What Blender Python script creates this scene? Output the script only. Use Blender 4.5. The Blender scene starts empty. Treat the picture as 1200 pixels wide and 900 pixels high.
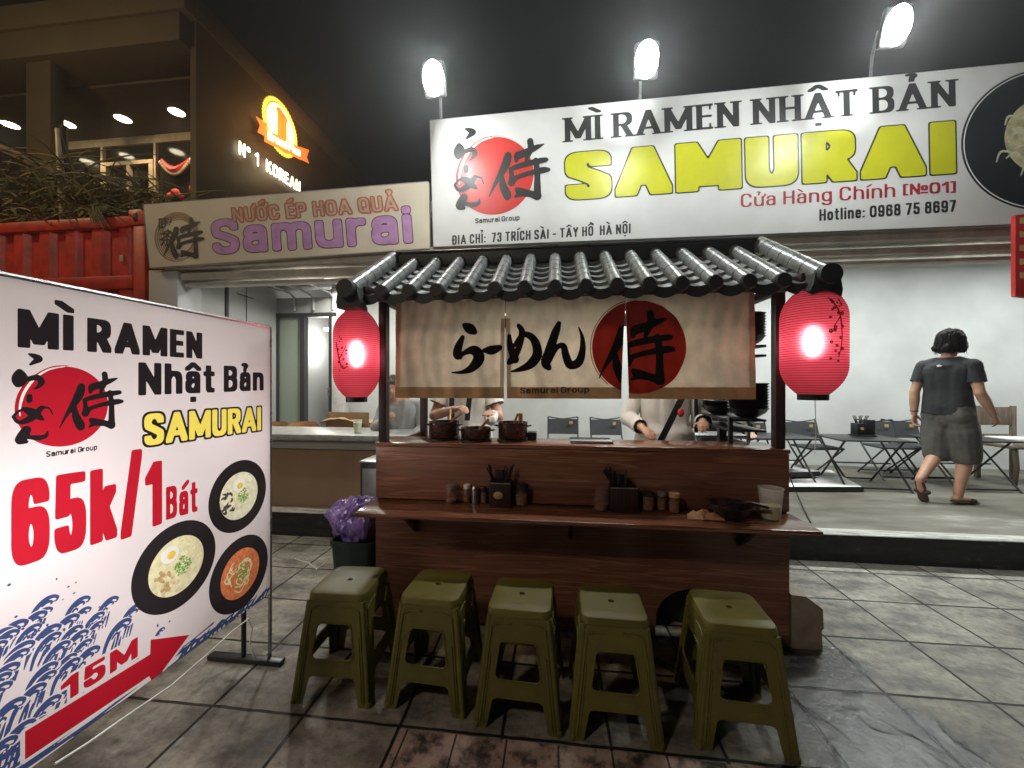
import bpy, bmesh, math, random, unicodedata
import numpy as np
from mathutils import Vector, Matrix, noise

random.seed(7)
PI = math.pi
R = math.radians
scene = bpy.context.scene
COL = scene.collection

# ------------------------------------------------------------------ camera, world, sun, exposure
H = 1.39                      # eye height
HAZE = 0.0038
TH = R(6.5)                   # the camera is turned a little to the left of the street grid
CS, SN = math.cos(TH), math.sin(TH)
cam = bpy.data.cameras.new("camera")
cam.sensor_width = 36.0
cam.lens = 13.5
cam.clip_start = 0.02
cam.clip_end = 400
camo = bpy.data.objects.new("camera", cam)
COL.objects.link(camo)
camo.location = (0, 0, H)
camo.rotation_euler = (R(90), 0, TH)
scene.camera = camo

world = bpy.data.worlds.new("World")
scene.world = world
world.use_nodes = True
wn = world.node_tree
sky = wn.nodes.new("ShaderNodeTexSky")
sky.sky_type = 'NISHITA'
sky.sun_disc = False
sky.sun_elevation = R(-4)
sky.sun_rotation = R(200)
wmix = wn.nodes.new("ShaderNodeMixRGB")
wmix.inputs[0].default_value = 0.12
wmix.inputs[1].default_value = (0.0105, 0.0108, 0.0105, 1)     # lamp-lit night cloud over the city
wtc = wn.nodes.new("ShaderNodeTexCoord")
wns = wn.nodes.new("ShaderNodeTexNoise")
wns.inputs["Scale"].default_value = 2.2
wns.inputs["Detail"].default_value = 6
wn.links.new(wtc.outputs["Generated"], wns.inputs["Vector"])
wrp = wn.nodes.new("ShaderNodeValToRGB")
wrp.color_ramp.elements[0].position, wrp.color_ramp.elements[0].color = .35, (0.0052, 0.0053, 0.0050, 1)
wrp.color_ramp.elements[1].position, wrp.color_ramp.elements[1].color = .68, (0.0135, 0.0138, 0.0130, 1)
wn.links.new(wns.outputs[0], wrp.inputs[0])
wn.links.new(wrp.outputs[0], wmix.inputs[1])
wn.links.new(sky.outputs[0], wmix.inputs[2])
bg = wn.nodes["Background"]
wn.links.new(wmix.outputs[0], bg.inputs[0])
bg.inputs[1].default_value = 0.26

scene.view_settings.view_transform = 'Standard'
scene.view_settings.look = 'None'
scene.view_settings.exposure = 0.0
scene.view_settings.gamma = 1.0
scene.view_settings.use_curve_mapping = False
scene.render.engine = 'CYCLES'
cy = scene.cycles
cy.use_denoising = True
cy.max_bounces = 10
cy.transparent_max_bounces = 12
cy.sample_clamp_indirect = 6.0
cy.caustics_reflective = False
cy.caustics_refractive = False


def lamp(name, kind, loc, power, color=(1, 1, 1), size=0.1, target=None, size_y=None, spot=None, blend=0.3):
    l = bpy.data.lights.new(name, kind)
    l.energy = power
    l.color = color
    if kind == 'AREA':
        l.size = size
        if size_y:
            l.shape = 'RECTANGLE'
            l.size_y = size_y
    else:
        l.shadow_soft_size = size
    if kind == 'SPOT':
        l.spot_size = spot
        l.spot_blend = blend
    o = bpy.data.objects.new(name, l)
    COL.objects.link(o)
    o.location = loc
    if target is not None:
        d = Vector(target) - Vector(loc)
        o.rotation_euler = d.to_track_quat('-Z', 'Y').to_euler()
    return o


WARM = (1.0, 0.72, 0.42)
# ------------------------------------------------------------------ picture -> place helpers (1200 x 900 photo pixels)


def ray(px, py):
    x = (px - 600) / 450.0
    return Vector((x * CS - SN, x * SN + CS, (450 - py) / 450.0))


def PV(px, py, v):
    d = ray(px, py)
    t = v / d.y
    return Vector((d.x * t, v, H + d.z * t))


def PU(px, py, u):
    d = ray(px, py)
    t = u / d.x
    return Vector((u, d.y * t, H + d.z * t))


def PZ(px, py, z):
    d = ray(px, py)
    t = (z - H) / d.z
    return Vector((d.x * t, d.y * t, z))


# ------------------------------------------------------------------ materials
def new_mat(name):
    m = bpy.data.materials.new(name)
    m.use_nodes = True
    nt = m.node_tree
    return m, nt, nt.nodes["Principled BSDF"]


def N(nt, kind, **kw):
    n = nt.nodes.new(kind)
    for k, v in kw.items():
        setattr(n, k, v)
    return n


def ramp(nt, fac, stops):
    r = nt.nodes.new("ShaderNodeValToRGB")
    e = r.color_ramp.elements
    e[0].position, e[0].color = stops[0][0], (*stops[0][1], 1)
    e[1].position, e[1].color = stops[-1][0], (*stops[-1][1], 1)
    for p, c in stops[1:-1]:
        k = e.new(p)
        k.color = (*c, 1)
    nt.links.new(fac, r.inputs[0])
    return r


def coords(nt, scale=(1, 1, 1), loc=(0, 0, 0)):
    tc = nt.nodes.new("ShaderNodeTexCoord")
    mp = nt.nodes.new("ShaderNodeMapping")
    mp.inputs["Scale"].default_value = scale
    mp.inputs["Location"].default_value = loc
    nt.links.new(tc.outputs["Object"], mp.inputs[0])
    return mp.outputs[0]


def noise_tex(nt, vec, scale, detail=4, rough=0.55):
    n = nt.nodes.new("ShaderNodeTexNoise")
    n.inputs["Scale"].default_value = scale
    n.inputs["Detail"].default_value = detail
    n.inputs["Roughness"].default_value = rough
    nt.links.new(vec, n.inputs["Vector"])
    return n.outputs[0]


def bump(nt, bsdf, height, strength=0.2, dist=0.01):
    b = nt.nodes.new("ShaderNodeBump")
    b.inputs["Strength"].default_value = strength
    b.inputs["Distance"].default_value = dist
    nt.links.new(height, b.inputs["Height"])
    nt.links.new(b.outputs[0], bsdf.inputs["Normal"])
    return b


def mat(name, c, rough=0.5, metal=0.0, var=0.18, scale=9.0, bmp=0.0, bscale=60.0, spec=0.5, stretch=(1, 1, 1), rvar=0.12):
    m, nt, b = new_mat(name)
    vec = coords(nt, stretch)
    n = noise_tex(nt, vec, scale)
    lo = tuple(x * (1 - var) for x in c)
    hi = tuple(min(1, x * (1 + var)) for x in c)
    r = ramp(nt, n, [(0.3, lo), (0.7, hi)])
    nt.links.new(r.outputs[0], b.inputs["Base Color"])
    rr = N(nt, "ShaderNodeMapRange")
    rr.inputs["To Min"].default_value = max(0.02, rough - rvar)
    rr.inputs["To Max"].default_value = min(1, rough + rvar)
    nt.links.new(noise_tex(nt, vec, scale * 2.3), rr.inputs[0])
    nt.links.new(rr.outputs[0], b.inputs["Roughness"])
    b.inputs["Metallic"].default_value = metal
    b.inputs["Specular IOR Level"].default_value = spec
    if bmp:
        bump(nt, b, noise_tex(nt, vec, bscale), bmp, 0.004)
    return m


def emit(name, c, s):
    m, nt, b = new_mat(name)
    b.inputs["Base Color"].default_value = (*c, 1)
    b.inputs["Emission Color"].default_value = (*c, 1)
    b.inputs["Emission Strength"].default_value = s
    return m


def wood_mat(name, dark, light, axis='x', scale=1.0, rough=0.35, bmp=0.05):
    m, nt, b = new_mat(name)
    st = {'x': (0.38, 8, 8), 'y': (8, 0.38, 8), 'z': (8, 8, 0.38)}[axis]
    vec = coords(nt, tuple(s * scale for s in st))
    n1 = noise_tex(nt, vec, 2.0, 4, 0.5)
    st2 = {'x': (2, 60, 60), 'y': (60, 2, 60), 'z': (60, 60, 2)}[axis]
    n2 = noise_tex(nt, coords(nt, tuple(s * scale for s in st2)), 1.5, 3)
    mx = N(nt, "ShaderNodeMix", data_type='FLOAT')
    mx.inputs[0].default_value = 0.13
    nt.links.new(n1, mx.inputs[2])
    nt.links.new(n2, mx.inputs[3])
    mid = tuple((a + c) / 2 for a, c in zip(dark, light))
    r = ramp(nt, mx.outputs[0], [(0.36, dark), (0.455, mid), (0.475, tuple(x * 1.15 for x in dark)), (0.53, mid), (0.55, light), (0.57, tuple(x * 1.2 for x in dark)), (0.66, mid)])
    nt.links.new(r.outputs[0], b.inputs["Base Color"])
    b.inputs["Roughness"].default_value = rough
    bump(nt, b, mx.outputs[0], bmp, 0.003)
    return m


def clear_glass(name, c, alpha, rough):
    m, nt, b = new_mat(name)
    b.inputs["Base Color"].default_value = (*c, 1)
    b.inputs["Alpha"].default_value = alpha
    b.inputs["Roughness"].default_value = rough
    b.inputs["Specular IOR Level"].default_value = 1.0
    return m


def cloth_mat(name, c, trans=0.35, var=0.12, scale=14, weave=0.0, rough=0.9):
    """thin fabric / paper: part diffuse, part translucent"""
    m, nt, b = new_mat(name)
    nt.nodes.remove(b)
    out = nt.nodes["Material Output"]
    vec = coords(nt)
    n = noise_tex(nt, vec, scale, 5)
    r = ramp(nt, n, [(0.3, tuple(x * (1 - var) for x in c)), (0.7, tuple(min(1, x * (1 + var)) for x in c))])
    d = nt.nodes.new("ShaderNodeBsdfDiffuse")
    t = nt.nodes.new("ShaderNodeBsdfTranslucent")
    nt.links.new(r.outputs[0], d.inputs[0])
    nt.links.new(r.outputs[0], t.inputs[0])
    mx = nt.nodes.new("ShaderNodeMixShader")
    mx.inputs[0].default_value = trans
    nt.links.new(d.outputs[0], mx.inputs[1])
    nt.links.new(t.outputs[0], mx.inputs[2])
    nt.links.new(mx.outputs[0], out.inputs[0])
    if weave:
        bb = nt.nodes.new("ShaderNodeBump")
        bb.inputs["Strength"].default_value = weave
        bb.inputs["Distance"].default_value = 0.004
        nt.links.new(noise_tex(nt, vec, 90, 3), bb.inputs["Height"])
        nt.links.new(bb.outputs[0], d.inputs["Normal"])
    return m


def glass_mat(name, c=(0.9, 0.9, 0.88), rough=0.05, ior=1.45):
    m, nt, b = new_mat(name)
    b.inputs["Base Color"].default_value = (*c, 1)
    b.inputs["Transmission Weight"].default_value = 1.0
    b.inputs["Roughness"].default_value = rough
    b.inputs["IOR"].default_value = ior
    return m


M = {}
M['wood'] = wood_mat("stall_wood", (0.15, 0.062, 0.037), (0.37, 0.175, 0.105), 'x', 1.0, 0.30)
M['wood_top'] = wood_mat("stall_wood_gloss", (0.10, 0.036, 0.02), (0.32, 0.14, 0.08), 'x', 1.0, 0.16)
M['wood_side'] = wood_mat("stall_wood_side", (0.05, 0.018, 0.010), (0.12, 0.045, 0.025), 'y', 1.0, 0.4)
M['post'] = mat("post_brown", (0.028, 0.012, 0.010), 0.5)
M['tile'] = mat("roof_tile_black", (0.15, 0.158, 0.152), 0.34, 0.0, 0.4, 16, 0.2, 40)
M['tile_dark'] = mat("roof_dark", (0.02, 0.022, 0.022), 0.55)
M['black'] = mat("black_plastic", (0.012, 0.012, 0.013), 0.4)
M['blackm'] = mat("black_metal", (0.016, 0.016, 0.017), 0.38)
M['steel'] = mat("steel", (0.42, 0.42, 0.41), 0.3, 0.9, 0.15, 6)
M['grey_metal'] = mat("grey_metal", (0.28, 0.28, 0.28), 0.4, 0.6)
M['copper'] = mat("hammered_copper", (0.10, 0.058, 0.045), 0.28, 0.85, 0.35, 30, 0.7, 55)
M['glass'] = clear_glass("jar_glass", (.30, .22, .17), .17, .05)
def m_stool():
    m, nt, b = new_mat("olive_plastic")
    vec = coords(nt)
    oi = nt.nodes.new("ShaderNodeObjectInfo")
    hs = nt.nodes.new("ShaderNodeHueSaturation")
    mr = nt.nodes.new("ShaderNodeMapRange")
    mr.inputs["To Min"].default_value = .86
    mr.inputs["To Max"].default_value = 1.12
    nt.links.new(oi.outputs["Random"], mr.inputs[0])
    nt.links.new(mr.outputs[0], hs.inputs["Value"])
    n = noise_tex(nt, vec, 11, 8, .7)
    r = ramp(nt, n, [(.30, (.085, .078, .02)), (.42, (.142, .135, .028)), (.6, (.158, .152, .032)), (.72, (.21, .2, .07))])
    nt.links.new(r.outputs[0], hs.inputs["Color"])
    nt.links.new(hs.outputs[0], b.inputs["Base Color"])
    st = noise_tex(nt, coords(nt, (1, 1, .12)), 60, 3, .6)
    rr = nt.nodes.new("ShaderNodeMapRange")
    rr.inputs["To Min"].default_value = .36
    rr.inputs["To Max"].default_value = .66
    nt.links.new(n, rr.inputs[0])
    nt.links.new(rr.outputs[0], b.inputs["Roughness"])
    bump(nt, b, st, .06, .002)
    return m


M['stool'] = m_stool()
M['white'] = mat("white_paint", (0.72, 0.72, 0.70), 0.6)
M['wall'] = mat("wall_plaster", (0.60, 0.61, 0.60), 0.75, 0, 0.13, 1.3, 0.25, 70)
M['greywall'] = mat("grey_panel", (0.36, 0.37, 0.37), 0.6, 0, 0.06, 2)
M['beam'] = mat("dirty_beam", (0.5, 0.48, 0.43), 0.8, 0, 0.25, 5, 0.3, 30)
M['frame'] = mat("dark_frame", (0.03, 0.03, 0.032), 0.4)
M['greenglass'] = mat("frosted_pane", (0.30, 0.36, 0.30), 0.15, 0, 0.06, 1.3)
M['ply'] = wood_mat("chair_ply", (0.38, 0.2, 0.07), (0.55, 0.33, 0.14), 'x', 1.5, 0.4)
M['card'] = mat("cardboard", (0.34, 0.22, 0.12), 0.85)
M['beige'] = mat("beige_panel", (0.30, 0.20, 0.13), 0.6, 0, 0.08, 2)
M['stone'] = mat("grey_stone_top", (0.33, 0.33, 0.31), 0.35, 0, 0.3, 18)
M['skin'] = mat("skin", (0.48, 0.27, 0.18), 0.5, 0, 0.1, 12)
M['hair'] = mat("hair", (0.011, 0.009, 0.008), 0.7, 0, 0.4, 60, 0.5, 150, 0.12)
M['hairb'] = mat("hair_brown", (0.075, 0.05, 0.035), 0.45, 0, 0.4, 60, 0.5, 150)
M['eye'] = mat("eye_dark", (0.02, 0.014, 0.012), 0.2)
M['lip'] = mat("lip", (0.36, 0.14, 0.11), 0.5)
M['tee_black'] = mat("tee_black", (0.018, 0.019, 0.022), 0.9, 0, 0.2, 20, 0.15, 90)
M['short_grey'] = mat("shorts_grey", (0.085, 0.083, 0.078), 0.9, 0, 0.2, 20, 0.15, 90)
M['shirt_white'] = mat("shirt_white", (0.58, 0.55, 0.5), 0.9, 0, 0.08, 9, 0.2, 40)
M['shirt_grey'] = mat("shirt_grey", (0.30, 0.30, 0.29), 0.9, 0, 0.12, 9, 0.2, 40)
M['sandal'] = mat("sandal", (0.06, 0.035, 0.022), 0.7)
M['glove'] = mat("thin_glove", (0.6, 0.58, 0.55), 0.35)
M['liquid'] = mat("green_tea", (0.62, 0.68, 0.22), 0.2)
def m_bag():
    m, nt, b = new_mat("purple_bag")
    vec = coords(nt, (1, 1, .55))
    v = nt.nodes.new("ShaderNodeTexVoronoi")
    v.feature = 'DISTANCE_TO_EDGE'
    v.inputs["Scale"].default_value = 17
    w = nt.nodes.new("ShaderNodeTexNoise")
    w.inputs["Scale"].default_value = 9
    nt.links.new(vec, w.inputs["Vector"])
    ad = nt.nodes.new("ShaderNodeVectorMath")
    ad.operation = 'MULTIPLY_ADD'
    ad.inputs[1].default_value = (.13, .13, .13)
    nt.links.new(w.outputs["Color"], ad.inputs[0])
    nt.links.new(vec, ad.inputs[2])
    nt.links.new(ad.outputs[0], v.inputs["Vector"])
    r = ramp(nt, noise_tex(nt, vec, 8, 4), [(.3, (.10, .055, .21)), (.7, (.26, .17, .42))])
    nt.links.new(r.outputs[0], b.inputs["Base Color"])
    b.inputs["Roughness"].default_value = .22
    bump(nt, b, v.outputs["Distance"], .9, .03)
    return m


M['purple'] = m_bag()
M['bin'] = mat("bin_green", (0.012, 0.028, 0.02), 0.45)
M['napkin'] = mat("napkin", (0.66, 0.36, 0.20), 0.8)
M['spice'] = mat("spice", (0.28, 0.12, 0.05), 0.8, 0, 0.5, 90)
M['container'] = mat("container_red", (0.50, 0.035, 0.022), 0.45, 0, 0.3, 6, 0.1, 30)
M['concrete'] = mat("concrete_block", (0.34, 0.29, 0.23), 0.9, 0, 0.2, 14, 0.4, 40)
M['shopdark'] = mat("dark_cladding", (0.055, 0.042, 0.032), 0.6, 0, 0.15, 1.2)
M['bldg'] = mat("building_render", (0.075, 0.058, 0.038), 0.8, 0, 0.12, 1.5)
M['bldg2'] = mat("building_soffit", (0.06, 0.048, 0.033), 0.8, 0, 0.12, 1.5)
M['tower'] = mat("tower_render", (0.16, 0.16, 0.155), 0.9, 0, 0.3, 0.25)
M['winglass'] = mat("night_glass", (0.02, 0.018, 0.016), 0.08)
M['cream'] = mat("cream_frame", (0.45, 0.38, 0.27), 0.5)
def m_twig():
    m, nt, b = new_mat("dry_twig")
    vec = coords(nt)
    r = ramp(nt, noise_tex(nt, vec, 5, 5, .7), [(.32, (.09, .07, .03)), (.48, (.22, .17, .075)), (.56, (.12, .15, .045)), (.7, (.34, .27, .12))])
    nt.links.new(r.outputs[0], b.inputs["Base Color"])
    b.inputs["Roughness"].default_value = .85
    return m


M['twig'] = m_twig()
M['stalk'] = mat("pale_stalk", (0.36, 0.30, 0.18), 0.8, 0, 0.3, 9)
M['cordw'] = mat("white_cord", (0.75, 0.74, 0.70), 0.5)
M['floorcord'] = M['black']
M['oldwood'] = wood_mat("old_chair_wood", (0.09, 0.06, 0.045), (0.2, 0.15, 0.115), 'z', 1.2, 0.7)
M['paperwhite'] = mat("paper_white", (0.7, 0.69, 0.66), 0.8)
M['redprint'] = mat("red_print", (0.5, 0.03, 0.03), 0.6)
M['alu'] = mat("aluminium_rail", (.46, .46, .45), .4)
M['gold'] = mat("gold_tag", (0.55, 0.38, 0.16), 0.4)
# printed inks on the lit (reflective) signs
M['ink'] = mat("ink_black", (0.022, 0.023, 0.022), 0.45)
M['ink_red'] = mat("ink_red", (0.52, 0.035, 0.026), 0.4, 0, 0.05)
M['ink_dred'] = mat("ink_dark_red", (0.34, 0.02, 0.035), 0.45)
M['ink_yel'] = mat("ink_yellow", (0.50, 0.50, 0.014), 0.4, 0, 0.05)
M['ink_white'] = mat("ink_white", (0.75, 0.74, 0.72), 0.5)
M['ink_pink'] = mat("ink_mauve", (0.42, 0.22, 0.44), 0.45)
M['ink_brown'] = mat("ink_brown", (0.36, 0.125, 0.06), 0.45)
M['ink_tan'] = mat("ink_tan", (0.46, 0.30, 0.24), 0.45)
M['ink_plum'] = mat("ink_plum", (0.10, 0.03, 0.07), 0.45)
M['sign_white'] = mat("sign_vinyl", (0.62, 0.62, 0.60), 0.38, 0, 0.09, 2.2, 0.5, 3.5)
M['sign_cream'] = mat("sign_vinyl_cream", (0.55, 0.49, 0.38), 0.4, 0, 0.10, 2.2, 0.5, 3.5)
M['soup'] = mat("printed_soup", (0.55, 0.50, 0.30), 0.5, 0, 0.4, 14)
# backlit banner inks
TR = 0.55
M['bn_white'] = cloth_mat("banner_fabric", (0.80, 0.73, 0.74), TR, 0.03, 5)
M['bn_black'] = cloth_mat("banner_black", (0.035, 0.026, 0.030), 0.2, 0.05)
M['bn_red'] = cloth_mat("banner_red", (0.50, 0.014, 0.03), TR, 0.03)
M['bn_yel'] = cloth_mat("banner_yellow", (0.95, 0.80, 0.14), TR, 0.03)
M['bn_blue'] = cloth_mat("banner_blue", (0.05, 0.08, 0.21), 0.6, 0.1)
M['bn_ink'] = cloth_mat("banner_dark_bowl", (0.045, 0.036, 0.040), 0.25, 0.1)
M['bn_soup'] = cloth_mat("banner_soup", (0.85, 0.80, 0.50), TR, 0.2, 40)
M['bn_soup2'] = cloth_mat("banner_broth", (0.88, 0.86, 0.62), TR, 0.2, 40)
M['bn_soup3'] = cloth_mat("banner_chili", (0.85, 0.25, 0.10), TR, 0.3, 60)
M['bn_egg'] = cloth_mat("banner_egg", (0.95, 0.93, 0.88), TR, 0.04)
M['bn_yolk'] = cloth_mat("banner_yolk", (0.95, 0.66, 0.10), TR, 0.15, 60)
M['bn_green'] = cloth_mat("banner_green", (0.16, 0.42, 0.08), TR, 0.4, 90)
M['bn_noodle'] = cloth_mat("banner_noodle", (0.95, 0.86, 0.50), TR, 0.2, 60)
M['bn_meat'] = cloth_mat("banner_meat", (0.78, 0.62, 0.36), TR, 0.3, 60)
M['bn_meat2'] = cloth_mat("banner_meat_dark", (0.55, 0.38, 0.17), 0.6, 0.3, 60)
M['bn_green2'] = cloth_mat("banner_green_pale", (0.42, 0.62, 0.18), 0.6, 0.3, 90)
M['bn_fungus'] = cloth_mat("banner_fungus", (0.10, 0.08, 0.09), 0.5, 0.3, 60)
# curtain
M['noren'] = cloth_mat("noren_linen", (0.78, 0.67, 0.51), 0.34, 0.2, 7, 0.6)
M['noren_edge'] = cloth_mat("noren_hem", (0.50, 0.33, 0.19), 0.25, 0.16, 10, 0.35)
M['noren_side'] = cloth_mat("noren_selvedge", (0.66, 0.53, 0.38), 0.22, 0.2, 7, 0.5)
M['noren_red'] = cloth_mat("noren_red", (0.44, 0.035, 0.022), 0.25, 0.12, 10, 0.3)
M['noren_black'] = cloth_mat("noren_black", (0.012, 0.010, 0.010), 0.05, 0.1)
M['noren_grey'] = cloth_mat("noren_grey", (0.11, 0.085, 0.065), 0.1, 0.1)


# ------------------------------------------------------------------ mesh builder
def origin(o):
    p = Vector((0, 0, 0))
    while o is not None:
        p += Vector(o.location)
        o = o.parent
    return p


class MB:
    def __init__(s):
        s.v, s.f = [], []

    def add(s, vs, fs):
        k = len(s.v)
        s.v += [tuple(p) for p in vs]
        s.f += [tuple(i + k for i in f) for f in fs]
        return s

    def bm(s, b, mtx=None):
        b.verts.index_update()
        return s.add([(mtx @ v.co if mtx else v.co) for v in b.verts], [[v.index for v in f.verts] for f in b.faces])

    def box(s, x0, x1, y0, y1, z0, z1, bev=0.0, mtx=None, seg=2):
        b = bmesh.new()
        bmesh.ops.create_cube(b, size=1)
        for v in b.verts:
            v.co = Vector(((x0 + x1) / 2 + v.co.x * (x1 - x0), (y0 + y1) / 2 + v.co.y * (y1 - y0), (z0 + z1) / 2 + v.co.z * (z1 - z0)))
        if bev:
            bmesh.ops.bevel(b, geom=b.edges[:], offset=bev, segments=seg, affect='EDGES', profile=0.5)
        s.bm(b, mtx)
        b.free()
        return s

    def tube(s, pts, r, n=8, caps=True, closed=False):
        pts = [Vector(p) for p in pts]
        m = len(pts)
        rs = r if isinstance(r, (list, tuple)) else [r] * m
        vs, fs = [], []
        up = None
        for i, p in enumerate(pts):
            if closed:
                t = pts[(i + 1) % m] - pts[i - 1]
            else:
                t = pts[min(i + 1, m - 1)] - pts[max(i - 1, 0)]
            if t.length < 1e-9:
                t = Vector((0, 0, 1))
            t.normalize()
            if up is None:
                up = t.orthogonal().normalized()
            up = (up - t * up.dot(t))
            up = up.normalized() if up.length > 1e-6 else t.orthogonal().normalized()
            w = t.cross(up)
            for k in range(n):
                a = 2 * PI * k / n
                vs.append(p + (up * math.cos(a) + w * math.sin(a)) * rs[i])
        for i in range(m if closed else m - 1):
            j = (i + 1) % m
            for k in range(n):
                fs.append((i * n + k, i * n + (k + 1) % n, j * n + (k + 1) % n, j * n + k))
        if caps and not closed:
            fs.append(tuple(range(n - 1, -1, -1)))
            fs.append(tuple(range((m - 1) * n, m * n)))
        return s.add(vs, fs)

    def lathe(s, prof, c=(0, 0, 0), n=24, mtx=None, caps=True):
        vs, fs = [], []
        m = len(prof)
        for r, z in prof:
            for k in range(n):
                a = 2 * PI * k / n
                p = Vector((r * math.cos(a), r * math.sin(a), z))
                if mtx:
                    p = mtx @ p
                vs.append(p + Vector(c))
        for i in range(m - 1):
            for k in range(n):
                fs.append((i * n + k, i * n + (k + 1) % n, (i + 1) * n + (k + 1) % n, (i + 1) * n + k))
        if caps:
            fs.append(tuple(range(n - 1, -1, -1)))
            fs.append(tuple(range((m - 1) * n, m * n)))
        return s.add(vs, fs)

    def ell(s, c, rx, ry, rz, n=16, m=10, mtx=None):
        vs, fs = [], []
        for i in range(m + 1):
            t = PI * i / m
            for k in range(n):
                a = 2 * PI * k / n
                p = Vector((rx * math.sin(t) * math.cos(a), ry * math.sin(t) * math.sin(a), -rz * math.cos(t)))
                if mtx:
                    p = mtx @ p
                vs.append(p + Vector(c))
        for i in range(m):
            for k in range(n):
                fs.append((i * n + k, i * n + (k + 1) % n, (i + 1) * n + (k + 1) % n, (i + 1) * n + k))
        return s.add(vs, fs)

    def cap(s, a, b, ra, rb, fl=1.0, ax=(0, 1, 0), n=14):
        """tapered capsule from a to b, flattened by fl along ax"""
        a, b = Vector(a), Vector(b)
        d = (b - a)
        L = d.length
        d = d.normalized() if L > 1e-6 else Vector((0, 0, 1))
        ax = Vector(ax)
        w = ax - d * ax.dot(d)
        w = w.normalized() if w.length > 1e-4 else d.orthogonal().normalized()
        u = d.cross(w)
        rings = []
        for i in range(5):
            t = -PI / 2 + PI / 2 * i / 4
            rings.append((a + d * (math.sin(t) * ra), max(1e-4, ra * math.cos(t))))
        for i in range(5):
            t = PI / 2 * i / 4
            rings.append((b + d * (math.sin(t) * rb), max(1e-4, rb * math.cos(t))))
        vs, fs = [], []
        for c, r in rings:
            for k in range(n):
                an = 2 * PI * k / n
                vs.append(c + u * (math.cos(an) * r) + w * (math.sin(an) * r * fl))
        for i in range(len(rings) - 1):
            for k in range(n):
                fs.append((i * n + k, i * n + (k + 1) % n, (i + 1) * n + (k + 1) % n, (i + 1) * n + k))
        fs.append(tuple(range(n - 1, -1, -1)))
        fs.append(tuple(range((len(rings) - 1) * n, len(rings) * n)))
        return s.add(vs, fs)

    def prism(s, poly, fn, d0, d1):
        """poly = list of 2-D points, fn(a, b, d) -> 3-D"""
        n = len(poly)
        vs = [fn(a, b, d0) for a, b in poly] + [fn(a, b, d1) for a, b in poly]
        fs = [tuple(range(n - 1, -1, -1)), tuple(range(n, 2 * n))]
        fs += [(i, (i + 1) % n, n + (i + 1) % n, n + i) for i in range(n)]
        return s.add(vs, fs)

    def grid(s, fn, nu, nv):
        vs = [fn(i / nu, j / nv) for j in range(nv + 1) for i in range(nu + 1)]
        w = nu + 1
        fs = [(j * w + i, j * w + i + 1, (j + 1) * w + i + 1, (j + 1) * w + i) for j in range(nv) for i in range(nu)]
        return s.add(vs, fs)

    def build(s, name, m, parent=None, local=False, angle=40, recalc=True):
        me = bpy.data.meshes.new(name)
        o0 = Vector((0, 0, 0)) if (local or parent is None) else origin(parent)
        me.from_pydata([Vector(p) - o0 for p in s.v], [], s.f)
        if recalc:
            b = bmesh.new()
            b.from_mesh(me)
            bmesh.ops.recalc_face_normals(b, faces=b.faces)
            b.to_mesh(me)
            b.free()
        me.materials.append(m if not isinstance(m, str) else M[m])
        if angle:
            me.shade_smooth()
            me.set_sharp_from_angle(angle=R(angle))
        me.update()
        o = bpy.data.objects.new(name, me)
        COL.objects.link(o)
        if parent is not None:
            o.parent = parent
        return o


def tag(o, label, cat, group=None, kind=None):
    if label:
        o['label'] = label
    if cat:
        o['category'] = cat
    if group:
        o['group'] = group
    if kind:
        o['kind'] = kind
    return o


def thing(name, label, cat, loc=(0, 0, 0), rz=0, group=None):
    o = bpy.data.objects.new(name, None)
    o.empty_display_size = 0.1
    COL.objects.link(o)
    o.location = loc
    o.rotation_euler = (0, 0, rz)
    return tag(o, label, cat, group)


def dup(o, parent=None, loc=None, rz=None, label=None, scale=None):
    c = o.copy()
    COL.objects.link(c)
    if parent is not None:
        c.parent = parent
    for ch in [x for x in o.children]:
        dup(ch, c)
    if loc is not None:
        c.location = loc
    if rz is not None:
        c.rotation_euler = (0, 0, rz)
    if label:
        c['label'] = label
    if scale:
        c.scale = scale
    return c


def struct(name, mb, m, **kw):
    o = mb.build(name, m, **kw)
    o['kind'] = 'structure'
    return o


# ------------------------------------------------------------------ lettering engine: brushed skeletons -> contour meshes
def el(cx, cy, rx, ry, a0, a1, n=18, p=2.5):
    out = []
    for i in range(n + 1):
        a = R(a0 + (a1 - a0) * i / n)
        c, s = math.cos(a), math.sin(a)
        out.append((cx + rx * math.copysign(abs(c) ** (2 / p), c), cy + ry * math.copysign(abs(s) ** (2 / p), s)))
    return out


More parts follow.
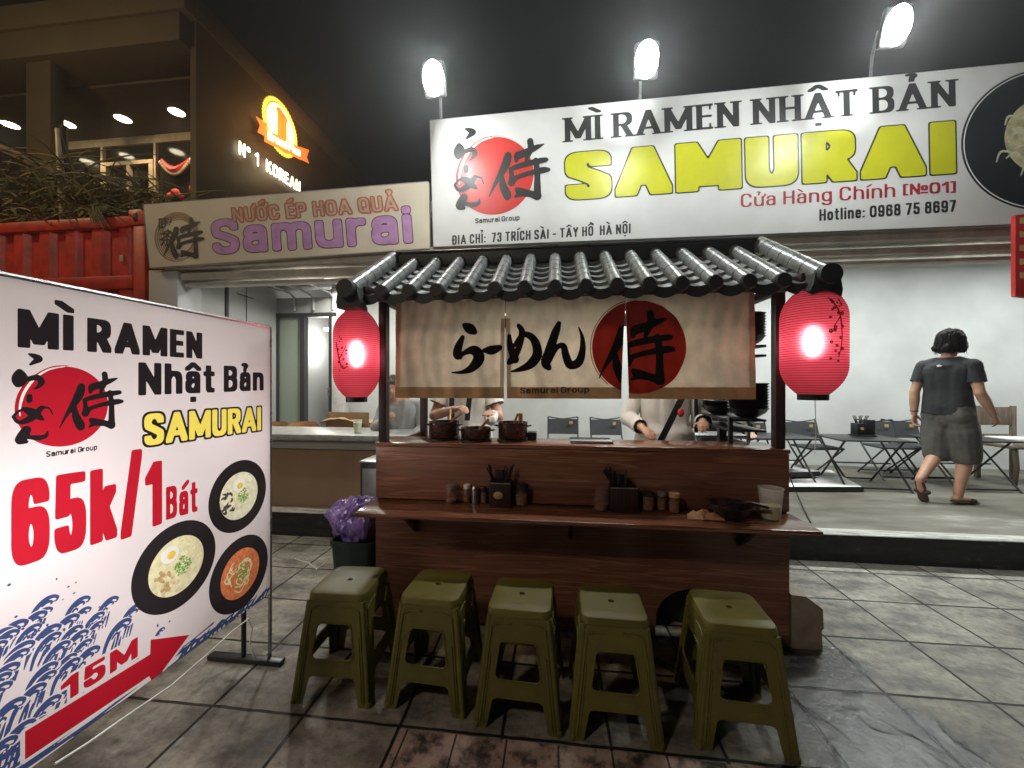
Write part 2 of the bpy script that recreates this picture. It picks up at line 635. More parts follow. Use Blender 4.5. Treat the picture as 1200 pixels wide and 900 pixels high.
ring6 = el(.5, .30, .5, .30, 0, 360, 36)
GL = {
    'A': (.62, [[(0, 0), (.5, 1), (1, 0)], [(.22, .26), (.78, .26)]]),
    'B': (.46, [[(0, 0), (0, 1)], [(0, 1), (.5, 1)] + el(.5, .77, .46, .23, 90, -90) + [(0, .54)], [(0, .54), (.55, .54)] + el(.55, .27, .45, .27, 90, -90) + [(0, 0)]]),
    'C': (.48, [el(.5, .70, .5, .30, 5, 180) + el(.5, .30, .5, .30, 180, 355)]),
    'D': (.48, [[(0, 0), (0, 1)], [(0, 1), (.45, 1)] + el(.45, .65, .55, .35, 90, 0) + el(.45, .35, .55, .35, 0, -90) + [(0, 0)]]),
    'E': (.36, [[(0, 0), (0, 1)], [(0, 1), (1, 1)], [(0, .52), (.9, .52)], [(0, 0), (1, 0)]]),
    'G': (.50, [el(.5, .70, .5, .30, 5, 180) + el(.5, .30, .5, .30, 180, 360) + [(1, .45), (.6, .45)]]),
    'H': (.48, [[(0, 0), (0, 1)], [(1, 0), (1, 1)], [(0, .52), (1, .52)]]),
    'I': (0, [[(0, 0), (0, 1)]]),
    'K': (.50, [[(0, 0), (0, 1)], [(1, 1), (.05, .40)], [(.35, .58), (1, 0)]]),
    'M': (.74, [[(0, 0), (0, 1), (.5, .12), (1, 1), (1, 0)]]),
    'N': (.52, [[(0, 0), (0, 1), (1, 0), (1, 1)]]),
    'O': (.50, [el(.5, .66, .5, .34, 0, 180) + el(.5, .34, .5, .34, 180, 360) + [(1, .66)]]),
    'P': (.46, [[(0, 0), (0, 1)], [(0, 1), (.5, 1)] + el(.5, .74, .5, .26, 90, -90) + [(0, .48)]]),
    'R': (.48, [[(0, 0), (0, 1)], [(0, 1), (.5, 1)] + el(.5, .75, .47, .25, 90, -90) + [(0, .50)], [(.55, .48), (1, 0)]]),
    'S': (.46, [el(.5, .75, .5, .25, 14, 180, 18) + [(.02, .68), (.10, .60), (.5, .5), (.90, .38), (.98, .32)] + el(.5, .25, .5, .25, 0, -166, 18)]),
    'T': (.48, [[(0, 1), (1, 1)], [(.5, 1), (.5, 0)]]),
    'U': (.48, [[(0, 1), (0, .3)] + el(.5, .3, .5, .3, 180, 360) + [(1, 1)]]),
    'Y': (.52, [[(0, 1), (.5, .45), (1, 1)], [(.5, .45), (.5, 0)]]),
    '1': (.26, [[(0, .76), (.95, .98), (1, 1), (1, 0)]]),
    '3': (.44, [el(.5, .76, .5, .24, 175, -90) + el(.5, .26, .5, .26, 90, -175)]),
    '5': (.44, [[(.95, 1), (.1, 1), (.05, .52)] + el(.5, .31, .5, .31, 130, -170)]),
    '6': (.46, [ring6, [(0, .3), (0, .68)] + el(.5, .70, .5, .30, 180, 15)]),
    '7': (.42, [[(0, 1), (1, 1), (.35, 0)]]),
    '8': (.46, [el(.5, .27, .5, .27, 0, 360, 30), el(.5, .77, .45, .23, 0, 360, 30)]),
    ':': (0, [[(0, .05), (0, .06)], [(0, .58), (0, .59)]]),
    '/': (.34, [[(0, -.06), (1, 1.25)]]),
    '-': (.3, [[(0, .42), (1, .42)]]),
    '[': (.16, [[(1, 1.02), (0, 1.02), (0, -.04), (1, -.04)]]),
    ']': (.16, [[(0, 1.02), (1, 1.02), (1, -.04), (0, -.04)]]),
    '°': (.2, [el(.5, .85, .5, .14, 0, 360, 20)]),
    'a': (.40, [el(.5, .50, .45, .22, 170, 0) + [(.95, .46), (.95, 0)], [(.95, .42), (.5, .42)] + el(.45, .21, .45, .21, 90, 270) + [(.75, .02), (.95, .12)]]),
    'e': (.40, [[(0, .36), (1, .36)] + el(.5, .36, .5, .36, 0, 325)]),
    'g': (.42, [el(.5, .38, .5, .34, 0, 360, 30), [(1, .72), (1, -.1)] + el(.5, -.08, .5, .2, 0, -165)]),
    'h': (.42, [[(0, 0), (0, 1)], [(0, .44)] + el(.5, .44, .5, .28, 180, 0) + [(1, 0)]]),
    'i': (0, [[(0, 0), (0, .72)], [(0, .99), (0, 1)]]),
    'k': (.42, [[(0, 0), (0, 1)], [(.92, .72), (.1, .33)], [(.4, .45), (1, 0)]]),
    'l': (0, [[(0, 0), (0, 1)]]),
    'm': (.72, [[(0, 0), (0, .72)], [(0, .46)] + el(.25, .46, .25, .26, 180, 0) + [(.5, 0)], [(.5, .46)] + el(.75, .46, .25, .26, 180, 0) + [(1, 0)]]),
    'n': (.42, [[(0, 0), (0, .72)], [(0, .44)] + el(.5, .44, .5, .28, 180, 0) + [(1, 0)]]),
    'o': (.42, [el(.5, .36, .5, .36, 0, 360, 32)]),
    'p': (.42, [[(0, -.28), (0, .72)], el(.5, .36, .5, .36, 0, 360, 32)]),
    'r': (.26, [[(0, 0), (0, .72)], [(0, .40)] + el(.75, .40, .75, .30, 180, 80)]),
    't': (.26, [[(.4, .98), (.4, .22)] + el(.8, .2, .4, .2, 180, 270) + [(1, 0)], [(0, .72), (1, .72)]]),
    'u': (.42, [[(0, .72), (0, .28)] + el(.5, .28, .5, .28, 180, 360), [(1, .72), (1, 0)]]),
}
GL['Đ'] = (.48, GL['D'][1] + [[(-.22, .5), (.4, .5)]])
GL['0'] = GL['O']
GL['V'] = (.52, [[(0, 1), (.5, 0), (1, 1)]])
GL['9'] = (.46, [[(1 - x, 1 - y) for x, y in st] for st in GL['6'][1]])
GL['Q'] = (.50, GL['O'][1] + [[(.6, .22), (1.05, -.05)]])
GL['№'] = (.95, [[(0, 0), (0, 1), (.5, 0), (.5, 1)], [(x * .3 + .72, y * .5 + .4) for x, y in el(.5, .36, .5, .40, 0, 360, 20)], [(.72, .08), (1.02, .08)]])


def resample(pl, step):
    out = []
    for (a, b) in zip(pl[:-1], pl[1:]):
        L = math.hypot(b[0] - a[0], b[1] - a[1])
        k = max(1, int(L / step))
        for i in range(k):
            t = i / k
            out.append(tuple(x + (y - x) * t for x, y in zip(a, b)))
    out.append(tuple(pl[-1]))
    return out


def serifs(ch):
    """foot positions (x, y) of the slab serifs"""
    d = {'M': [(0, 0), (1, 0), (0, 1), (1, 1)], 'I': [(0, 0), (0, 1)], 'R': [(0, 0), (1, 0), (0, 1)], 'A': [(0, 0), (1, 0)],
         'E': [(0, 0), (0, 1)], 'N': [(0, 0), (0, 1), (1, 1)], 'H': [(0, 0), (1, 0), (0, 1), (1, 1)], 'T': [(.5, 0)], 'B': [(0, 0), (0, 1)]}
    return d.get(ch, [])


def text_glyphs(txt, hx, hy, cw=1.0, gap=0.1, space=0.25, serif=False, mk=0.75):
    """list of per-glyph brush samples in text units (cap height 1) and the total width"""
    x = 0.0
    out = []
    for ch in txt:
        if ch == ' ':
            x += space
            continue
        dec = unicodedata.normalize('NFD', ch) if ch not in 'Đ' else ch
        base, marks = dec[0], dec[1:]
        w, strokes = GL[base]
        W = w * cw + 2 * hx
        sm = []

        def tx(q):
            return x + hx + q[0] * w * cw, hy + q[1] * (1 - 2 * hy)
        for st in strokes:
            if base == 'i' and marks and st is strokes[1]:
                continue
            pts = [tx(q) for q in st]
            for i, q in enumerate(resample(pts, min(hx, hy) * 0.10)):
                kx = ky = 1.0
                if serif:
                    # thin hairlines on the up-strokes of A, M, N
                    pass
                sm.append((q[0], q[1], hx * kx, hy * ky))
        if serif:
            for q in serifs(base):
                c = tx(q)
                yy = 0.032 if q[1] == 0 else 0.968
                for q2 in resample([(c[0] - hx * 1.05, yy), (c[0] + hx * 1.05, yy)], 0.02):
                    sm.append((q2[0], q2[1], hx * 0.9, 0.032))
            if base in 'ET':
                for q in ([(1, 1), (1, 0)] if base == 'E' else [(0, 1), (1, 1)]):
                    c = tx(q)
                    s_ = -1 if q[1] == 1 else 1
                    for q2 in resample([(c[0], c[1]), (c[0], c[1] + s_ * 0.14)], 0.02):
                        sm.append((q2[0], q2[1], 0.03, 0.05))
        cx = x + W / 2
        up = base.isupper()
        T = 1.0 if up or base in 'htkl' else 0.74
        mx, my = hx * mk, hy * mk
        for k in marks:
            pl = None
            if k == '\u0300':
                pl = [(cx - .20, T + .30), (cx + .04, T + .13)]
            elif k == '\u0301':
                pl = [(cx + .20, T + .30), (cx - .04, T + .13)]
            elif k == '\u0302':
                pl = [(cx - .20, T + .10), (cx, T + .27), (cx + .20, T + .10)]
            elif k == '\u0309':
                pl = [(cx - .07 + q[0] * .16, T + .10 + q[1] * .24) for q in [(-.2, .9), (.4, 1), (.8, .75), (.4, .45), (.3, 0)]]
            elif k == '\u0323':
                pl = [(cx, -.22), (cx, -.20)]
            elif k == '\u031b':
                pl = [(x + W - hx * .6, T - .05), (x + W + .06, T + .02), (x + W + .07, T + .14)]
            if pl:
                if k in '\u0301\u0300' and '\u031b' in marks or (k in '\u0300\u0301\u0309' and '\u0302' in marks):
                    pl = [(a + (.18 if '\u0302' in marks else 0), b + .08) for a, b in pl]
                for q in resample(pl, min(mx, my) * 0.4):
                    sm.append((q[0], q[1], mx if k != '\u0323' else hx, my if k != '\u0323' else hy))
        out.append(sm)
        x += W + gap
    return out, x - gap


def raster(sm, cell, grow=0.0, p=8.0, pad=3):
    xs = [q[0] for q in sm]
    ys = [q[1] for q in sm]
    mh = max(max(q[2], q[3]) for q in sm) + grow
    x0, x1, y0, y1 = min(xs) - mh - pad * cell, max(xs) + mh + pad * cell, min(ys) - mh - pad * cell, max(ys) + mh + pad * cell
    nx, ny = int((x1 - x0) / cell) + 1, int((y1 - y0) / cell) + 1
    F = np.full((ny, nx), 1.0)
    gx = x0 + np.arange(nx) * cell
    gy = y0 + np.arange(ny) * cell
    for q in sm:
        hx, hy = q[2] + grow, q[3] + grow
        i0, i1 = int((q[0] - hx - x0) / cell) - 2, int((q[0] + hx - x0) / cell) + 4
        j0, j1 = int((q[1] - hy - y0) / cell) - 2, int((q[1] + hy - y0) / cell) + 4
        i0, j0 = max(i0, 0), max(j0, 0)
        dx = np.abs(gx[i0:i1] - q[0]) / hx
        dy = np.abs(gy[j0:j1] - q[1]) / hy
        f = (dx[None, :] ** p + dy[:, None] ** p) ** (1 / p) - 1
        f = f * min(hx, hy)
        F[j0:j1, i0:i1] = np.minimum(F[j0:j1, i0:i1], f)
    return F, x0, y0


def march(F, x0, y0, cell, merge=True):
    ins = F < 0
    a, b, c, d = ins[:-1, :-1], ins[:-1, 1:], ins[1:, 1:], ins[1:, :-1]
    cnt = a.astype(int) + b + c + d
    vs, fs, idx = [], [], {}

    def vert(x, y):
        k = (round(x, 6), round(y, 6))
        if k not in idx:
            idx[k] = len(vs)
            vs.append((x0 + x * cell, y0 + y * cell))
        return idx[k]
    for j in range(cnt.shape[0]):
        row = cnt[j]
        nz = np.nonzero(row)[0]
        run = None
        prev = None
        for i in nz:
            i = int(i)
            if row[i] == 4:
                if merge and run is not None and prev == i - 1:
                    prev = i
                else:
                    if run is not None:
                        fs.append((vert(run, j), vert(prev + 1, j), vert(prev + 1, j + 1), vert(run, j + 1)))
                    run = prev = i
                if not merge:
                    fs.append((vert(i, j), vert(i + 1, j), vert(i + 1, j + 1), vert(i, j + 1)))
                    run = None
            else:
                cs = [(i, j), (i + 1, j), (i + 1, j + 1), (i, j + 1)]
                vals = [F[y, x] for x, y in cs]
                poly = []
                for k in range(4):
                    v0, v1 = vals[k], vals[(k + 1) % 4]
                    if v0 < 0:
                        poly.append(vert(*cs[k]))
                    if (v0 < 0) != (v1 < 0):
                        t = min(0.97, max(0.03, v0 / (v0 - v1)))
                        p0, p1 = cs[k], cs[(k + 1) % 4]
                        poly.append(vert(p0[0] + (p1[0] - p0[0]) * t, p0[1] + (p1[1] - p0[1]) * t))
                if len(poly) > 2:
                    fs.append(tuple(poly))
        if run is not None and merge:
            fs.append((vert(run, j), vert(prev + 1, j), vert(prev + 1, j + 1), vert(run, j + 1)))
    return vs, fs


def paint(mb, sm, cell, fn, grow=0.0, p=8.0, merge=True, mask=None):
    F, x0, y0 = raster(sm, cell, grow, p)
    if mask is not None:
        ny, nx = F.shape
        X, Y = np.meshgrid(x0 + np.arange(nx) * cell, y0 + np.arange(ny) * cell)
        F = np.maximum(F, mask(X, Y))
    vs, fs = march(F, x0, y0, cell, merge)
    mb.add([fn(x, y) for x, y in vs], fs)


def brush(strokes, step=None):
    """strokes = lists of (x, y, r) -> round samples; smoothed by Catmull-Rom"""
    sm = []
    for st in strokes:
        st = [tuple(map(float, q)) for q in st]
        if len(st) == 1:
            sm.append((st[0][0], st[0][1], st[0][2], st[0][2]))
            continue
        P = [st[0]] + st + [st[-1]]
        for i in range(1, len(P) - 2):
            p0, p1, p2, p3 = P[i - 1], P[i], P[i + 1], P[i + 2]
            L = math.hypot(p2[0] - p1[0], p2[1] - p1[1])
            k = max(2, int(L / max(0.3 * min(p1[2], p2[2]), 0.12 * max(p1[2], p2[2]), 1e-6)))
            for j in range(k + 1):
                t = j / k
                q = [0.5 * ((2 * b) + (-a + c) * t + (2 * a - 5 * b + 4 * c - d) * t * t + (-a + 3 * b - 3 * c + d) * t ** 3) for a, b, c, d in zip(p0, p1, p2, p3)]
                r = max(q[2], 1e-4)
                sm.append((q[0], q[1], r, r))
    return sm


class Plane:
    """a flat sign face: hit(px,py) gives the point on it, off(k) lifts a print off it"""

    def __init__(s, hit, nrm):
        s.hit, s.n = hit, Vector(nrm)

    def affine(s, p00, p10, p01, W, lift):
        A, B, C = s.hit(*p00), s.hit(*p10), s.hit(*p01)
        ex, ey = (B - A) / W, (C - A)
        n = s.n * lift
        return lambda x, y: A + ex * x + ey * y + n


def sign_text(pl, txt, p00, p10, p01, name, mats, parent, hx, hy, cw=1.0, gap=.1, space=.3, cell=1 / 30, lift=.0015, p=8, serif=False, outline=0.0, mk=.75):
    gs, W = text_glyphs(txt, hx, hy, cw, gap, space, serif, mk)
    fn = pl.affine(p00, p10, p01, W, lift)
    mats = mats if isinstance(mats, (list, tuple)) else [mats]
    if outline:
        mb = MB()
        for i, g in enumerate(gs):
            f2 = pl.affine(p00, p10, p01, W, lift + 0.00006 * i)
            paint(mb, g, cell, f2, outline, p)
        mb.build(name + "_outline" if False else "lettering_outline", mats[1], parent, angle=0, recalc=False)
    mb = MB()
    fn = pl.affine(p00, p10, p01, W, lift + (0.0012 if outline else 0))
    for g in gs:
        paint(mb, g, cell, fn, 0, p)
    return mb.build(name, mats[0], parent, angle=0, recalc=False)


def disc(mb, c, ex, ey, n=48, r0=0.0):
    """flat disc / ring in the plane c + ex*cos + ey*sin"""
    if r0 == 0:
        mb.add([c + ex * math.cos(2 * PI * k / n) + ey * math.sin(2 * PI * k / n) for k in range(n)], [tuple(range(n))])
    else:
        vs = []
        for k in range(n):
            a = 2 * PI * k / n
            d = ex * math.cos(a) + ey * math.sin(a)
            vs += [c + d * r0, c + d]
        mb.add(vs, [(2 * k, 2 * k + 1, (2 * k + 3) % (2 * n), (2 * k + 2) % (2 * n)) for k in range(n)])


# brush drawing of the emblem in a 964 x 900 field, sun centre (445, 490), radius 292, y down
EMBLEM_KANJI = [
    [(548, 345, 26), (535, 400, 32), (495, 480, 24), (445, 565, 11), (405, 648, 3)],
    [(505, 505, 14), (512, 570, 27), (540, 635, 32), (545, 655, 24)],
    [(712, 248, 22), (716, 300, 23), (695, 355, 20), (680, 400, 6)],
    [(625, 350, 30), (680, 330, 26), (755, 300, 19), (812, 279, 4)],
    [(612, 355, 20), (610, 388, 14)],
    [(570, 448, 16), (620, 432, 20), (710, 412, 22), (815, 396, 19), (832, 396, 12)],
    [(578, 545, 26), (610, 515, 17), (690, 490, 17), (800, 472, 23), (846, 470, 14)],
    [(570, 450, 16), (576, 500, 17), (575, 550, 27)],
    [(752, 395, 20), (764, 480, 21), (765, 590, 24), (765, 655, 28)],
    [(765, 660, 30), (715, 640, 24), (640, 620, 28), (612, 600, 14)],
    [(640, 630, 22), (602, 655, 8)],
]
EMBLEM_KANA = [
    [(228, 122, 6), (260, 135, 18), (285, 152, 22), (262, 172, 16), (236, 194, 7)],
    [(178, 245, 20), (180, 290, 44), (172, 325, 24)],
    [(225, 292, 16), (275, 282, 20), (300, 312, 20), (280, 345, 12), (258, 360, 5)],
    [(232, 410, 17), (232, 438, 18)],
    [(200, 492, 12), (245, 520, 28), (285, 555, 20), (310, 577, 7)],
    [(145, 542, 9), (175, 582, 12), (240, 560, 24), (300, 492, 17)],
    [(145, 542, 9), (172, 510, 8), (215, 492, 9)],
    [(305, 488, 10), (345, 500, 6), (366, 545, 4)],
    [(215, 638, 28), (195, 680, 34), (182, 705, 26), (215, 718, 12)],
    [(235, 690, 14), (285, 700, 18), (325, 690, 14), (334, 660, 5)],
]
SUN_ARCS = [[(475, 189, 2), (360, 205, 4), (260, 270, 5), (185, 370, 6), (158, 470, 4), (170, 560, 2)]]
SUN_ARCS_W = [[(440, 198, 3), (340, 225, 6), (260, 290, 8), (205, 380, 9), (182, 470, 7), (180, 540, 3)]]


def emblem(pl, c_px, rx_px, ry_px, parent, ink, red, white, lift=.0015, cell=5.0, sun=True):
    C = pl.hit(*c_px)
    ex = (pl.hit(c_px[0] + rx_px, c_px[1]) - pl.hit(c_px[0] - rx_px, c_px[1])) / 2
    ey = (pl.hit(c_px[0], c_px[1] - ry_px) - pl.hit(c_px[0], c_px[1] + ry_px)) / 2
    # keep the emblem upright on the sign
    ex = ex - Vector((0, 0, ex.z))
    ey = Vector((0, 0, ey.length))
    n = pl.n

    def fn(l):
        return lambda x, y: C + ex * ((x - 445) / 292) + ey * ((490 - y) / 292) + n * l
    if sun:
        mb = MB()
        disc(mb, C + n * lift, ex, ey, 64)
        mb.build("sun_disc", red, parent, angle=0, recalc=False)
        mb = MB()
        paint(mb, brush(SUN_ARCS_W), 4, fn(lift + .0012), p=2)
        mb.build("brush_arc", white, parent, angle=0, recalc=False)
        mb = MB()
        paint(mb, brush(SUN_ARCS), 4, fn(lift + .0012), p=2)
        mb.build("brush_arc", red, parent, angle=0, recalc=False)
    mb = MB()
    paint(mb, brush(EMBLEM_KANJI), cell, fn(lift + .0024), p=2)
    if sun:
        paint(mb, brush(EMBLEM_KANA), cell, fn(lift + .0024), p=2)
    mb.build("brush_lettering", ink, parent, angle=0, recalc=False)

# ------------------------------------------------------------------ THE SETTING: ground, pavement, raised floor
PLAT = 0.22


def m_ground():
    m, nt, b = new_mat("asphalt")
    vec = coords(nt)
    r = ramp(nt, noise_tex(nt, vec, 3, 8), [(0.3, (0.03, 0.03, 0.03)), (0.7, (0.06, 0.058, 0.055))])
    nt.links.new(r.outputs[0], b.inputs["Base Color"])
    b.inputs["Roughness"].default_value = 0.85
    bump(nt, b, noise_tex(nt, vec, 60), 0.3)
    return m


struct("ground", MB().grid(lambda a, b: Vector((-120 + 240 * a, -120 + 240 * b, -0.006)), 8, 8), m_ground(), angle=0)


def m_paving():
    m, nt, b = new_mat("stone_paving")
    L = nt.links
    vec = coords(nt, (1, 1, 1), (-0.21, -0.30, 0))
    wob = N(nt, "ShaderNodeVectorMath", operation='ADD')
    nz = N(nt, "ShaderNodeTexNoise")
    nz.inputs["Scale"].default_value = 7
    L.new(vec, nz.inputs["Vector"])
    sc = N(nt, "ShaderNodeVectorMath", operation='SCALE')
    sc.inputs["Scale"].default_value = 0.011
    sub = N(nt, "ShaderNodeVectorMath", operation='SUBTRACT')
    sub.inputs[1].default_value = (.5, .5, .5)
    L.new(nz.outputs["Color"], sub.inputs[0])
    L.new(sub.outputs[0], sc.inputs[0])
    L.new(vec, wob.inputs[0])
    L.new(sc.outputs[0], wob.inputs[1])
    br = N(nt, "ShaderNodeTexBrick", offset=0.0, squash=1.0)
    br.inputs["Scale"].default_value = 1
    br.inputs["Brick Width"].default_value = 0.42
    br.inputs["Row Height"].default_value = 0.40
    br.inputs["Mortar Size"].default_value = 0.0075
    br.inputs["Mortar Smooth"].default_value = 0.35
    br.inputs["Color1"].default_value = (0.215, 0.203, 0.178, 1)
    br.inputs["Color2"].default_value = (0.35, 0.332, 0.292, 1)
    br.inputs["Mortar"].default_value = (0.018, 0.017, 0.015, 1)
    L.new(wob.outputs[0], br.inputs["Vector"])
    # blotches, scuffs, damp patches
    n1 = noise_tex(nt, coords(nt, (1.2, 2.6, 1)), 2.6, 7, 0.62)
    r1 = ramp(nt, n1, [(0.36, (0.30, 0.30, 0.31)), (0.455, (0.66, 0.65, 0.64)), (0.50, (0.95, 0.95, 0.94)), (0.56, (1.05, 1.04, 1.0)), (0.66, (1.5, 1.48, 1.40))])
    mu = N(nt, "ShaderNodeMixRGB", blend_type='MULTIPLY')
    mu.inputs[0].default_value = 0.80
    L.new(br.outputs["Color"], mu.inputs[1])
    L.new(r1.outputs[0], mu.inputs[2])
    n2 = noise_tex(nt, vec, 26, 5, 0.7)
    r2 = ramp(nt, n2, [(0.33, (0.5, 0.5, 0.5)), (0.45, (0.85, 0.85, 0.85)), (0.64, (1.2, 1.2, 1.18))])
    mu2 = N(nt, "ShaderNodeMixRGB", blend_type='MULTIPLY')
    mu2.inputs[0].default_value = 0.8
    L.new(mu.outputs[0], mu2.inputs[1])
    L.new(r2.outputs[0], mu2.inputs[2])
    L.new(mu2.outputs[0], b.inputs["Base Color"])
    # wet area beside the stall
    geo = N(nt, "ShaderNodeNewGeometry")
    d = N(nt, "ShaderNodeVectorMath", operation='DISTANCE')
    mp = N(nt, "ShaderNodeMapping")
    mp.inputs["Scale"].default_value = (1.0, 0.62, 1)
    L.new(geo.outputs["Position"], mp.inputs[0])
    L.new(mp.outputs[0], d.inputs[0])
    d.inputs[1].default_value = (1.22, 1.70 * 0.62, 0)
    wv = N(nt, "ShaderNodeMath", operation='MULTIPLY_ADD')
    L.new(noise_tex(nt, vec, 3.5, 5, 0.6), wv.inputs[0])
    wv.inputs[1].default_value = 0.9
    L.new(d.outputs["Value"], wv.inputs[2])
    wet = N(nt, "ShaderNodeMapRange")
    wet.inputs["From Min"].default_value = 0.72
    wet.inputs["From Max"].default_value = 0.84
    wet.inputs["To Min"].default_value = 1.0
    wet.inputs["To Max"].default_value = 0.0
    L.new(wv.outputs[0], wet.inputs[0])
    dk = N(nt, "ShaderNodeMixRGB", blend_type='MULTIPLY')
    L.new(wet.outputs[0], dk.inputs[0])
    L.new(mu2.outputs[0], dk.inputs[1])
    dk.inputs[2].default_value = (0.25, 0.25, 0.27, 1)
    L.new(dk.outputs[0], b.inputs["Base Color"])
    ro = N(nt, "ShaderNodeMapRange")
    ro.inputs["From Min"].default_value = 0.35
    ro.inputs["From Max"].default_value = 0.62
    ro.inputs["To Min"].default_value = 0.42
    ro.inputs["To Max"].default_value = 0.72
    L.new(n1, ro.inputs[0])
    mr = N(nt, "ShaderNodeMix", data_type='FLOAT')
    L.new(wet.outputs[0], mr.inputs[0])
    L.new(ro.outputs[0], mr.inputs[2])
    mr.inputs[3].default_value = 0.24
    L.new(mr.outputs[0], b.inputs["Roughness"])
    # relief: joints, slate-like carving, grit
    wv2 = N(nt, "ShaderNodeTexWave")
    wv2.inputs["Scale"].default_value = 1.6
    wv2.inputs["Distortion"].default_value = 14
    wv2.inputs["Detail"].default_value = 3
    wv2.inputs["Detail Scale"].default_value = 1.2
    L.new(vec, wv2.inputs["Vector"])
    wvp = N(nt, "ShaderNodeMath", operation='POWER')
    L.new(wv2.outputs["Fac"], wvp.inputs[0])
    wvp.inputs[1].default_value = 7.0
    h = N(nt, "ShaderNodeMath", operation='MULTIPLY_ADD')
    L.new(wvp.outputs[0], h.inputs[0])
    h.inputs[1].default_value = 0.30
    hh = N(nt, "ShaderNodeMath", operation='MULTIPLY_ADD')
    L.new(n2, hh.inputs[0])
    hh.inputs[1].default_value = 0.42
    b.inputs["Specular IOR Level"].default_value = 0.32
    inv = N(nt, "ShaderNodeMath", operation='MULTIPLY')
    L.new(br.outputs["Fac"], inv.inputs[0])
    inv.inputs[1].default_value = -1.6
    L.new(inv.outputs[0], hh.inputs[2])
    L.new(hh.outputs[0], h.inputs[2])
    bump(nt, b, h.outputs[0], 0.8, 0.009)
    return m


struct("pavement", MB().grid(lambda a, b: Vector((-9 + 20 * a, -3.0 + 6.27 * b, 0.0)), 40, 16), m_paving(), angle=0)


def m_worn():
    m, nt, b = new_mat("worn_pink_paint")
    vec = coords(nt)
    br = N(nt, "ShaderNodeTexBrick", offset=0.5)
    br.inputs["Scale"].default_value = 1
    br.inputs["Brick Width"].default_value = 0.20
    br.inputs["Row Height"].default_value = 0.20
    br.inputs["Mortar Size"].default_value = 0.004
    br.inputs["Color1"].default_value = (0.42, 0.30, 0.245, 1)
    br.inputs["Color2"].default_value = (0.50, 0.37, 0.31, 1)
    br.inputs["Mortar"].default_value = (0.03, 0.02, 0.016, 1)
    nt.links.new(coords(nt, (1, 1, 1), (-0.21, -0.30, 0)), br.inputs["Vector"])
    n = noise_tex(nt, vec, 9, 9, 0.72)
    r = ramp(nt, n, [(0.39, (0.10, 0.10, 0.105)), (0.46, (0.42, 0.43, 0.45)), (0.52, (0.85, 0.85, 0.85)), (0.68, (1.15, 1.15, 1.15))])
    mu = N(nt, "ShaderNodeMixRGB", blend_type='MULTIPLY')
    mu.inputs[0].default_value = 1
    nt.links.new(br.outputs[0], mu.inputs[1])
    nt.links.new(r.outputs[0], mu.inputs[2])
    nt.links.new(mu.outputs[0], b.inputs["Base Color"])
    b.inputs["Roughness"].default_value = 0.6
    bump(nt, b, n, 0.35, 0.004)
    return m


def ragged(a, b):
    return Vector((-0.62 + 2.0 * a, 0.4 + 1.085 * b + (0.008 * noise.noise(Vector((a * 9, b * 3, 0))) if b == 1 else 0), 0.004))


struct("worn_tile_band", MB().grid(ragged, 60, 12), m_worn(), angle=0)


def m_platform():
    m, nt, b = new_mat("worn_cement")
    vec = coords(nt, (0.55, 1.6, 1))
    n = noise_tex(nt, vec, 2.6, 8, 0.62)
    r = ramp(nt, n, [(0.3, (0.085, 0.075, 0.055)), (0.48, (0.15, 0.138, 0.108)), (0.6, (0.20, 0.19, 0.16)), (0.72, (0.36, 0.35, 0.32))])
    nt.links.new(r.outputs[0], b.inputs["Base Color"])
    b.inputs["Roughness"].default_value = 0.55
    bump(nt, b, n, 0.3, 0.01)
    return m


pf = MB()
pf.grid(lambda a, b: Vector((-9 + 20 * a, 3.37 + 5.6 * b, PLAT)), 10, 6)
struct("raised_floor", pf, m_platform(), angle=0)


def m_kerb():
    m, nt, b = new_mat("kerb_black")
    n = noise_tex(nt, coords(nt, (1.6, 1, 4)), 5, 8, 0.7)
    r = ramp(nt, n, [(0.3, (0.010, 0.010, 0.010)), (0.62, (0.028, 0.028, 0.028)), (0.74, (0.13, 0.125, 0.11))])
    nt.links.new(r.outputs[0], b.inputs["Base Color"])
    b.inputs["Roughness"].default_value = 0.6
    bump(nt, b, n, 0.5, 0.01)
    return m


kb = MB()
kb.grid(lambda a, b: Vector((-9 + 20 * a, 3.268 + 0.006 * noise.noise(Vector((a * 60, b * 4, 2))), PLAT * b - 0.004)), 160, 6)
struct("kerb", kb, m_kerb(), angle=0)


def m_strip():
    m, nt, b = new_mat("kerb_top_white")
    n = noise_tex(nt, coords(nt, (0.9, 7, 1)), 4, 8, 0.7)
    r = ramp(nt, n, [(0.38, (0.2, 0.19, 0.16)), (0.5, (0.48, 0.47, 0.43)), (0.66, (0.66, 0.65, 0.61))])
    nt.links.new(r.outputs[0], b.inputs["Base Color"])
    b.inputs["Roughness"].default_value = 0.7
    bump(nt, b, n, 0.4, 0.008)
    return m


ks = MB()
ks.grid(lambda a, b: Vector((-9 + 20 * a, 3.265 + 0.107 * b + (0.006 * noise.noise(Vector((a * 60, 4, 2))) if b == 0 else 0), PLAT + 0.004 - (0.012 if b == 0 else 0))), 160, 4)
struct("kerb_edge", ks, m_strip(), angle=0)

# ------------------------------------------------------------------ THE SHOP behind the stall
shop = thing("shop_building", "open fronted white walled shop room on the raised floor behind the food stall", "building", (0, 6, PLAT))
CEIL = 3.1
UR = 8.0
MB().box(-3.3, UR, 6.0, 6.15, PLAT, CEIL).build("wall", "wall", shop)
MB().box(UR, UR + .15, 3.6, 6.15, PLAT, CEIL).build("wall", "wall", shop)
MB().box(-4.2, -4.05, 3.7, 6.95, PLAT, CEIL).build("wall", "greywall", shop)
MB().box(-4.3, UR + .15, 3.72, 6.15, CEIL, CEIL + .12).build("ceiling", "greywall", shop)
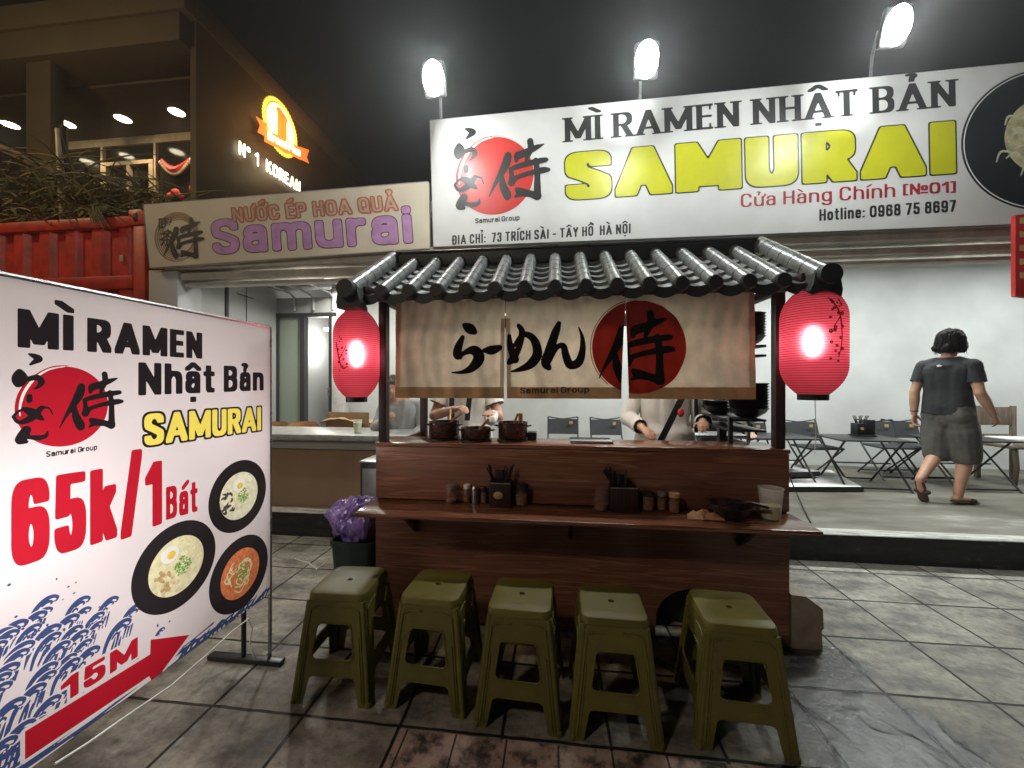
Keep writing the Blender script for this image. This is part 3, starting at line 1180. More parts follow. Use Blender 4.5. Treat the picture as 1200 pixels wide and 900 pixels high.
# facade beam with ledges
b_ = MB()
b_.box(-4.1, UR, 3.60, 3.80, 2.60, 2.72, .01)
b_.box(-4.1, UR, 3.66, 3.80, 2.50, 2.57, .01)
b_.box(-4.1, UR, 3.70, 3.80, 2.44, 2.47, .005)
b_.build("facade_beam", "beam", shop)
MB().box(-.7, UR, 3.72, 3.82, 2.73, CEIL + .7).build("parapet", "bldg2", shop)
MB().box(-4.1, -.7, 3.72, 3.82, 2.73, CEIL - .05).build("parapet", "bldg2", shop)
pl_ = PV(174, 300, 3.62).x
pr_ = PV(208, 300, 3.62).x
MB().box(pl_, pr_, 3.62, 3.9, PLAT, 2.6, .008).build("pillar", "greywall", shop)
# left partition: panels, frames, doorway into a bright back room
pv = 5.2
def UX(px): return PV(px, 400, pv).x
fr = MB()
vm = PU(265, 400, -4.05).y
fr.box(-4.05, -4.03, vm - .02, vm + .02, PLAT, 2.78)
fr.box(-4.05, -4.03, 3.71, 3.75, PLAT, 2.78)
zt = PV(358, 372, pv).z
fr.box(UX(323), UX(396), pv - .032, pv + .06, zt, zt + .06)
fr.box(UX(353), UX(358), pv - .03, pv + .06, PLAT, zt)
fr.box(UX(323), UX(327), pv - .03, pv + .06, PLAT, zt)
fr.build("door_frame", "frame", shop)
MB().box(UX(327), UX(353), pv + .01, pv + .03, PLAT, zt).build("glass_pane", "greenglass", shop)
MB().box(UX(323), UX(396), pv - .01, pv + .05, zt + .062, PV(358, 349, pv).z).build("lintel_panel", "greywall", shop)
MB().box(UX(390), UX(404), pv - .03, pv + .1, PLAT, CEIL, .005).build("column", "white", shop)
dr = MB()
dr.box(UX(386), UX(389.5), pv - .02, pv + .05, PLAT, zt)
dr.build("door_leaf", "frame", shop)
MB().box(UX(386.5), UX(388), pv - .06, pv - .02, 1.22, 1.34, .004).build("door_handle", "steel", shop)
# pipes and dark service void under the left ceiling
pp = MB()
for k, (a, bb) in enumerate([(-3.9, .02), (-3.6, .04), (-3.3, .03)]):
    pp.tube([(a, 4.1, 2.75 - bb), (a + .1, 4.8, 2.73 - bb), (a + .12, 5.1, 2.71 - bb), (a + .14, 5.16, 2.66 - bb), (a + .14, 5.165, 2.45)], .018, 8)
pp.build("pipe", "greywall", shop)
MB().box(-4.04, -3.0, 3.85, pv + .04, 2.76, 3.08).build("ceiling_void", "frame", shop)
hk = MB()
hk.tube([PU(289, 337, -4.04), PU(289, 376, -4.04)], .004, 6)
hk.tube([PU(278, 344, -4.038), PU(297, 350, -4.038)], .006, 6)
hk.build("wire_hook", "black", shop)
# doorway room lamp
rm = MB()
c_ = PV(385, 386, pv + .9)
rm.lathe([(0.001, 0), (.07, .0), (.08, .02), (.07, .04), (.001, .04)], c_ - Vector((0, 0, .02)), 16, None, False)
rm.build("ceiling_lamp", emit("downlight_glow", (1, .98, .92), 6), shop)
MB().box(UX(323), UX(410), pv + 1.6, pv + 1.7, PLAT, 3.0).build("wall", "white", shop)
lamp("back_room_light", 'POINT', (c_.x, c_.y - .05, c_.z - .3), 26, (1, .97, .9), .08)
# cable run high on the right-hand wall
cb = MB()
cb.tube([PV(980, 303, 5.99), PV(1080, 299, 5.99), PV(1195, 293, 5.99)], .014, 6)
cb.build("conduit", "white", shop)
# fluorescent battens, hidden from here behind the sign, light the room
for k, (x, y, w, e) in enumerate([(1.2, 4.6, 1.2, 75), (3.6, 4.6, 1.2, 72), (6.0, 4.6, 1.2, 64)]):
    MB().box(x - .6, x + .6, y - .03, y + .03, CEIL - .05, CEIL - .003, .006).build("tube_light", emit("tube_glow_%d" % k, (.95, 1, .98), 4.0), shop)
    lamp("batten_light", 'AREA', (x, y, CEIL - .07), e, (.94, 1.0, .97), w, (x, y, 0), .12)
lamp("left_room_light", 'AREA', (-2.7, 4.6, 2.9), 62, (1, .97, .88), .9, (-2.9, 4.5, 0), .2)

# ------------------------------------------------------------------ MAIN SIGN
SV = 3.55
main = thing("shop_sign", "wide white shop sign with big yellow capitals, red sun emblem and a printed bowl", "sign", PV(840, 275, SV + .02))


class Quad(Plane):
    pass


mp_ = Plane(lambda x, y: PV(x, y, SV), (0, -1, 0))
tl, bl = PV(504, 141, SV), PV(508, 289, SV)
tr, br_ = PV(1200, 73, SV), PV(1200, 262, SV)
ext = 1.5
k1 = (tr.x + ext - tl.x) / (tr.x - tl.x)
TRx = tl + (tr - tl) * k1
BRx = bl + (br_ - bl) * ((TRx.x - bl.x) / (br_.x - bl.x))


def slab(a, b, c, d, th, name, m, parent):
    """front quad a b c d (facing -y) with thickness th"""
    o = Vector((0, th, 0))
    mb = MB()
    mb.add([a, b, c, d, a + o, b + o, c + o, d + o], [(0, 1, 2, 3), (7, 6, 5, 4), (0, 4, 5, 1), (1, 5, 6, 2), (2, 6, 7, 3), (3, 7, 4, 0)])
    return mb.build(name, m, parent, angle=0)


slab(bl, BRx, TRx, tl, .05, "sign_panel", 'sign_white', main)
fm = MB()
for a, b in ((tl, TRx), (bl, BRx), (tl, bl)):
    fm.tube([a + Vector((0, .012, 0)), b + Vector((0, .012, 0))], .011, 6)
fm.build("sign_frame", 'grey_metal', main)
emblem(mp_, (579.2, 206.2), 45.5, 45.5, main, 'ink', 'ink_red', 'ink_white')
sign_text(mp_, "MÌ RAMEN NHẬT BẢN", (662, 167), (1120, 124.5), (661.5, 138.5), "lettering", 'ink', main, .086, .046, .86, .11, .27, 1 / 40, serif=True, mk=.9)
sign_text(mp_, "SAMURAI", (663, 235), (1120, 203), (662, 180), "lettering", ['ink_yel', 'ink'], main, .182, .088, .95, .07, .3, 1 / 44, outline=.022, p=10)
sign_text(mp_, "Cửa Hàng Chính", (868, 243), (1049, 231), (868, 227.5), "lettering", 'ink_dred', main, .075, .045, 1.05, .13, .3, 1 / 26, p=3)
sign_text(mp_, "[№01]", (1058, 229), (1120, 225.5), (1058, 216), "lettering", 'ink_dred', main, .10, .07, 1.1, .1, .3, 1 / 30)
sign_text(mp_, "Hotline: 0968 75 8697", (960, 259), (1120, 248), (960, 245.5), "lettering", 'ink', main, .085, .075, .68, .1, .26, 1 / 26, p=5)
sign_text(mp_, "ĐỊA CHỈ:  73 TRÍCH SÀI - TÂY HỒ  HÀ NỘI", (530, 287), (739, 273.5), (530, 276), "lettering", 'ink', main, .08, .07, .62, .11, .24, 1 / 26, p=5)
sign_text(mp_, "Samurai Group", (557, 262), (609, 258), (557, 256), "lettering", 'ink', main, .11, .085, 1.2, .12, .3, 1 / 22, p=5)
# printed bowl
bc = PV(1226, 163, SV)
rb_ = bc.x - PV(1126, 170, SV).x
mb = MB(); disc(mb, bc + Vector((0, -.0015, 0)), Vector((rb_, 0, 0)), Vector((0, 0, rb_ * .94)), 90)
mb.build("printed_bowl", mat("print_bowl_black", (.02, .026, .028), .35), main, angle=0, recalc=False)
mb = MB(); disc(mb, bc + Vector((0, -.0027, 0)), Vector((rb_, 0, 0)) * .975, Vector((0, 0, rb_ * .94)) * .975, 90, .985)
mb.build("printed_rim", 'ink_white', main, angle=0, recalc=False)
mb = MB(); disc(mb, bc + Vector((.02, -.0027, .03)), Vector((rb_ * .52, 0, 0)), Vector((0, 0, rb_ * .52)), 60)
mb.build("printed_soup", 'soup', main, angle=0, recalc=False)
mb = MB()
rs = random.Random(3)
sm = []
for k in range(46):
    a, r0 = rs.uniform(0, 2 * PI), math.sqrt(rs.random()) * rb_ * .46
    x, y, d = r0 * math.cos(a), r0 * math.sin(a), rs.uniform(.05, .14)
    aa = rs.uniform(0, PI)
    sm += brush([[(x, y, .006), (x + d * math.cos(aa), y + d * math.sin(aa), .009), (x + d * 1.4 * math.cos(aa + .6), y + d * 1.4 * math.sin(aa + .6), .005)]])
paint(mb, sm, .004, lambda x, y: bc + Vector((x + .02, -.0039, y + .03)), p=2)
mb.build("printed_noodle", mat("print_noodle", (.62, .6, .42), .5, 0, .2, 20), main, angle=0, recalc=False)

# ------------------------------------------------------------------ SMALL JUICE SIGN
sv2 = SV + .006
juice = thing("juice_sign", "long cream coloured juice shop sign with mauve rounded letters left of the white sign", "sign", PV(340, 305, SV + .02))
jp = Plane(lambda x, y: PV(x, y, sv2), (0, -1, 0))
slab(PV(176, 314, sv2), PV(503.5, 291, sv2), PV(502.5, 213, sv2), PV(168.5, 240, sv2), .04, "sign_panel", 'sign_cream', juice)
fm = MB()
for a, b in (((176, 314), (503, 291)), ((168.5, 240), (502, 213)), ((168.5, 240), (176, 314))):
    fm.tube([PV(*a, sv2 + .008), PV(*b, sv2 + .008)], .009, 6)
fm.build("sign_frame", 'grey_metal', juice)
sign_text(jp, "NƯỚC ÉP HOA QUẢ", (274, 260.5), (466, 246), (272, 244.5), "lettering", ['ink_tan', 'ink_brown'], juice, .07, .065, .95, .2, .32, 1 / 26, outline=.10, p=3, mk=.9)
sign_text(jp, "Samurai", (250, 298.5), (484, 284.5), (247, 258), "lettering", ['ink_pink', 'ink_plum'], juice, .125, .095, 1.3, .13, .3, 1 / 40, outline=.022, p=3)
c0 = PV(207.5, 277.7, sv2)
r0 = (PV(207.5, 277.7 - 29, sv2) - c0).z
mb = MB()
sm = []
for k in range(5):
    q = r0 * (.98 - .07 * k)
    a0 = rs.uniform(0, 6)
    sm += brush([[(q * math.cos(a0 + t * .35) + .006 * k, q * math.sin(a0 + t * .35), .003 + .005 * math.sin(t * PI / 16)) for t in range(17)]])
paint(mb, sm, .004, lambda x, y: c0 + Vector((x, -.0015, y)), p=2)
mb.build("brush_ring", mat("ink_ring_brown", (.26, .17, .10), .5), juice, angle=0, recalc=False)
emblem(jp, (216 - 36 * .55, 279 + 5), 21 * 1.45, 21 * 1.45, juice, 'ink', 'ink_red', 'ink_white', .0027, 6, sun=False)
for ch, px, py, hh in (("喫", 185, 271, 19), ("茶", 187, 287, 18)):
    cu = bpy.data.curves.new("t", 'FONT')
    cu.body = ch
    cu.offset = .016
    to = bpy.data.objects.new("t", cu)
    COL.objects.link(to)
    me = bpy.data.meshes.new_from_object(to.evaluated_get(bpy.context.evaluated_depsgraph_get()))
    bpy.data.objects.remove(to)
    A, B, C = PV(px, py, sv2), PV(px + hh, py - hh * .07, sv2), PV(px, py - hh, sv2)
    mb = MB()
    mb.add([A + (B - A) * v.co.x + (C - A) * v.co.y + Vector((0, -.0027, 0)) for v in me.vertices], [tuple(p.vertices) for p in me.polygons])
    mb.build("brush_lettering", 'ink', juice, angle=0, recalc=False)

# ------------------------------------------------------------------ FLOODLIGHTS over the sign
M['lampglow'] = emit("flood_glow", (.94, 1, 1), 260)
for k, (px, py, ptx) in enumerate([(508, 92, 517), (758, 70, 750), (1052, 30, 1020)]):
    p = PV(px, py, SV - .62)
    base = PV(ptx, [142, 118, 92][k], SV + .02)
    lab = ["bright floodlight on an arm above the left end of the white sign", "bright floodlight above the middle of the white sign", "bright floodlight above the right half of the white sign"][k]
    fl = thing("floodlight", lab, "floodlight", p, 0, "floodlights above the white sign")
    mb = MB()
    mb.tube([base, base + Vector((0, -.02, .18)), p + Vector((0, .16, .10)), p + Vector((0, .07, .05))], .013, 8)
    mb.build("arm", 'grey_metal', fl)
    rot = Matrix.Rotation(R(18), 4, 'X')
    T_ = Matrix.Translation(p) @ rot
    mb = MB(); mb.box(-.09, .09, .006, .05, -.12, .12, .02, T_)
    for q in range(6):
        mb.box(-.07 + q * .026, -.062 + q * .026, .05, .075, -.06, .06, 0, T_)
    mb.build("housing", 'blackm', fl)
    mb = MB(); mb.ell(T_ @ Vector((0, -.004, 0)), .082, .03, .118, 20, 14, rot.to_3x3())  # oversized bulging lens, its shape stands in for the lamp's glare
    mb.build("lens", 'lampglow', fl)
    lp = p + Vector((0, -.05, -.05))
    hot = PV(*[(548, 163), (728, 122), (985, 112)][k], SV)
    lamp("flood_aim", 'SPOT', p + Vector((0, .08, -.14)), 34, (.95, 1, .99), .05, hot, spot=R(80), blend=1.0)
    lamp("flood_beam", 'POINT', lp, 62, (.95, 1, .99), .07)

# ------------------------------------------------------------------ NEIGHBOUR BUILDING, upper left (dark, warm downlights)
US = -6.51                    # its side wall, facing the stall
VF, VB = 6.3, 8.3
nb = thing("corner_building", "dark two storey corner building with warm soffit lights and glowing sign behind the container", "building", (-9, 9, 0))
ZC = 7.46
ztop = PU(238, 4, US).z
MB().box(US - .12, US, VF, 14.2, 0, ztop - .45).build("side_wall", 'shopdark', nb)
rf = MB()
rf.box(-13.0, US + .03, VF - .25, VB + 6, ztop - .45, ztop, .02)
rf.build("roof_slab", 'bldg', nb)
lp_ = MB()
zb = PV(232, 27, VF - .2).z
zl = PV(200, 60, VF).z
lp_.box(-13.0, US - .125, VF - .2, VF + .55, zl, ztop - .453, .01)
lp_.build("soffit_beam", 'bldg', nb)
MB().box(-13.0, US - .125, VF + .553, VB + .1, ZC, ZC + .12).build("soffit", 'bldg2', nb)
px0, px1 = PV(38, 100, VF).x, PV(72, 100, VF).x
MB().box(px0, px1 - .1, VF - .1, VF + .12, 0, zl - .003, .02).build("pillar", 'bldg2', nb)
zw0, zw1 = PV(120, 172, VB).z, PV(180, 158, VB).z
MB().box(-13.0, US - .125, VB, VB + .15, zw0, ZC - .003).build("wall_band", 'cream', nb)
MB().box(-13.0, US - .125, VB, VB + .15, 0, PV(150, 262, VB).z).build("wall", 'bldg2', nb)
MB().box(-13.0, US - .125, VB + 2.5, VB + 2.6, 0, ZC).build("wall", 'shopdark', nb)


def wx(px):
    return PV(px, 200, VB).x


zs0, zs1 = PV(150, 262, VB).z, zw0
gl = MB(); gl.box(-13, US - .13, VB + .06, VB + .075, zs0, zs1); gl.build("window_glass", 'winglass', nb)
for px in (60, 120, 182, 228):
    MB().box(wx(px) - .03, wx(px) + .03, VB - .02, VB + .055, zs0, zs1).build("window_mullion", 'cream', nb)
op = MB()
z0_, z1_ = PV(150, 240, VB).z, PV(150, 194, VB).z
for a, b in ((122, 126), (150, 153), (176, 181)):
    op.box(wx(a), wx(b), VB - .04, VB + .05, z0_, z1_)
op.box(wx(122), wx(181), VB - .043, VB + .05, z1_, z1_ + .09)
op.box(wx(122), wx(181), VB - .043, VB + .05, z0_ - .09, z0_)
op.build("sliding_window_frame", 'cream', nb)
# festive garland in the window
c = PV(207, 196, VB - .05)
arcp = lambda t, dz: c + Vector((-.40 + .80 * t / 18, 0, .12 - .30 * math.sin(PI * t / 18) + dz))
ga = MB(); ga.tube([arcp(t, .09) for t in range(19)], [.03 + .075 * math.sin(PI * t / 18) for t in range(19)], 8); ga.build("garland", 'redprint', nb)
ga = MB()
for t in range(19):
    ga.ell(arcp(t, -.0) + Vector((0, -.04, 0)), .042, .03, .05, 8, 6)
ga.build("garland_fringe", 'cream', nb)
gr = MB()
for q, s_ in ((PV(205, 226, VB - .07), .13), (PV(199, 229, VB - .07), .08), (PV(212, 230, VB - .07), .09), (PV(227, 221, VB - .07), .13)):
    gr.ell(q, s_, .05, s_ * .8, 10, 8)
gr.build("window_ornament", 'redprint', nb)
# downlights
for px, py in ((-48, 150), (12, 147), (78, 146), (144, 140), (207, 132)):
    p = PZ(px, py, ZC - .012)
    mb = MB(); mb.lathe([(.001, 0), (.13, 0), (.15, .01), (.001, .011)], p, 20, None, False)
    mb.build("downlight", emit("downlight_warm", (1, .86, .58), 14), nb)
    lamp("soffit_spot", 'SPOT', p - Vector((0, 0, .06)), 120, WARM, .12, (p.x, p.y, 0), spot=R(125), blend=.8)
# lit sign on the side wall
sp = Plane(lambda x, y: PU(x, y, US + .05), (1, 0, 0))
M['neon_white'] = emit("neon_white", (1, .88, .62), 7)
M['neon_yel'] = emit("neon_yellow", (1, .66, .08), 1.7)
M['neon_org'] = emit("neon_orange", (1, .26, .04), .75)
M['neon_pale'] = emit("neon_pale", (1, .86, .40), 2.2)
M['neon_dark'] = mat("neon_dark_figure", (.5, .3, .03), .5)
gs = thing("lit_wall_sign", "glowing round orange badge and white letters on the dark side wall", "sign", sp.hit(330, 170))
sign_text(sp, "N° 1  KOREAN", (279, 180.5), (351, 226), (279, 164.5), "lettering", 'neon_white', gs, .10, .08, 1.05, .2, .4, 1 / 26, .02)
cc = sp.hit(329, 150)
rz = (sp.hit(329, 119) - cc).z
ry = abs(sp.hit(350, 160).y - sp.hit(308, 140).y) / 2
ey_, ez_ = Vector((0, ry, 0)), Vector((0, 0, rz * 1.02))
mb = MB()
n_ = 96
mb.add([cc + (ey_ * math.cos(2 * PI * k / n_) + ez_ * math.sin(2 * PI * k / n_)) * (1.0 if k % 2 else .93) for k in range(n_)], [tuple(range(n_))])
mb.build("badge_rim", 'neon_yel', gs, angle=0)
mb = MB(); disc(mb, cc + Vector((.012, 0, 0)), ey_ * .84, ez_ * .84, 60, .94); mb.build("badge_ring", 'neon_org', gs, angle=0)
mb = MB(); disc(mb, cc + Vector((.012, 0, 0)), ey_ * .78, ez_ * .78, 60); mb.build("badge_face", 'neon_pale', gs, angle=0)
fg = MB()
for dy, dz, w, h in ((-.08, .12, .16, .55), (.16, .10, .14, .5)):
    c = cc + ey_ * dy + ez_ * dz + Vector((.024, 0, 0))
    fg.add([c + ey_ * a + ez_ * b for a, b in ((-w, -h), (w, -h), (w * .9, h * .5), (w * 1.4, h * .8), (w * .5, h), (-w * .5, h), (-w * 1.4, h * .8), (-w * .9, h * .5))], [tuple(range(8))])
fg.build("badge_figure", 'neon_org', gs, angle=0)
bn = Plane(sp.hit, (1, 0, 0))
def bp(px, py, l): return sp.hit(px, py) + Vector((l, 0, 0))
mb = MB()
mb.add([bp(308, 150, .036), bp(352, 174, .036), bp(352, 188, .036), bp(308, 166, .036)], [(0, 1, 2, 3)])
mb.add([bp(298, 136, .034), bp(311, 145, .034), bp(311, 161, .034), bp(300, 155, .034), bp(303, 147, .034)], [(0, 1, 2, 3, 4)])
mb.add([bp(350, 172, .034), bp(361, 176, .034), bp(358, 184, .034), bp(361, 192, .034), bp(350, 186, .034)], [(0, 1, 2, 3, 4)])
mb.build("badge_ribbon", 'neon_org', gs, angle=0)
sign_text(sp, "Bread Plus", (314, 163.5), (349, 182.5), (314, 155), "lettering", 'neon_white', gs, .1, .08, 1.0, .12, .3, 1 / 22, .05) if False else None
GL['d'] = (.42, [el(.5, .36, .5, .36, 0, 360, 32), [(1, 0), (1, 1)]])
GL['s'] = (.36, [[(x, y * .72) for x, y in GL['S'][1][0]]])
sign_text(sp, "Bread Plus", (312, 163), (350, 183.5), (312, 153.5), "lettering", 'neon_white', gs, .09, .08, 1.0, .12, .25, 1 / 22, .05)
lamp("badge_glow", 'POINT', sp.hit(331, 150) + Vector((.55, 0, 0)), 42, (1, .45, .12), .4)
lamp("letter_glow", 'POINT', sp.hit(318, 205) + Vector((.35, 0, .1)), 16, (1, .75, .42), .3)

# ------------------------------------------------------------------ RED CONTAINER and the brush on top
CVF, CU = 3.9, -4.66
ct = thing("shipping_container", "red corrugated steel container beside the juice sign", "container", (-6.2, 4.6, 0))
zt_ = PV(140, 249, CVF).z
co_ = MB()
zA, zB = .35, zt_ - .16


def corr(a, b):
    x = -9.5 + (CU - .14 + 9.5) * a
    ph = (x * 1 / .36) % 1.0
    h = 0 if ph < .36 else (1 if .5 < ph < .86 else ((ph - .36) / .14 if ph <= .5 else (1 - ph) / .14))
    return Vector((x, CVF + .012 + .05 * h, zA + (zB - zA) * b))


co_.grid(corr, 360, 1)
co_.build("corrugated_side", 'container', ct, angle=25)
rl = MB()
rl.box(-9.5, CU - .16, CVF - .015, CVF + .06, zt_ - .17, zt_ - .05, .012)
rl.build("top_rail", 'container', ct)
zr = PV(100, 330, CVF).z
MB().box(-9.5, CU - .16, CVF - .02, CVF + .01, zr - .1, zr + .05, .01).build("side_rail", 'container', ct)
MB().box(CU - .155, CU, CVF - .02, CVF + .14, 0, zt_ - .17, .012).build("corner_post", 'container', ct)
cs_ = MB(); cs_.box(CU - .20, CU + .004, CVF - .035, CVF + .16, zt_ - .168, zt_ + .01, .012)
cas = cs_.build("corner_casting", 'container', ct)
sl = MB(); sl.cap((CU - .10, CVF - .037, zt_ - .11), (CU - .10, CVF - .037, zt_ - .05), .028, .028, .2, (0, 1, 0)); sl.build("casting_hole", 'black', cas)
MB().box(-9.5, CU, CVF + .07, CVF + 2.4, 0, zt_ - .02).build("container_body", 'container', ct)
mb = MB(); mb.box(PV(146, 300, CVF).x - .02, PV(146, 300, CVF).x + .03, CVF - .04, CVF - .021, PV(146, 308, CVF).z, PV(146, 300, CVF).z, .005); mb.build("lock_plate", 'cream', ct)

rb = random.Random(11)
tw, lf = MB(), MB()
for k in range(520):
    x = rb.uniform(-7.9, CU - .1)
    hmax = .95 * math.exp(-((x + 6.6) / 1.25) ** 2) + .12 + .25 * math.exp(-((x + 5.1) / .35) ** 2)
    y = CVF + rb.uniform(.0, 1.2)
    z = zt_ - .05 + rb.random() ** 1.4 * hmax
    L = rb.uniform(.25, .9)
    a, el_ = rb.uniform(0, 2 * PI), rb.uniform(-.25, .6)
    d = Vector((math.cos(a) * math.cos(el_), .5 * math.sin(a) * math.cos(el_), math.sin(el_)))
    pts, p = [], Vector((x, y, z))
    dr_ = rb.uniform(.2, .9)
    for i in range(6):
        pts.append(p.copy())
        p = p + d * L / 5
        d = (d + Vector((rb.uniform(-.12, .12), rb.uniform(-.1, .1), -dr_ * .22))).normalized()
        p.z = max(p.z, zt_ - .1)
    (tw if rb.random() < .9 else lf).tube(pts, [.011, .010, .009, .008, .006, .003], 4)
for k in range(2600):
    x = rb.uniform(-7.9, CU - .05)
    hmax = .9 * math.exp(-((x + 6.6) / 1.25) ** 2) + .14 + .28 * math.exp(-((x + 5.1) / .35) ** 2)
    p = Vector((x, CVF + rb.uniform(-.03, 1.2), zt_ - .05 + rb.random() * hmax * .95))
    a, e = rb.uniform(0, 2 * PI), rb.uniform(-1.1, .5)
    d = Vector((math.cos(a) * math.cos(e), math.sin(a) * math.cos(e), math.sin(e))) * rb.uniform(.08, .24)
    w = Vector((-math.sin(a), math.cos(a), rb.uniform(-.5, .5))) * rb.uniform(.006, .016)
    tw.add([p - w, p + d * .5 - w * 1.3, p + d, p + d * .5 + w * 1.3, p + w], [(0, 1, 2, 3, 4)])
# vine tail hanging over the corner
for k in range(24):
    p = PV(110 + rb.uniform(-8, 8), 243, CVF - .04)
    q = PV(118 + rb.uniform(-12, 12), rb.uniform(252, 268), CVF - .07)
    tw.tube([p + Vector((0, .1, .05)), (p + q) / 2 + Vector((0, -.04, .04)), q], [.012, .009, .004], 4)
o = tw.build("dry_brush_heap", 'twig', angle=0, recalc=False)
tag(o, "heap of dry brush and vines lying on top of the red container", "brush heap", kind="stuff")
o = lf.build("pale_stalks", 'stalk', angle=0, recalc=False)
tag(o, "pale dry stalks poking out of the brush heap on the container", "stalks", kind="stuff")
pb = PV(74, 246, CVF + .3)
pt = PV(69, 152, CVF + .3)
mb = MB(); mb.tube([pb - Vector((0, 0, .15)), pt], .035, 10)
po = thing("white_pole", "white pole standing upright in the brush on the red container", "pole", pb)
mb.build("pole", 'cream', po)
mb = MB(); mb.tube([pt + Vector((.04, .02, .06)), PV(75, 200, CVF + .34)], .04, 8); mb.build("dark_bar", 'black', po)
bmq = MB(); bmq.tube([PV(-10, 168, CVF + .2), PV(70, 206, CVF + .2)], .05, 6)
tag(bmq.build("fallen_board", 'oldwood'), "weathered brown board lying slantwise across the brush heap", "board")

# ------------------------------------------------------------------ THE FOOD STALL
SF = 2.17                                   # front panel plane
U0, U1 = -1.06, 1.22
ZT = 1.045                                  # counter top
SB = 2.95
stall = thing("food_stall", "dark wood street food stall with black tiled roof, counter and fold out ledge", "food stall", (.08, 2.5, 0))
MB().box(U0, U1, SF, SF + .02, .715, ZT - .024, .003).build("front_panel", 'wood', stall)
ul, ur = PV(768, 690, SF).x, PV(868, 690, SF).x
za = PV(800, 689, SF).z
arch = [(U0, .012), (ul, .012)] + [((ul + ur) / 2 - (ur - ul) / 2 * math.cos(PI * t / 14), .08 + (za - .08) * math.sin(PI * t / 14) ** .8) for t in range(15)] + [(ur, .012), (U1, .012), (U1, .685), (U0, .685)]
lowp = MB().prism(arch, lambda a, b, d: Vector((a, SF + d, b)), 0, .02)
lowp.build("front_panel", 'wood', stall)
ct_ = MB(); ct_.box(U0 - .004, U1 + .004, SF - .006, SF + .27, ZT - .022, ZT, .004)
ct_.build("counter_top", 'wood_top', stall)
ld = MB(); ld.box(U0, U1, SF - .26, SF - .003, .69, .712, .004)
ledge = ld.build("ledge", 'wood_top', stall)
for u in (U0 + .25, .08, U1 - .25):
    mb = MB(); mb.prism([(0, 0), (-.2, 0), (0, -.16)], lambda a, b, d: Vector((u + d, SF - .004 + a, .687 + b)), -.012, .012); mb.build("bracket", 'post', ledge)
for x0, x1 in ((U0, U0 + .02), (U1 - .02, U1)):
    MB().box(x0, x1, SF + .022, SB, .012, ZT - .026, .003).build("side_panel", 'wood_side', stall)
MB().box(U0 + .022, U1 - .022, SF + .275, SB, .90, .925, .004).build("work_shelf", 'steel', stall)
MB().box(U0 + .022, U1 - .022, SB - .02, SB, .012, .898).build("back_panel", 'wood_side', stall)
ZR = 1.92
PW = .05
for x, y in ((U0 + .004, SF + .024), (U1 - PW - .004, SF + .024), (U0 + .004, SB - PW), (U1 - PW - .004, SB - PW)):
    MB().box(x, x + PW, y, y + PW, ZT + .001 if y < SB - .2 else .93, ZR, .004).build("post", 'post', stall)
bmm = MB()
bmm.box(U0 - .02, U1 + .02, SF + .025, SF + .085, ZR + .001, ZR + .09, .004)
bmm.box(U0 - .02, U1 + .02, SB - .06, SB, ZR + .001, ZR + .09, .004)
bmm.build("beam", 'post', stall)
for x in (U0 + .01, U1 - .06):
    MB().box(x, x + .05, SF - .20, SB - .063, ZR - .045, ZR - .001, .004).build("side_beam", 'post', stall)
# roof
E0, E1 = U0 - .06, U1 + .045
EV, RV = 1.95, 2.46
EZ, RZ = 1.875, 2.19
roof = MB()
ROLLS = 15
sp_ = (E1 - E0 - .10) / ROLLS
SLOPE = (RZ - EZ) / (RV - EV)
STEPS = 6


def roof_pt(u, v, lift=0):
    return Vector((u, v, EZ + (v - EV) * SLOPE + lift))


def pan(a, b):
    # scalloped courses: every course sags between two rolls and laps over the next
    k = b * STEPS
    fr_ = k - math.floor(k - 1e-9) if b > 0 else 0
    u = E0 + .05 + (E1 - E0 - .10) * a
    w = ((a * ROLLS) % 1.0 - .5) * 2
    v = EV + (RV - EV) * b
    return roof_pt(u, v, .002 - .030 * (1 - w * w))


eave = MB()
for s_ in range(STEPS):
    b0, b1 = s_ / STEPS, (s_ + 1) / STEPS + .03
    nu = ROLLS * 10

    def cour(a, b, b0=b0, b1=b1):
        w = ((a * ROLLS) % 1.0 - .5) * 2
        v = EV + (RV - EV) * (b0 + (b1 - b0) * b)
        return roof_pt(E0 + .05 + (E1 - E0 - .10) * a, v, .004 - .036 * (1 - w * w) + (.020 if b < .5 else 0.0))
    roof.grid(cour, nu, 1)

    def lip(a, b, b0=b0):
        w = ((a * ROLLS) % 1.0 - .5) * 2
        v = EV + (RV - EV) * b0
        return roof_pt(E0 + .05 + (E1 - E0 - .10) * a, v, .004 - .036 * (1 - w * w) + .020 - .022 * b - (.03 * b if b0 == 0 else 0))
    (roof if s_ else eave).grid(lip, nu, 1)
roof_o = roof.build("roof", 'tile', stall, angle=50, recalc=False)
eave.build("eave_lip", 'tile_dark', roof_o, angle=50, recalc=False)  # front edge of the same tiles, shade put in as a darker colour
mb = MB()
for a in (0, 1):
    y0, y1 = (EV + .03, RV) if a == 0 else (RV, 2 * RV - EV)
    z0, z1 = (EZ - .03, RZ - .05) if a == 0 else (RZ - .05, EZ - .05)
    mb.add([(E0 + .05, y0, z0), (E1 - .05, y0, z0), (E1 - .05, y1, z1), (E0 + .05, y1, z1)], [(0, 1, 2, 3)])
mb.build("roof_underside", 'tile_dark', stall, angle=0)


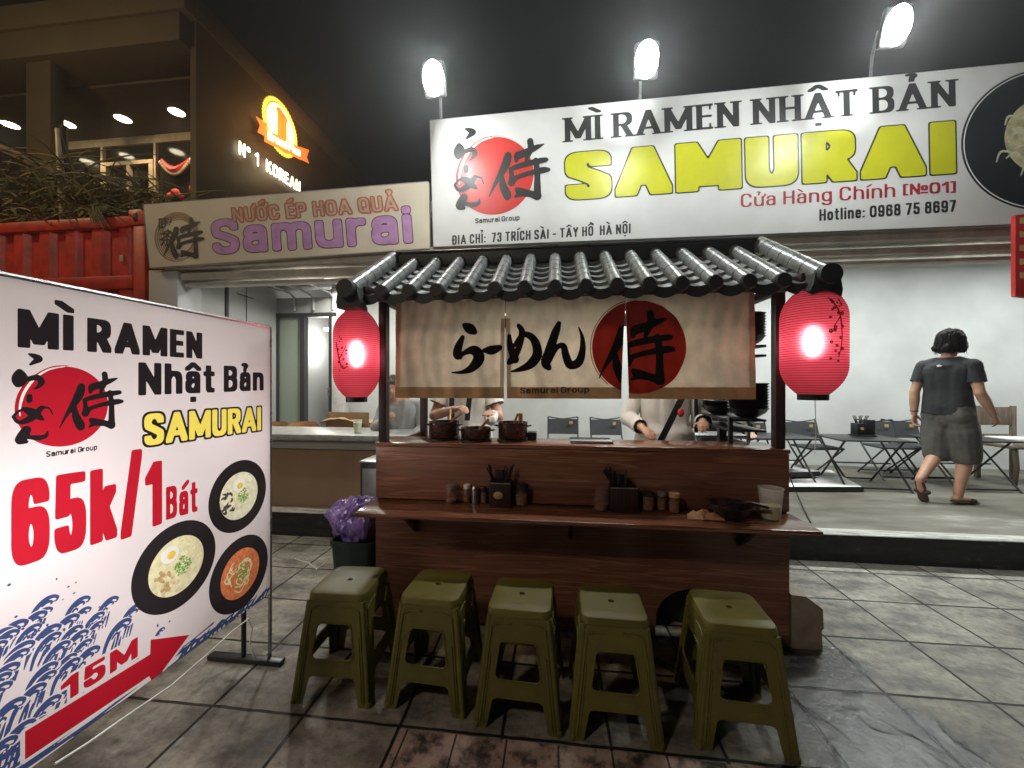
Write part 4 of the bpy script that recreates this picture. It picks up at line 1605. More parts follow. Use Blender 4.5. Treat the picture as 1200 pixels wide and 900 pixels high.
def tile_row(u, r, v0, v1, lift=0.0, bands=6, flip=False):
    mb = MB()
    n = 14
    pts = []
    for k in range(bands):
        for t, rr in ((0.0, r), (.955, r * .985), (.96, r * .945), (.997, r * .945)):
            pts.append(((k + t) / bands, rr))
    ax = Vector((0, v1 - v0, (v1 - v0) * SLOPE * (-1 if flip else 1)))
    nrm = Vector((0, -ax.z, ax.y)).normalized()
    if nrm.z < 0:
        nrm = -nrm
    c0 = roof_pt(u, v0, lift) if not flip else Vector((u, v0, RZ + lift))
    vs, fs = [], []
    for t, rr in pts:
        for k in range(n + 1):
            a = PI * (-.15 + 1.3 * k / n)
            vs.append(c0 + ax * t + Vector((1, 0, 0)) * math.cos(a) * rr + nrm * math.sin(a) * rr)
    w = n + 1
    for i in range(len(pts) - 1):
        for k in range(n):
            fs.append((i * w + k, i * w + k + 1, (i + 1) * w + k + 1, (i + 1) * w + k))
    mb.add(vs, fs)
    return mb


def tile_end(u, r, v0, lift=0.0):
    mb = MB()
    c = roof_pt(u, v0 - .012, lift)
    mb.lathe([(.001, -.012), (r * .8, -.012), (r * 1.0, -.004), (r * 1.0, .03), (.001, .03)], c, 20, Matrix.Rotation(R(90), 3, 'X') @ Matrix.Rotation(PI, 3, 'X'), False)
    return mb


for k in range(1, ROLLS):
    u = E0 + .05 + sp_ * k
    ro = tile_row(u, .036, EV - .005, RV, .010).build("cover_tile_row", 'tile', roof_o, angle=45, recalc=False)
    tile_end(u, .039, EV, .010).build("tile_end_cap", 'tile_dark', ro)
for u, s_ in ((E0 + .045, -1), (E1 - .045, 1)):
    ro = tile_row(u, .046, EV - .03, RV + .02, .035).build("verge_tile_row", 'tile', roof_o, angle=45, recalc=False)
    en = MB()
    c = roof_pt(u, EV - .045, .0)
    en.lathe([(.001, -.02), (.040, -.02), (.046, -.01), (.046, .05), (.001, .05)], c + Vector((0, 0, .035)), 20, Matrix.Rotation(R(90), 3, 'X'), False)
    prof = [(-.048, .05), (-.056, .0), (-.07, -.03), (-.062, -.058), (.06, -.062), (.066, -.03), (.052, .05)]
    en.prism([(a * s_, b) for a, b in prof], lambda a, b, d: c + Vector((a, d, b)), -.018, .05)
    en.build("verge_end", 'tile_dark', ro)
# back slope, plain
bk = MB()
bk.grid(lambda a, b: Vector((E0 + .05 + (E1 - E0 - .1) * a, RV + (RV - EV) * b, RZ - SLOPE * (RV - EV) * b + .02 * math.cos(a * ROLLS * 2 * PI))), ROLLS * 8, 2)
bk.build("roof_back", 'tile', stall, recalc=False)
rc = MB()
rc.box(E0 + .09, E1 - .09, RV - .035, RV + .035, RZ - .03, RZ + .055, .01)
rc.build("ridge_board", 'tile_dark', roof_o)
MB().box(E0 + .075, E1 - .075, RV - .05, RV + .05, RZ + .058, RZ + .070, .004).build("ridge_cap", 'steel', roof_o)
fs_ = MB(); fs_.box(E0 + .04, E1 - .04, EV + .035, EV + .055, EZ - .035, EZ - .012, .003)
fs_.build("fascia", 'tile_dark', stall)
# slim tube under the roof, hidden behind the curtain
MB().box(-.55, .75, 2.60, 2.63, 1.862, 1.872, .003).build("tube_light", emit("stall_tube", (1, .96, .9), 2.5), stall)
lamp("stall_light", 'AREA', (.1, 2.615, 1.855), 11, (1, .95, .88), 1.3, (.1, 2.615, 0), .05)
# open shelf for bowls at the right end
for z in (1.175, 1.115, 1.545, 1.60):
    zz = z
    MB().box(1.003, U1 - PW - .008 if z > 9 else U1 - .03, SF + .16, SB - .09, zz, zz + .014, .003).build("shelf_board", 'blackm', stall)
for y in (SF + .14, SB - .1):
    MB().box(.98, 1.002, y, y + .022, ZT + .001, 1.20 if y < SF + .3 else 1.62, .003).build("shelf_post", 'blackm', stall)

# bowls stacked on the shelf
M['bowl'] = mat("bowl_black", (.016, .014, .014), .3)


def bowl_stack(n, c, label):
    t = thing("bowl_stack", label, "bowls", c, 0, "stacks of black bowls")
    bw = MB()
    pr = [(.04, 0), (.055, .004), (.09, .03), (.108, .055), (.112, .057), (.102, .05), (.085, .03), (.001, .012)]
    bw.lathe(pr, c, 24, None, False)
    o = bw.build("bowl", 'bowl', t)
    for k in range(1, n):
        q = dup(o, t)
        q.location = (0, 0, .0165 * k)
    return t


bowl_stack(10, (1.145, SF + .28, 1.19), "tall stack of black bowls behind the right end of the curtain, lower shelf")
bowl_stack(9, (1.12, SF + .27, 1.615), "stack of black bowls on the upper shelf beside the right lantern")
bowl_stack(3, (1.09, SF + .55, 1.19), "short stack of black bowls half hidden behind the curtain hem")

# ------------------------------------------------------------------ CURTAIN (three linen panels on a rod)
CV = SF - .035
nor = thing("shop_curtain", "beige linen curtain of three panels with brush lettering and red sun under the roof", "curtain", PV(675, 400, CV))
zTop = 1.905
mb = MB(); mb.tube([(PV(462, 350, CV).x, CV + .012, zTop - .012), (PV(886, 345, CV).x, CV + .012, zTop - .012)], .011, 8)
mb.build("rod", 'post', nor)
zBot = PV(600, 466.5, CV).z


def fold(u, z):
    t = min(1, max(0, (zTop - z) / (zTop - zBot)))
    gather = math.sin(u * 118 + 1.3 * math.sin(u * 23)) * .0065 * max(0, 1 - t * 5) + math.sin(u * 63 + z * 22) * .002 * max(0, 1 - t * 3.5)
    drape = math.sin(u * 17 + .8 * math.sin(z * 5)) * .011 * t + math.sin(u * 43 + z * 3) * .0052 * t + .0042 * math.sin(u * 77 + 2 * math.sin(z * 9)) * (1 - .5 * t) + .0025 * noise.noise(Vector((u * 24, z * 17, 4.1))) + .006 * noise.noise(Vector((u * 7, z * 9, 1.7)))
    return CV - .006 + gather + drape - .012 * t * t


pan_px = [(465, 592.0, 465, 591.0), (592.6, 732.5, 594.5, 727.5), (733, 883.5, 736.5, 882)]


def pedge(i, side, z):
    t = (zTop - z) / (zTop - zBot)
    a = pan_px[i][side]
    b = pan_px[i][2 + side]
    if side == 1 and i < 2 or side == 0 and i > 0:
        t = max(0, (t - .22) / .78) ** .7
    ua, ub = PV(a, 400, CV).x, PV(b, 400, CV).x
    return ua + (ub - ua) * t


panels = []
for i in range(3):
    mb = MB()
    mb.grid(lambda a, b: (lambda z: (lambda u: Vector((u, fold(u, z), z)))(pedge(i, 0, z) + (pedge(i, 1, z) - pedge(i, 0, z)) * a))(zTop - (zTop - zBot) * b), 110, 60)
    po_ = mb.build("curtain_panel", 'noren', nor, angle=0, recalc=False)
    po_.data.shade_smooth()
    panels.append(po_)
    # hems: bottom band and the two selvedges
    hm = MB()
    hz = zBot + (zTop - zBot) * .105
    hm.grid(lambda a, b: (lambda z: (lambda u: Vector((u, fold(u, z) - .0022, z)))(pedge(i, 0, z) + (pedge(i, 1, z) - pedge(i, 0, z)) * a))(zBot + (hz - zBot) * b - .001), 110, 6)
    sd_ = MB()
    if i != 1:
        e = 0 if i == 0 else 1
        sg = 1 if e == 0 else -1
        sd_.grid(lambda a, b: (lambda z: (lambda u: Vector((u, fold(u, z) - .0018, z)))(pedge(i, e, z) + sg * .028 * a))(hz + (zTop - hz) * b), 6, 60)
    if i != 1:
        h = sd_.build("side_hem", 'noren_side', po_, angle=0, recalc=False)
        h.data.shade_smooth()
        sd_ = MB()
    e = 1 if i == 0 else 0
    sg = -1 if e == 1 else 1
    sd_.grid(lambda a, b: (lambda z: (lambda u: Vector((u, fold(u, z) - .0018, z)))(pedge(i, e, z) + sg * .024 * a))(hz + (zTop - .25 * (zTop - zBot) - hz) * b), 6, 40)
    h = hm.build("hem", 'noren_edge', po_, angle=0, recalc=False)
    h.data.shade_smooth()
    h = sd_.build("side_hem", 'noren_side', po_, angle=0, recalc=False)
    h.data.shade_smooth()


def npt(x, y):
    """(x, y) of the 1200 x 560 study of the curtain -> point on the cloth plane"""
    q = PV(520 + x / 4, 340 + y / 4, CV)
    return q.x, q.z


KANA = [
    [(98, 165, 10), (125, 182, 25), (148, 198, 14)],
    [(92, 222, 10), (72, 268, 20), (66, 305, 20), (84, 318, 8)],
    [(70, 318, 8), (110, 290, 14), (150, 285, 24), (168, 318, 26), (142, 360, 22), (95, 384, 10), (42, 387, 3)],
    [(192, 282, 10), (225, 282, 22), (262, 270, 14)],
    [(352, 168, 10), (368, 200, 15), (352, 275, 15), (322, 325, 18), (304, 342, 9)],
    [(308, 215, 9), (314, 268, 16), (335, 325, 20)],
    [(330, 262, 9), (375, 210, 13), (422, 232, 18), (440, 295, 22), (415, 342, 22), (370, 368, 14), (318, 382, 4)],
    [(540, 156, 11), (524, 200, 19), (495, 285, 22), (478, 340, 22), (492, 364, 14)],
    [(488, 340, 14), (528, 272, 12), (560, 262, 14), (572, 305, 18), (592, 350, 20), (632, 338, 20), (650, 280, 15), (648, 222, 9), (632, 176, 3)],
]
def to_cloth(sm):
    out = []
    for x, y, rx, ry in sm:
        u, z = npt(x, y)
        k = CV * .9 / 450 / 4 * 1.1
        out.append((u, z, rx * k, ry * k))
    return out


kan = to_cloth(brush(KANA))
kj = []
for x, y, rx, ry in brush(EMBLEM_KANJI):
    X = 722 + (x - 400) * (352 / 450)
    Y = 95 + (y - 228) * (342 / 450)
    u, z = npt(X, Y)
    k = CV * .9 / 450 / 4 * 1.1 * .74
    kj.append((u, z, rx * k, ry * k))
su, sz = npt(910, 268)
sr = (npt(910 + 219, 268)[0] - npt(910 - 219, 268)[0]) / 2
srz = (npt(910, 50)[1] - npt(910, 486)[1]) / 2
arcs = brush([[(su + sr * 1.035 * math.cos(R(a)), sz + srz * 1.03 * math.sin(R(a)), .0022 if k else .0012) for k, a in enumerate(range(100, 240, 10))]])
tgs, tW = text_glyphs("Samurai Group", .11, .085, 1.2, .12, .3, False)
tp0, tp1, tp2 = PV(610, 461, CV), PV(690, 460, CV), PV(610, 454, CV)
for i in range(3):
    def msk(X, Y, i=i):
        T = np.clip((zTop - Y) / (zTop - zBot), 0, 1)
        T2 = np.clip((T - .22) / .78, 0, 1) ** .7

        def edge(side):
            a, b = pan_px[i][side], pan_px[i][2 + side]
            tt = T2 if (side == 1 and i < 2 or side == 0 and i > 0) else T
            ua, ub = PV(a, 400, CV).x, PV(b, 400, CV).x
            return ua + (ub - ua) * tt
        return np.maximum(edge(0) - X, X - edge(1)) + .0005

    def on(l):
        return lambda x, y: Vector((x, fold(x, y) - l, y))
    if i > 0:
        mb = MB()
        paint(mb, [(su, sz, sr, srz)], .006, on(.0034), p=2, merge=False, mask=msk)
        o = mb.build("sun_disc", 'noren_red', panels[i], angle=0, recalc=False); o.data.shade_smooth()
        if i == 1:
            mb = MB(); paint(mb, arcs, .003, on(.0034), p=2, merge=False, mask=msk)
            mb.build("brush_arc", 'noren_red', panels[i], angle=0, recalc=False)
        mb = MB(); paint(mb, kj, .005, on(.0050), p=2, merge=False, mask=msk)
        mb.build("brush_lettering", 'noren_black', panels[i], angle=0, recalc=False)
    if i < 2:
        mb = MB(); paint(mb, kan, .0045, on(.0034), p=2, merge=False, mask=msk)
        mb.build("brush_lettering", 'noren_black', panels[i], angle=0, recalc=False)
    if i == 1:
        mb = MB()
        for g in tgs:
            paint(mb, [(tp0.x + (tp1.x - tp0.x) * x / tW, tp0.z + (tp1.z - tp0.z) * x / tW + (tp2.z - tp0.z) * y, rx * (tp1.x - tp0.x) / tW, ry * (tp2.z - tp0.z)) for x, y, rx, ry in g], .0016, on(.0045), p=5)
        mb.build("lettering", 'noren_grey', panels[i], angle=0, recalc=False)

# ------------------------------------------------------------------ PAPER LANTERNS
def m_lantern():
    m, nt, b = new_mat("lantern_paper")
    nt.nodes.remove(b)
    out = nt.nodes["Material Output"]
    vec = coords(nt)
    r = ramp(nt, noise_tex(nt, vec, 9, 4), [(.3, (.70, .085, .125)), (.7, (.84, .13, .175))])
    d = nt.nodes.new("ShaderNodeBsdfDiffuse"); t = nt.nodes.new("ShaderNodeBsdfTranslucent")
    tr = nt.nodes.new("ShaderNodeBsdfTransparent")
    nt.links.new(r.outputs[0], d.inputs[0]); nt.links.new(r.outputs[0], t.inputs[0])
    tr.inputs[0].default_value = (1, .50, .56, 1)
    rf = nt.nodes.new("ShaderNodeBsdfRefraction")
    rf.inputs["Color"].default_value = (1, .40, .45, 1)
    rf.inputs["Roughness"].default_value = .72
    rf.inputs["IOR"].default_value = 1.32
    m1 = nt.nodes.new("ShaderNodeMixShader"); m1.inputs[0].default_value = .62
    nt.links.new(d.outputs[0], m1.inputs[1]); nt.links.new(t.outputs[0], m1.inputs[2])
    m3 = nt.nodes.new("ShaderNodeMixShader"); m3.inputs[0].default_value = .34
    nt.links.new(m1.outputs[0], m3.inputs[1]); nt.links.new(rf.outputs[0], m3.inputs[2])
    m2 = nt.nodes.new("ShaderNodeMixShader"); m2.inputs[0].default_value = .05
    nt.links.new(m3.outputs[0], m2.inputs[1]); nt.links.new(tr.outputs[0], m2.inputs[2])
    nt.links.new(m2.outputs[0], out.inputs[0])
    return m


M['lantern'] = m_lantern()
M['lprint'] = cloth_mat("lantern_print", (.16, .012, .02), .45)
M['bulb'] = emit("lantern_bulb", (1, .74, .78), 27)


def lantern(c, rad, hh, label, hook, cord, side):
    t = thing("paper_lantern", label, "lantern", c, 0, "red paper lanterns hung from the stall roof")
    prof = []
    n = 44
    for k in range(n + 1):
        q = k / n
        z = (q - .5) * hh
        e = abs(q - .5) * 2
        r = rad * (1 - max(0, (e - .42) / .58) ** 2.3 * .56)
        prof.append((r, z))
    pr2 = []
    for k, (r, z) in enumerate(prof):
        pr2.append((r, z))
        if k < n:
            pr2.append(((r + prof[k + 1][0]) / 2 - .0016, (z + prof[k + 1][1]) / 2))
    mb = MB(); mb.lathe(pr2, c, 48, None, False)
    sh = mb.build("paper_shade", 'lantern', t, angle=60)
    rg = MB()
    for k in range(1, n):
        r, z = prof[k]
        rg.tube([Vector(c) + Vector((r * .998 * math.cos(a), r * .998 * math.sin(a), z)) for a in [2 * PI * q / 40 for q in range(40)]], .0011, 4, False, True)
    rg.build("bamboo_rib", 'lprint', sh, angle=0)["kind"] = "stuff"
    for nm, z0, z1 in (("cap_ring", hh / 2 - .006, hh / 2 + .022), ("bottom_ring", -hh / 2 - .024, -hh / 2 + .005)):
        r0 = prof[0][0]
        mb = MB(); mb.lathe([(r0 - .012, z0), (r0 + .003, z0), (r0 + .003, z1), (r0 - .012, z1), (r0 - .012, z0)], c, 32, None, False)
        mb.build(nm, 'black', t)
    mb = MB(); mb.ell(Vector(c) + Vector((0, 0, -.0)), .029, .029, .072, 16, 12); mb.build("bulb", 'bulb', t)
    mb = MB()
    top = Vector(c) + Vector((0, 0, hh / 2 + .02))
    mb.tube([top + Vector((-prof[0][0], 0, -.01)), Vector(hook) + Vector((0, 0, -.012)), top + Vector((prof[0][0], 0, -.01))], .0018, 5)
    mb.tube([Vector(hook), Vector(hook) + Vector((0, 0, -.02))], .003, 6)
    mb.tube([Vector(hook) + Vector((0, 0, -.02)), Vector(c) + Vector((0, 0, .04))], .003, 6)
    mb.build("hanging_wire", 'black', t)
    if cord:
        mb = MB(); mb.tube([Vector(c) + Vector((.01, 0, -hh / 2 - .02)), Vector(c) + Vector((.014, .0, -hh / 2 - .19)), Vector(c) + Vector((.008, 0, -hh / 2 - .28))], .0016, 5)
        mb.build("pull_cord", 'cordw', t)
    # printed plum branch
    pr = MB()
    rr = random.Random(5 if side > 0 else 8)

    def surf(a, z):
        q = z / hh + .5
        e = abs(q - .5) * 2
        r = rad * (1 - max(0, (e - .42) / .58) ** 2.3 * .56) + .0016
        return Vector(c) + Vector((r * math.sin(a), -r * math.cos(a), z))
    a0 = -math.atan2(c[0], c[1])
    sm = []
    if side > 0:
        br = [[(a0 + .62, .16, .0035), (a0 + .80, .10, .004), (a0 + .86, .0, .003), (a0 + .74, -.08, .002)], [(a0 + .8, .1, .003), (a0 + .60, .06, .002)]]
        fl = [(a0 + .60 + rr.uniform(-.12, .3), rr.uniform(-.1, .19), rr.uniform(.5, 1)) for _ in range(26)]
    else:
        br = [[(a0 - .95, .05, .004), (a0 - .80, -.02, .004), (a0 - .62, -.08, .003), (a0 - .38, -.075, .003)], [(a0 - .75, -.03, .003), (a0 - .58, .0, .002), (a0 - .45, .03, .002)]]
        fl = [(a0 - .60 + rr.uniform(-.25, .2), rr.uniform(-.10, .09), rr.uniform(.4, .8)) for _ in range(14)]
    sm = brush([[(a * rad, z, w) for a, z, w in st] for st in br])
    for a, z, s_ in fl:
        for k in range(5):
            q = 2 * PI * k / 5 + a
            sm.append((a * rad + .006 * s_ * math.cos(q), z + .006 * s_ * math.sin(q), .0042 * s_, .0042 * s_))
    paint(pr, sm, .0018, lambda x, y: surf(x / rad, y), p=2, merge=False)
    pr.build("printed_branch", 'lprint', sh, angle=0, recalc=False)
    lamp("lantern_light", 'POINT', Vector(c), 5.2, (1, .70, .68), .03)
    return t


lc = PV(418, 415, 2.03)
lantern((lc.x, lc.y, lc.z), .122, .485, "red paper lantern glowing at the left end of the stall roof", (lc.x, lc.y, EZ + .01), False, -1)
rc_ = PV(952.5, 401, 1.97)
lantern((rc_.x, rc_.y, rc_.z), .132, .50, "larger looking red paper lantern with a blossom print and pull cord on the right", (rc_.x, rc_.y, EZ + .02), True, 1)

# ------------------------------------------------------------------ STOOLS
def make_stool():
    t = thing("plastic_stool", "x", "stool", (0, 0, 0), 0, "olive plastic stools in front of the stall")
    hT, hB, Ht = .132, .178, .46
    top = MB()

    def rsq(h, r, n=7):
        out = []
        for cx, cy, a0 in ((1, 1, 0), (-1, 1, 90), (-1, -1, 180), (1, -1, 270)):
            for k in range(n):
                a = R(a0 + 90 * k / (n - 1))
                out.append((cx * (h - r) + r * math.cos(a), cy * (h - r) + r * math.sin(a)))
        return out
    loops = [(hT - .008, .036, Ht - .001), (hT - .002, .038, Ht - .004), (hT + .002, .04, Ht - .012), (hT + .004, .04, Ht - .03), (hT + .002, .038, Ht - .032)]
    vs, fs = [], []
    n0 = 28
    hole = [(.017 * math.cos(R(45 + 360 * k / n0)), .012 * math.sin(R(45 + 360 * k / n0)), Ht - .003) for k in range(n0)]
    low = [(x, y, Ht - .02) for x, y, z in hole]
    dish = [(x * .5, y * .5, Ht - .0035) for x, y in rsq(hT, .036)]
    seq = [low, hole, dish] + [[(x, y, z) for x, y in rsq(h, r)] for h, r, z in loops]
    # align the hole's start with the square's corner order
    for k in range(2):
        q = seq[k]
        seq[k] = [(.015 * math.cos(math.atan2(y, x)), .012 * math.sin(math.atan2(y, x)), q[0][2]) for x, y in rsq(hT, .036)]
    for q in seq:
        vs += q
    for i in range(len(seq) - 1):
        for k in range(n0):
            fs.append((i * n0 + k, i * n0 + (k + 1) % n0, (i + 1) * n0 + (k + 1) % n0, (i + 1) * n0 + k))
    top.add(vs, fs)
    top.build("seat", 'stool', t, angle=35)
    # a side is a panel with a window, an apron, a low rail and a rounded foot cut-out
    def hw(z):
        return hB + (hT - hB) * z / (Ht - .03)

    def side(rot):
        mb = MB()
        Zt = Ht - .033
        r_ = .022
        lw = .064
        Lx = lambda z: hw(z) - lw
        zw0, zw1, zc = .185, .335, .115
        win = []
        for sx, zz, a0 in ((1, zw0, 270), (1, zw1, 0), (-1, zw1, 90), (-1, zw0, 180)):
            for k in range(6):
                a = R(a0 + 90 * k / 5)
                cz = zz + (r_ if zz == zw0 else -r_)
                cx = sx * (Lx(zz) - r_)
                win.append((cx + r_ * math.cos(a), cz + r_ * math.sin(a)))
        cut = [(-(hw(0) - .052), 0)]
        for k in range(6):
            a = R(180 - 90 * k / 5)
            cut.append((-(Lx(zc) + .004 - r_) + r_ * math.cos(a), zc - r_ + r_ * math.sin(a)))
        for k in range(6):
            a = R(90 - 90 * k / 5)
            cut.append(((Lx(zc) + .004 - r_) + r_ * math.cos(a), zc - r_ + r_ * math.sin(a)))
        cut.append(((hw(0) - .052), 0))
        outer = [(-hw(0), 0)] + cut + [(hw(0), 0), (hw(Zt), Zt), (-hw(Zt), Zt)]
        b = bmesh.new()
        ov = [b.verts.new((x, 0, z)) for x, z in outer]
        iv = [b.verts.new((x, 0, z)) for x, z in win]
        ed = [b.edges.new((ov[i], ov[(i + 1) % len(ov)])) for i in range(len(ov))] + [b.edges.new((iv[i], iv[(i + 1) % len(iv)])) for i in range(len(iv))]
        r = bmesh.ops.triangle_fill(b, use_beauty=True, use_dissolve=False, edges=ed)
        g = bmesh.ops.extrude_face_region(b, geom=b.faces[:])
        for v in [q for q in g['geom'] if isinstance(q, bmesh.types.BMVert)]:
            v.co.y += .004
        b.normal_update()
        rm = Matrix.Rotation(rot, 4, 'Z')
        for v in b.verts:
            z = v.co.z
            v.co = rm @ Vector((v.co.x, v.co.y - hw(z), z))
        mb.bm(b)
        b.free()
        # raised bead along the legs and round the window
        def P(x, z, l=.002):
            return rm @ Vector((x, -hw(z) - l, z))
        mb.tube([P(x, z, .0008) for x, z in win], .0038, 6, False, True)
        for sg in (-1, 1):
            mb.tube([P(sg * (hw(.02) - .024), .02), P(sg * (hw(.30) - .024), .30), P(sg * (hw(.39) - .026), .388), P(sg * (hw(.4) - .05), .402), P(sg * .03, .404)], .0036, 6)
            mb.tube([P(sg * (hw(.02) - .034), .02), P(sg * (hw(.28) - .034), .28)], .003, 6)
        return mb
    for k in range(4):
        side(PI / 2 * k).build("leg_frame", 'stool', t, angle=35)
    for k in range(4):
        # rounded corner leg joining two sides, with a thick foot
        a = PI / 4 + PI / 2 * k
        sx, sy = (1 if math.cos(a) > 0 else -1), (1 if math.sin(a) > 0 else -1)
        mb = MB()
        mb.tube([(sx * (hw(z) - .010), sy * (hw(z) - .010), z) for z in (.0, .018, .02, .2, Ht - .034)], [.0155, .0155, .0125, .0125, .0125], 12)
        mb.build("leg", 'stool', t)
    return t


st0 = make_stool()
SL = ["olive plastic stool, leftmost of the row, standing beside the bin with a brighter lit top",
      "olive plastic stool second from the left, under the curtain's left half",
      "olive plastic stool in the middle of the row of five",
      "olive plastic stool just left of the arch cut in the stall front",
      "olive plastic stool at the right end of the row, on the damp paving"]
for i, (x, y, rz) in enumerate([(-.975, 1.735, 2), (-.545, 1.745, -3), (-.148, 1.705, -2), (.236, 1.69, -1), (.722, 1.700, -3)]):
    o = st0 if i == 0 else dup(st0)
    o.location = (x, y, 0.0)
    o.rotation_euler = (0, 0, R(rz))
    o['label'] = SL[i]

# ------------------------------------------------------------------ BACKLIT BANNER on the left
UB = -1.418
bnr = thing("banner_stand", "tall backlit white banner stand with ramen bowls, red price, blue waves and a red arrow", "banner", (UB, 1.3, 0))
bp_ = Plane(lambda x, y: PU(x, y, UB), (1, 0, 0))
BV0, BV1, BZ0, BZ1 = .70, PU(316.5, 400, UB).y, .345, 1.668
fm = MB()
for y in (BV0, BV1):
    fm.tube([(UB - .006, y + (.007 if y == BV1 else 0), .02), (UB - .006, y + (.007 if y == BV1 else 0), BZ1 + .008)], .0085, 8)
for z in (BZ1 + .006,):
    fm.tube([(UB - .006, BV0, z), (UB - .006, BV1 + .007, z)], .0085, 8)
fm.build("banner_frame", 'steel', bnr)
sd = MB()
for y in (BV0, BV1 - .01):
    sd.tube([(UB - .135, y, .03), (UB - .135, y, BZ1 - .1)], .011, 8)
    sd.box(UB - .32, UB + .075, y - .022, y + .022, .004, .026, .004)
sd.tube([(UB - .135, BV0, .36), (UB - .135, BV1 - .01, .36)], .009, 8)
for y in (BV0, BV1 - .01):
    for z in (.37, BZ1 - .1):
        sd.tube([(UB - .135, y, z), (UB - .008, y, z)], .007, 6)
sd.build("stand_frame", 'blackm', bnr)
# one common raster of the print: later layers cover earlier ones, every ink is its own piece of the fabric
BC = .0021
BX0, BY0 = BV0 - 3 * BC, BZ0 - 3 * BC
BNX, BNY = int((BV1 - BX0) / BC) + 4, int((BZ1 - BY0) / BC) + 4
GX, GY = BX0 + np.arange(BNX) * BC, BY0 + np.arange(BNY) * BC
MX, MY = np.meshgrid(GX, GY)
BOUND = np.maximum(np.maximum(BV0 - MX, MX - BV1), np.maximum(BZ0 - MY, MY - BZ1))
layers = []                                  # (name, material, field)


def field(sm, grow=0.0, p=2.0):
    F = np.full((BNY, BNX), .05)
    for x, y, hx, hy in sm:
        hx, hy = max(hx + grow, .4 * BC), max(hy + grow, .4 * BC)
        i0, i1 = max(0, int((x - hx - BX0) / BC) - 3), max(0, int((x + hx - BX0) / BC) + 5)
        j0, j1 = max(0, int((y - hy - BY0) / BC) - 3), max(0, int((y + hy - BY0) / BC) + 5)
        if i1 <= i0 or j1 <= j0 or i0 >= BNX or j0 >= BNY:
            continue
        dx = np.abs(GX[i0:i1] - x) / hx
        dy = np.abs(GY[j0:j1] - y) / hy
        f = ((dx[None, :] ** p + dy[:, None] ** p) ** (1 / p) - 1) * min(hx, hy)
        F[j0:j1, i0:i1] = np.minimum(F[j0:j1, i0:i1], f)
    return F


def poly_field(P):
    """signed distance to a polygon given in (v, z)"""
    D = np.full(MX.shape, 9.0)
    inside = np.zeros(MX.shape, bool)
    for (x0, y0), (x1, y1) in zip(P, P[1:] + P[:1]):
        ex, ey = x1 - x0, y1 - y0
        t = np.clip(((MX - x0) * ex + (MY - y0) * ey) / (ex * ex + ey * ey), 0, 1)
        D = np.minimum(D, np.hypot(MX - x0 - t * ex, MY - y0 - t * ey))
        c = ((y0 > MY) != (y1 > MY)) & (MX < (x1 - x0) * (MY - y0) / (y1 - y0 + 1e-12) + x0)
        inside ^= c
    return np.where(inside, -D, D)


def yz(px, py):
    q = bp_.hit(px, py)
    return q.y, q.z


def btext(txt, p00, p10, p01, m, hx, hy, cw, gap, space, p=6.0, outline=None, grow=0.0, name="lettering"):
    gs_, W = text_glyphs(txt, hx, hy, cw, gap, space)
    A, Bp, C = yz(*p00), yz(*p10), yz(*p01)
    ex = ((Bp[0] - A[0]) / W, (Bp[1] - A[1]) / W)
    h_ = C[1] - A[1]
    smp = [(A[0] + ex[0] * x, A[1] + ex[1] * x + h_ * y, rx * ex[0], ry * h_) for g in gs_ for x, y, rx, ry in g]
    if outline:
        layers.append(("lettering_outline", outline, field(smp, grow, p)))
    layers.append((name, m, field(smp, 0, p)))


B = 'bn_black'
# surf
rw = random.Random(21)
crest = [(60, 703, 1), (98, 704, 1), (132, 704, 1.0), (160, 713, 1.1), (46, 722, 1), (84, 726, 1.1), (116, 722, .9), (146, 731, 1.2), (22, 733, 1.1), (62, 738, 1.1), (96, 744, 1),
         (30, 758, 1.1), (74, 757, 1), (108, 764, 1.2), (12, 784, 1.1), (58, 783, 1.1), (86, 777, 1), (44, 808, 1.1), (18, 826, 1.2), (62, 822, 1.1), (90, 800, 1), (30, 852, 1.2), (8, 872, 1.2), (190, 738, .6),
         (6, 742, 1), (4, 806, 1), (50, 845, 1), (75, 840, 1)]
crest += [(x + rw.uniform(-9, 9), y + rw.uniform(8, 16), s_ * .85) for x, y, s_ in crest if x < 125 and y < 800]
crest.sort(key=lambda q: q[1])
sea = np.full((BNY, BNX), .05)
for px, py, s_ in list(crest):
    cy_, cz_ = yz(px, py)
    S = .030 * s_
    # white envelope wipes what is behind, then the blue crest goes on top
    env = brush([[(cy_ + x * S, cz_ + y * S, r * S) for x, y, r in [(-1.9, -2.2, .45), (-1.45, -1.1, .48), (-.9, -.2, .48), (-.1, .15, .45), (.5, -.15, .28)]]])
    sea = np.maximum(sea, -field(env))
    sts = [[(-1.75, -2.1, .10), (-1.5, -1.1, .16), (-1.05, -.25, .21), (-.45, .22, .22), (.1, .28, .17), (.48, .02, .12), (.36, -.26, .07), (.2, -.2, .05)],
           [(-.62, -.22, .10), (-.3, -.05, .14), (-.02, -.12, .11), (.06, -.34, .06), (-.08, -.36, .04)],
           [(-1.0, -.75, .07), (-.72, -.45, .10), (-.5, -.55, .07), (-.52, -.72, .04)]]
    for q in range(3):
        o = .34 + .30 * q
        sts.append([(-1.6 + o, -2.3 - .05 * q, .055), (-1.28 + o * .9, -1.45, .095), (-1.0 + o * .75, -.75 - .1 * q, .04)])
    sea = np.minimum(sea, field(brush([[(cy_ + x * S, cz_ + y * S, r * S) for x, y, r in st] for st in sts])))
sm = []
for k in range(8):
    z0 = BZ0 + .004 + .013 * k
    v1 = BV1 - .02 - .10 * k
    sm += brush([[(.70 + (v1 - .70) * t / 8, z0 + .008 * math.sin(t * 1.3 + k), .0018 + .0032 * abs(math.sin(t * .9 + k))) for t in range(9)]])
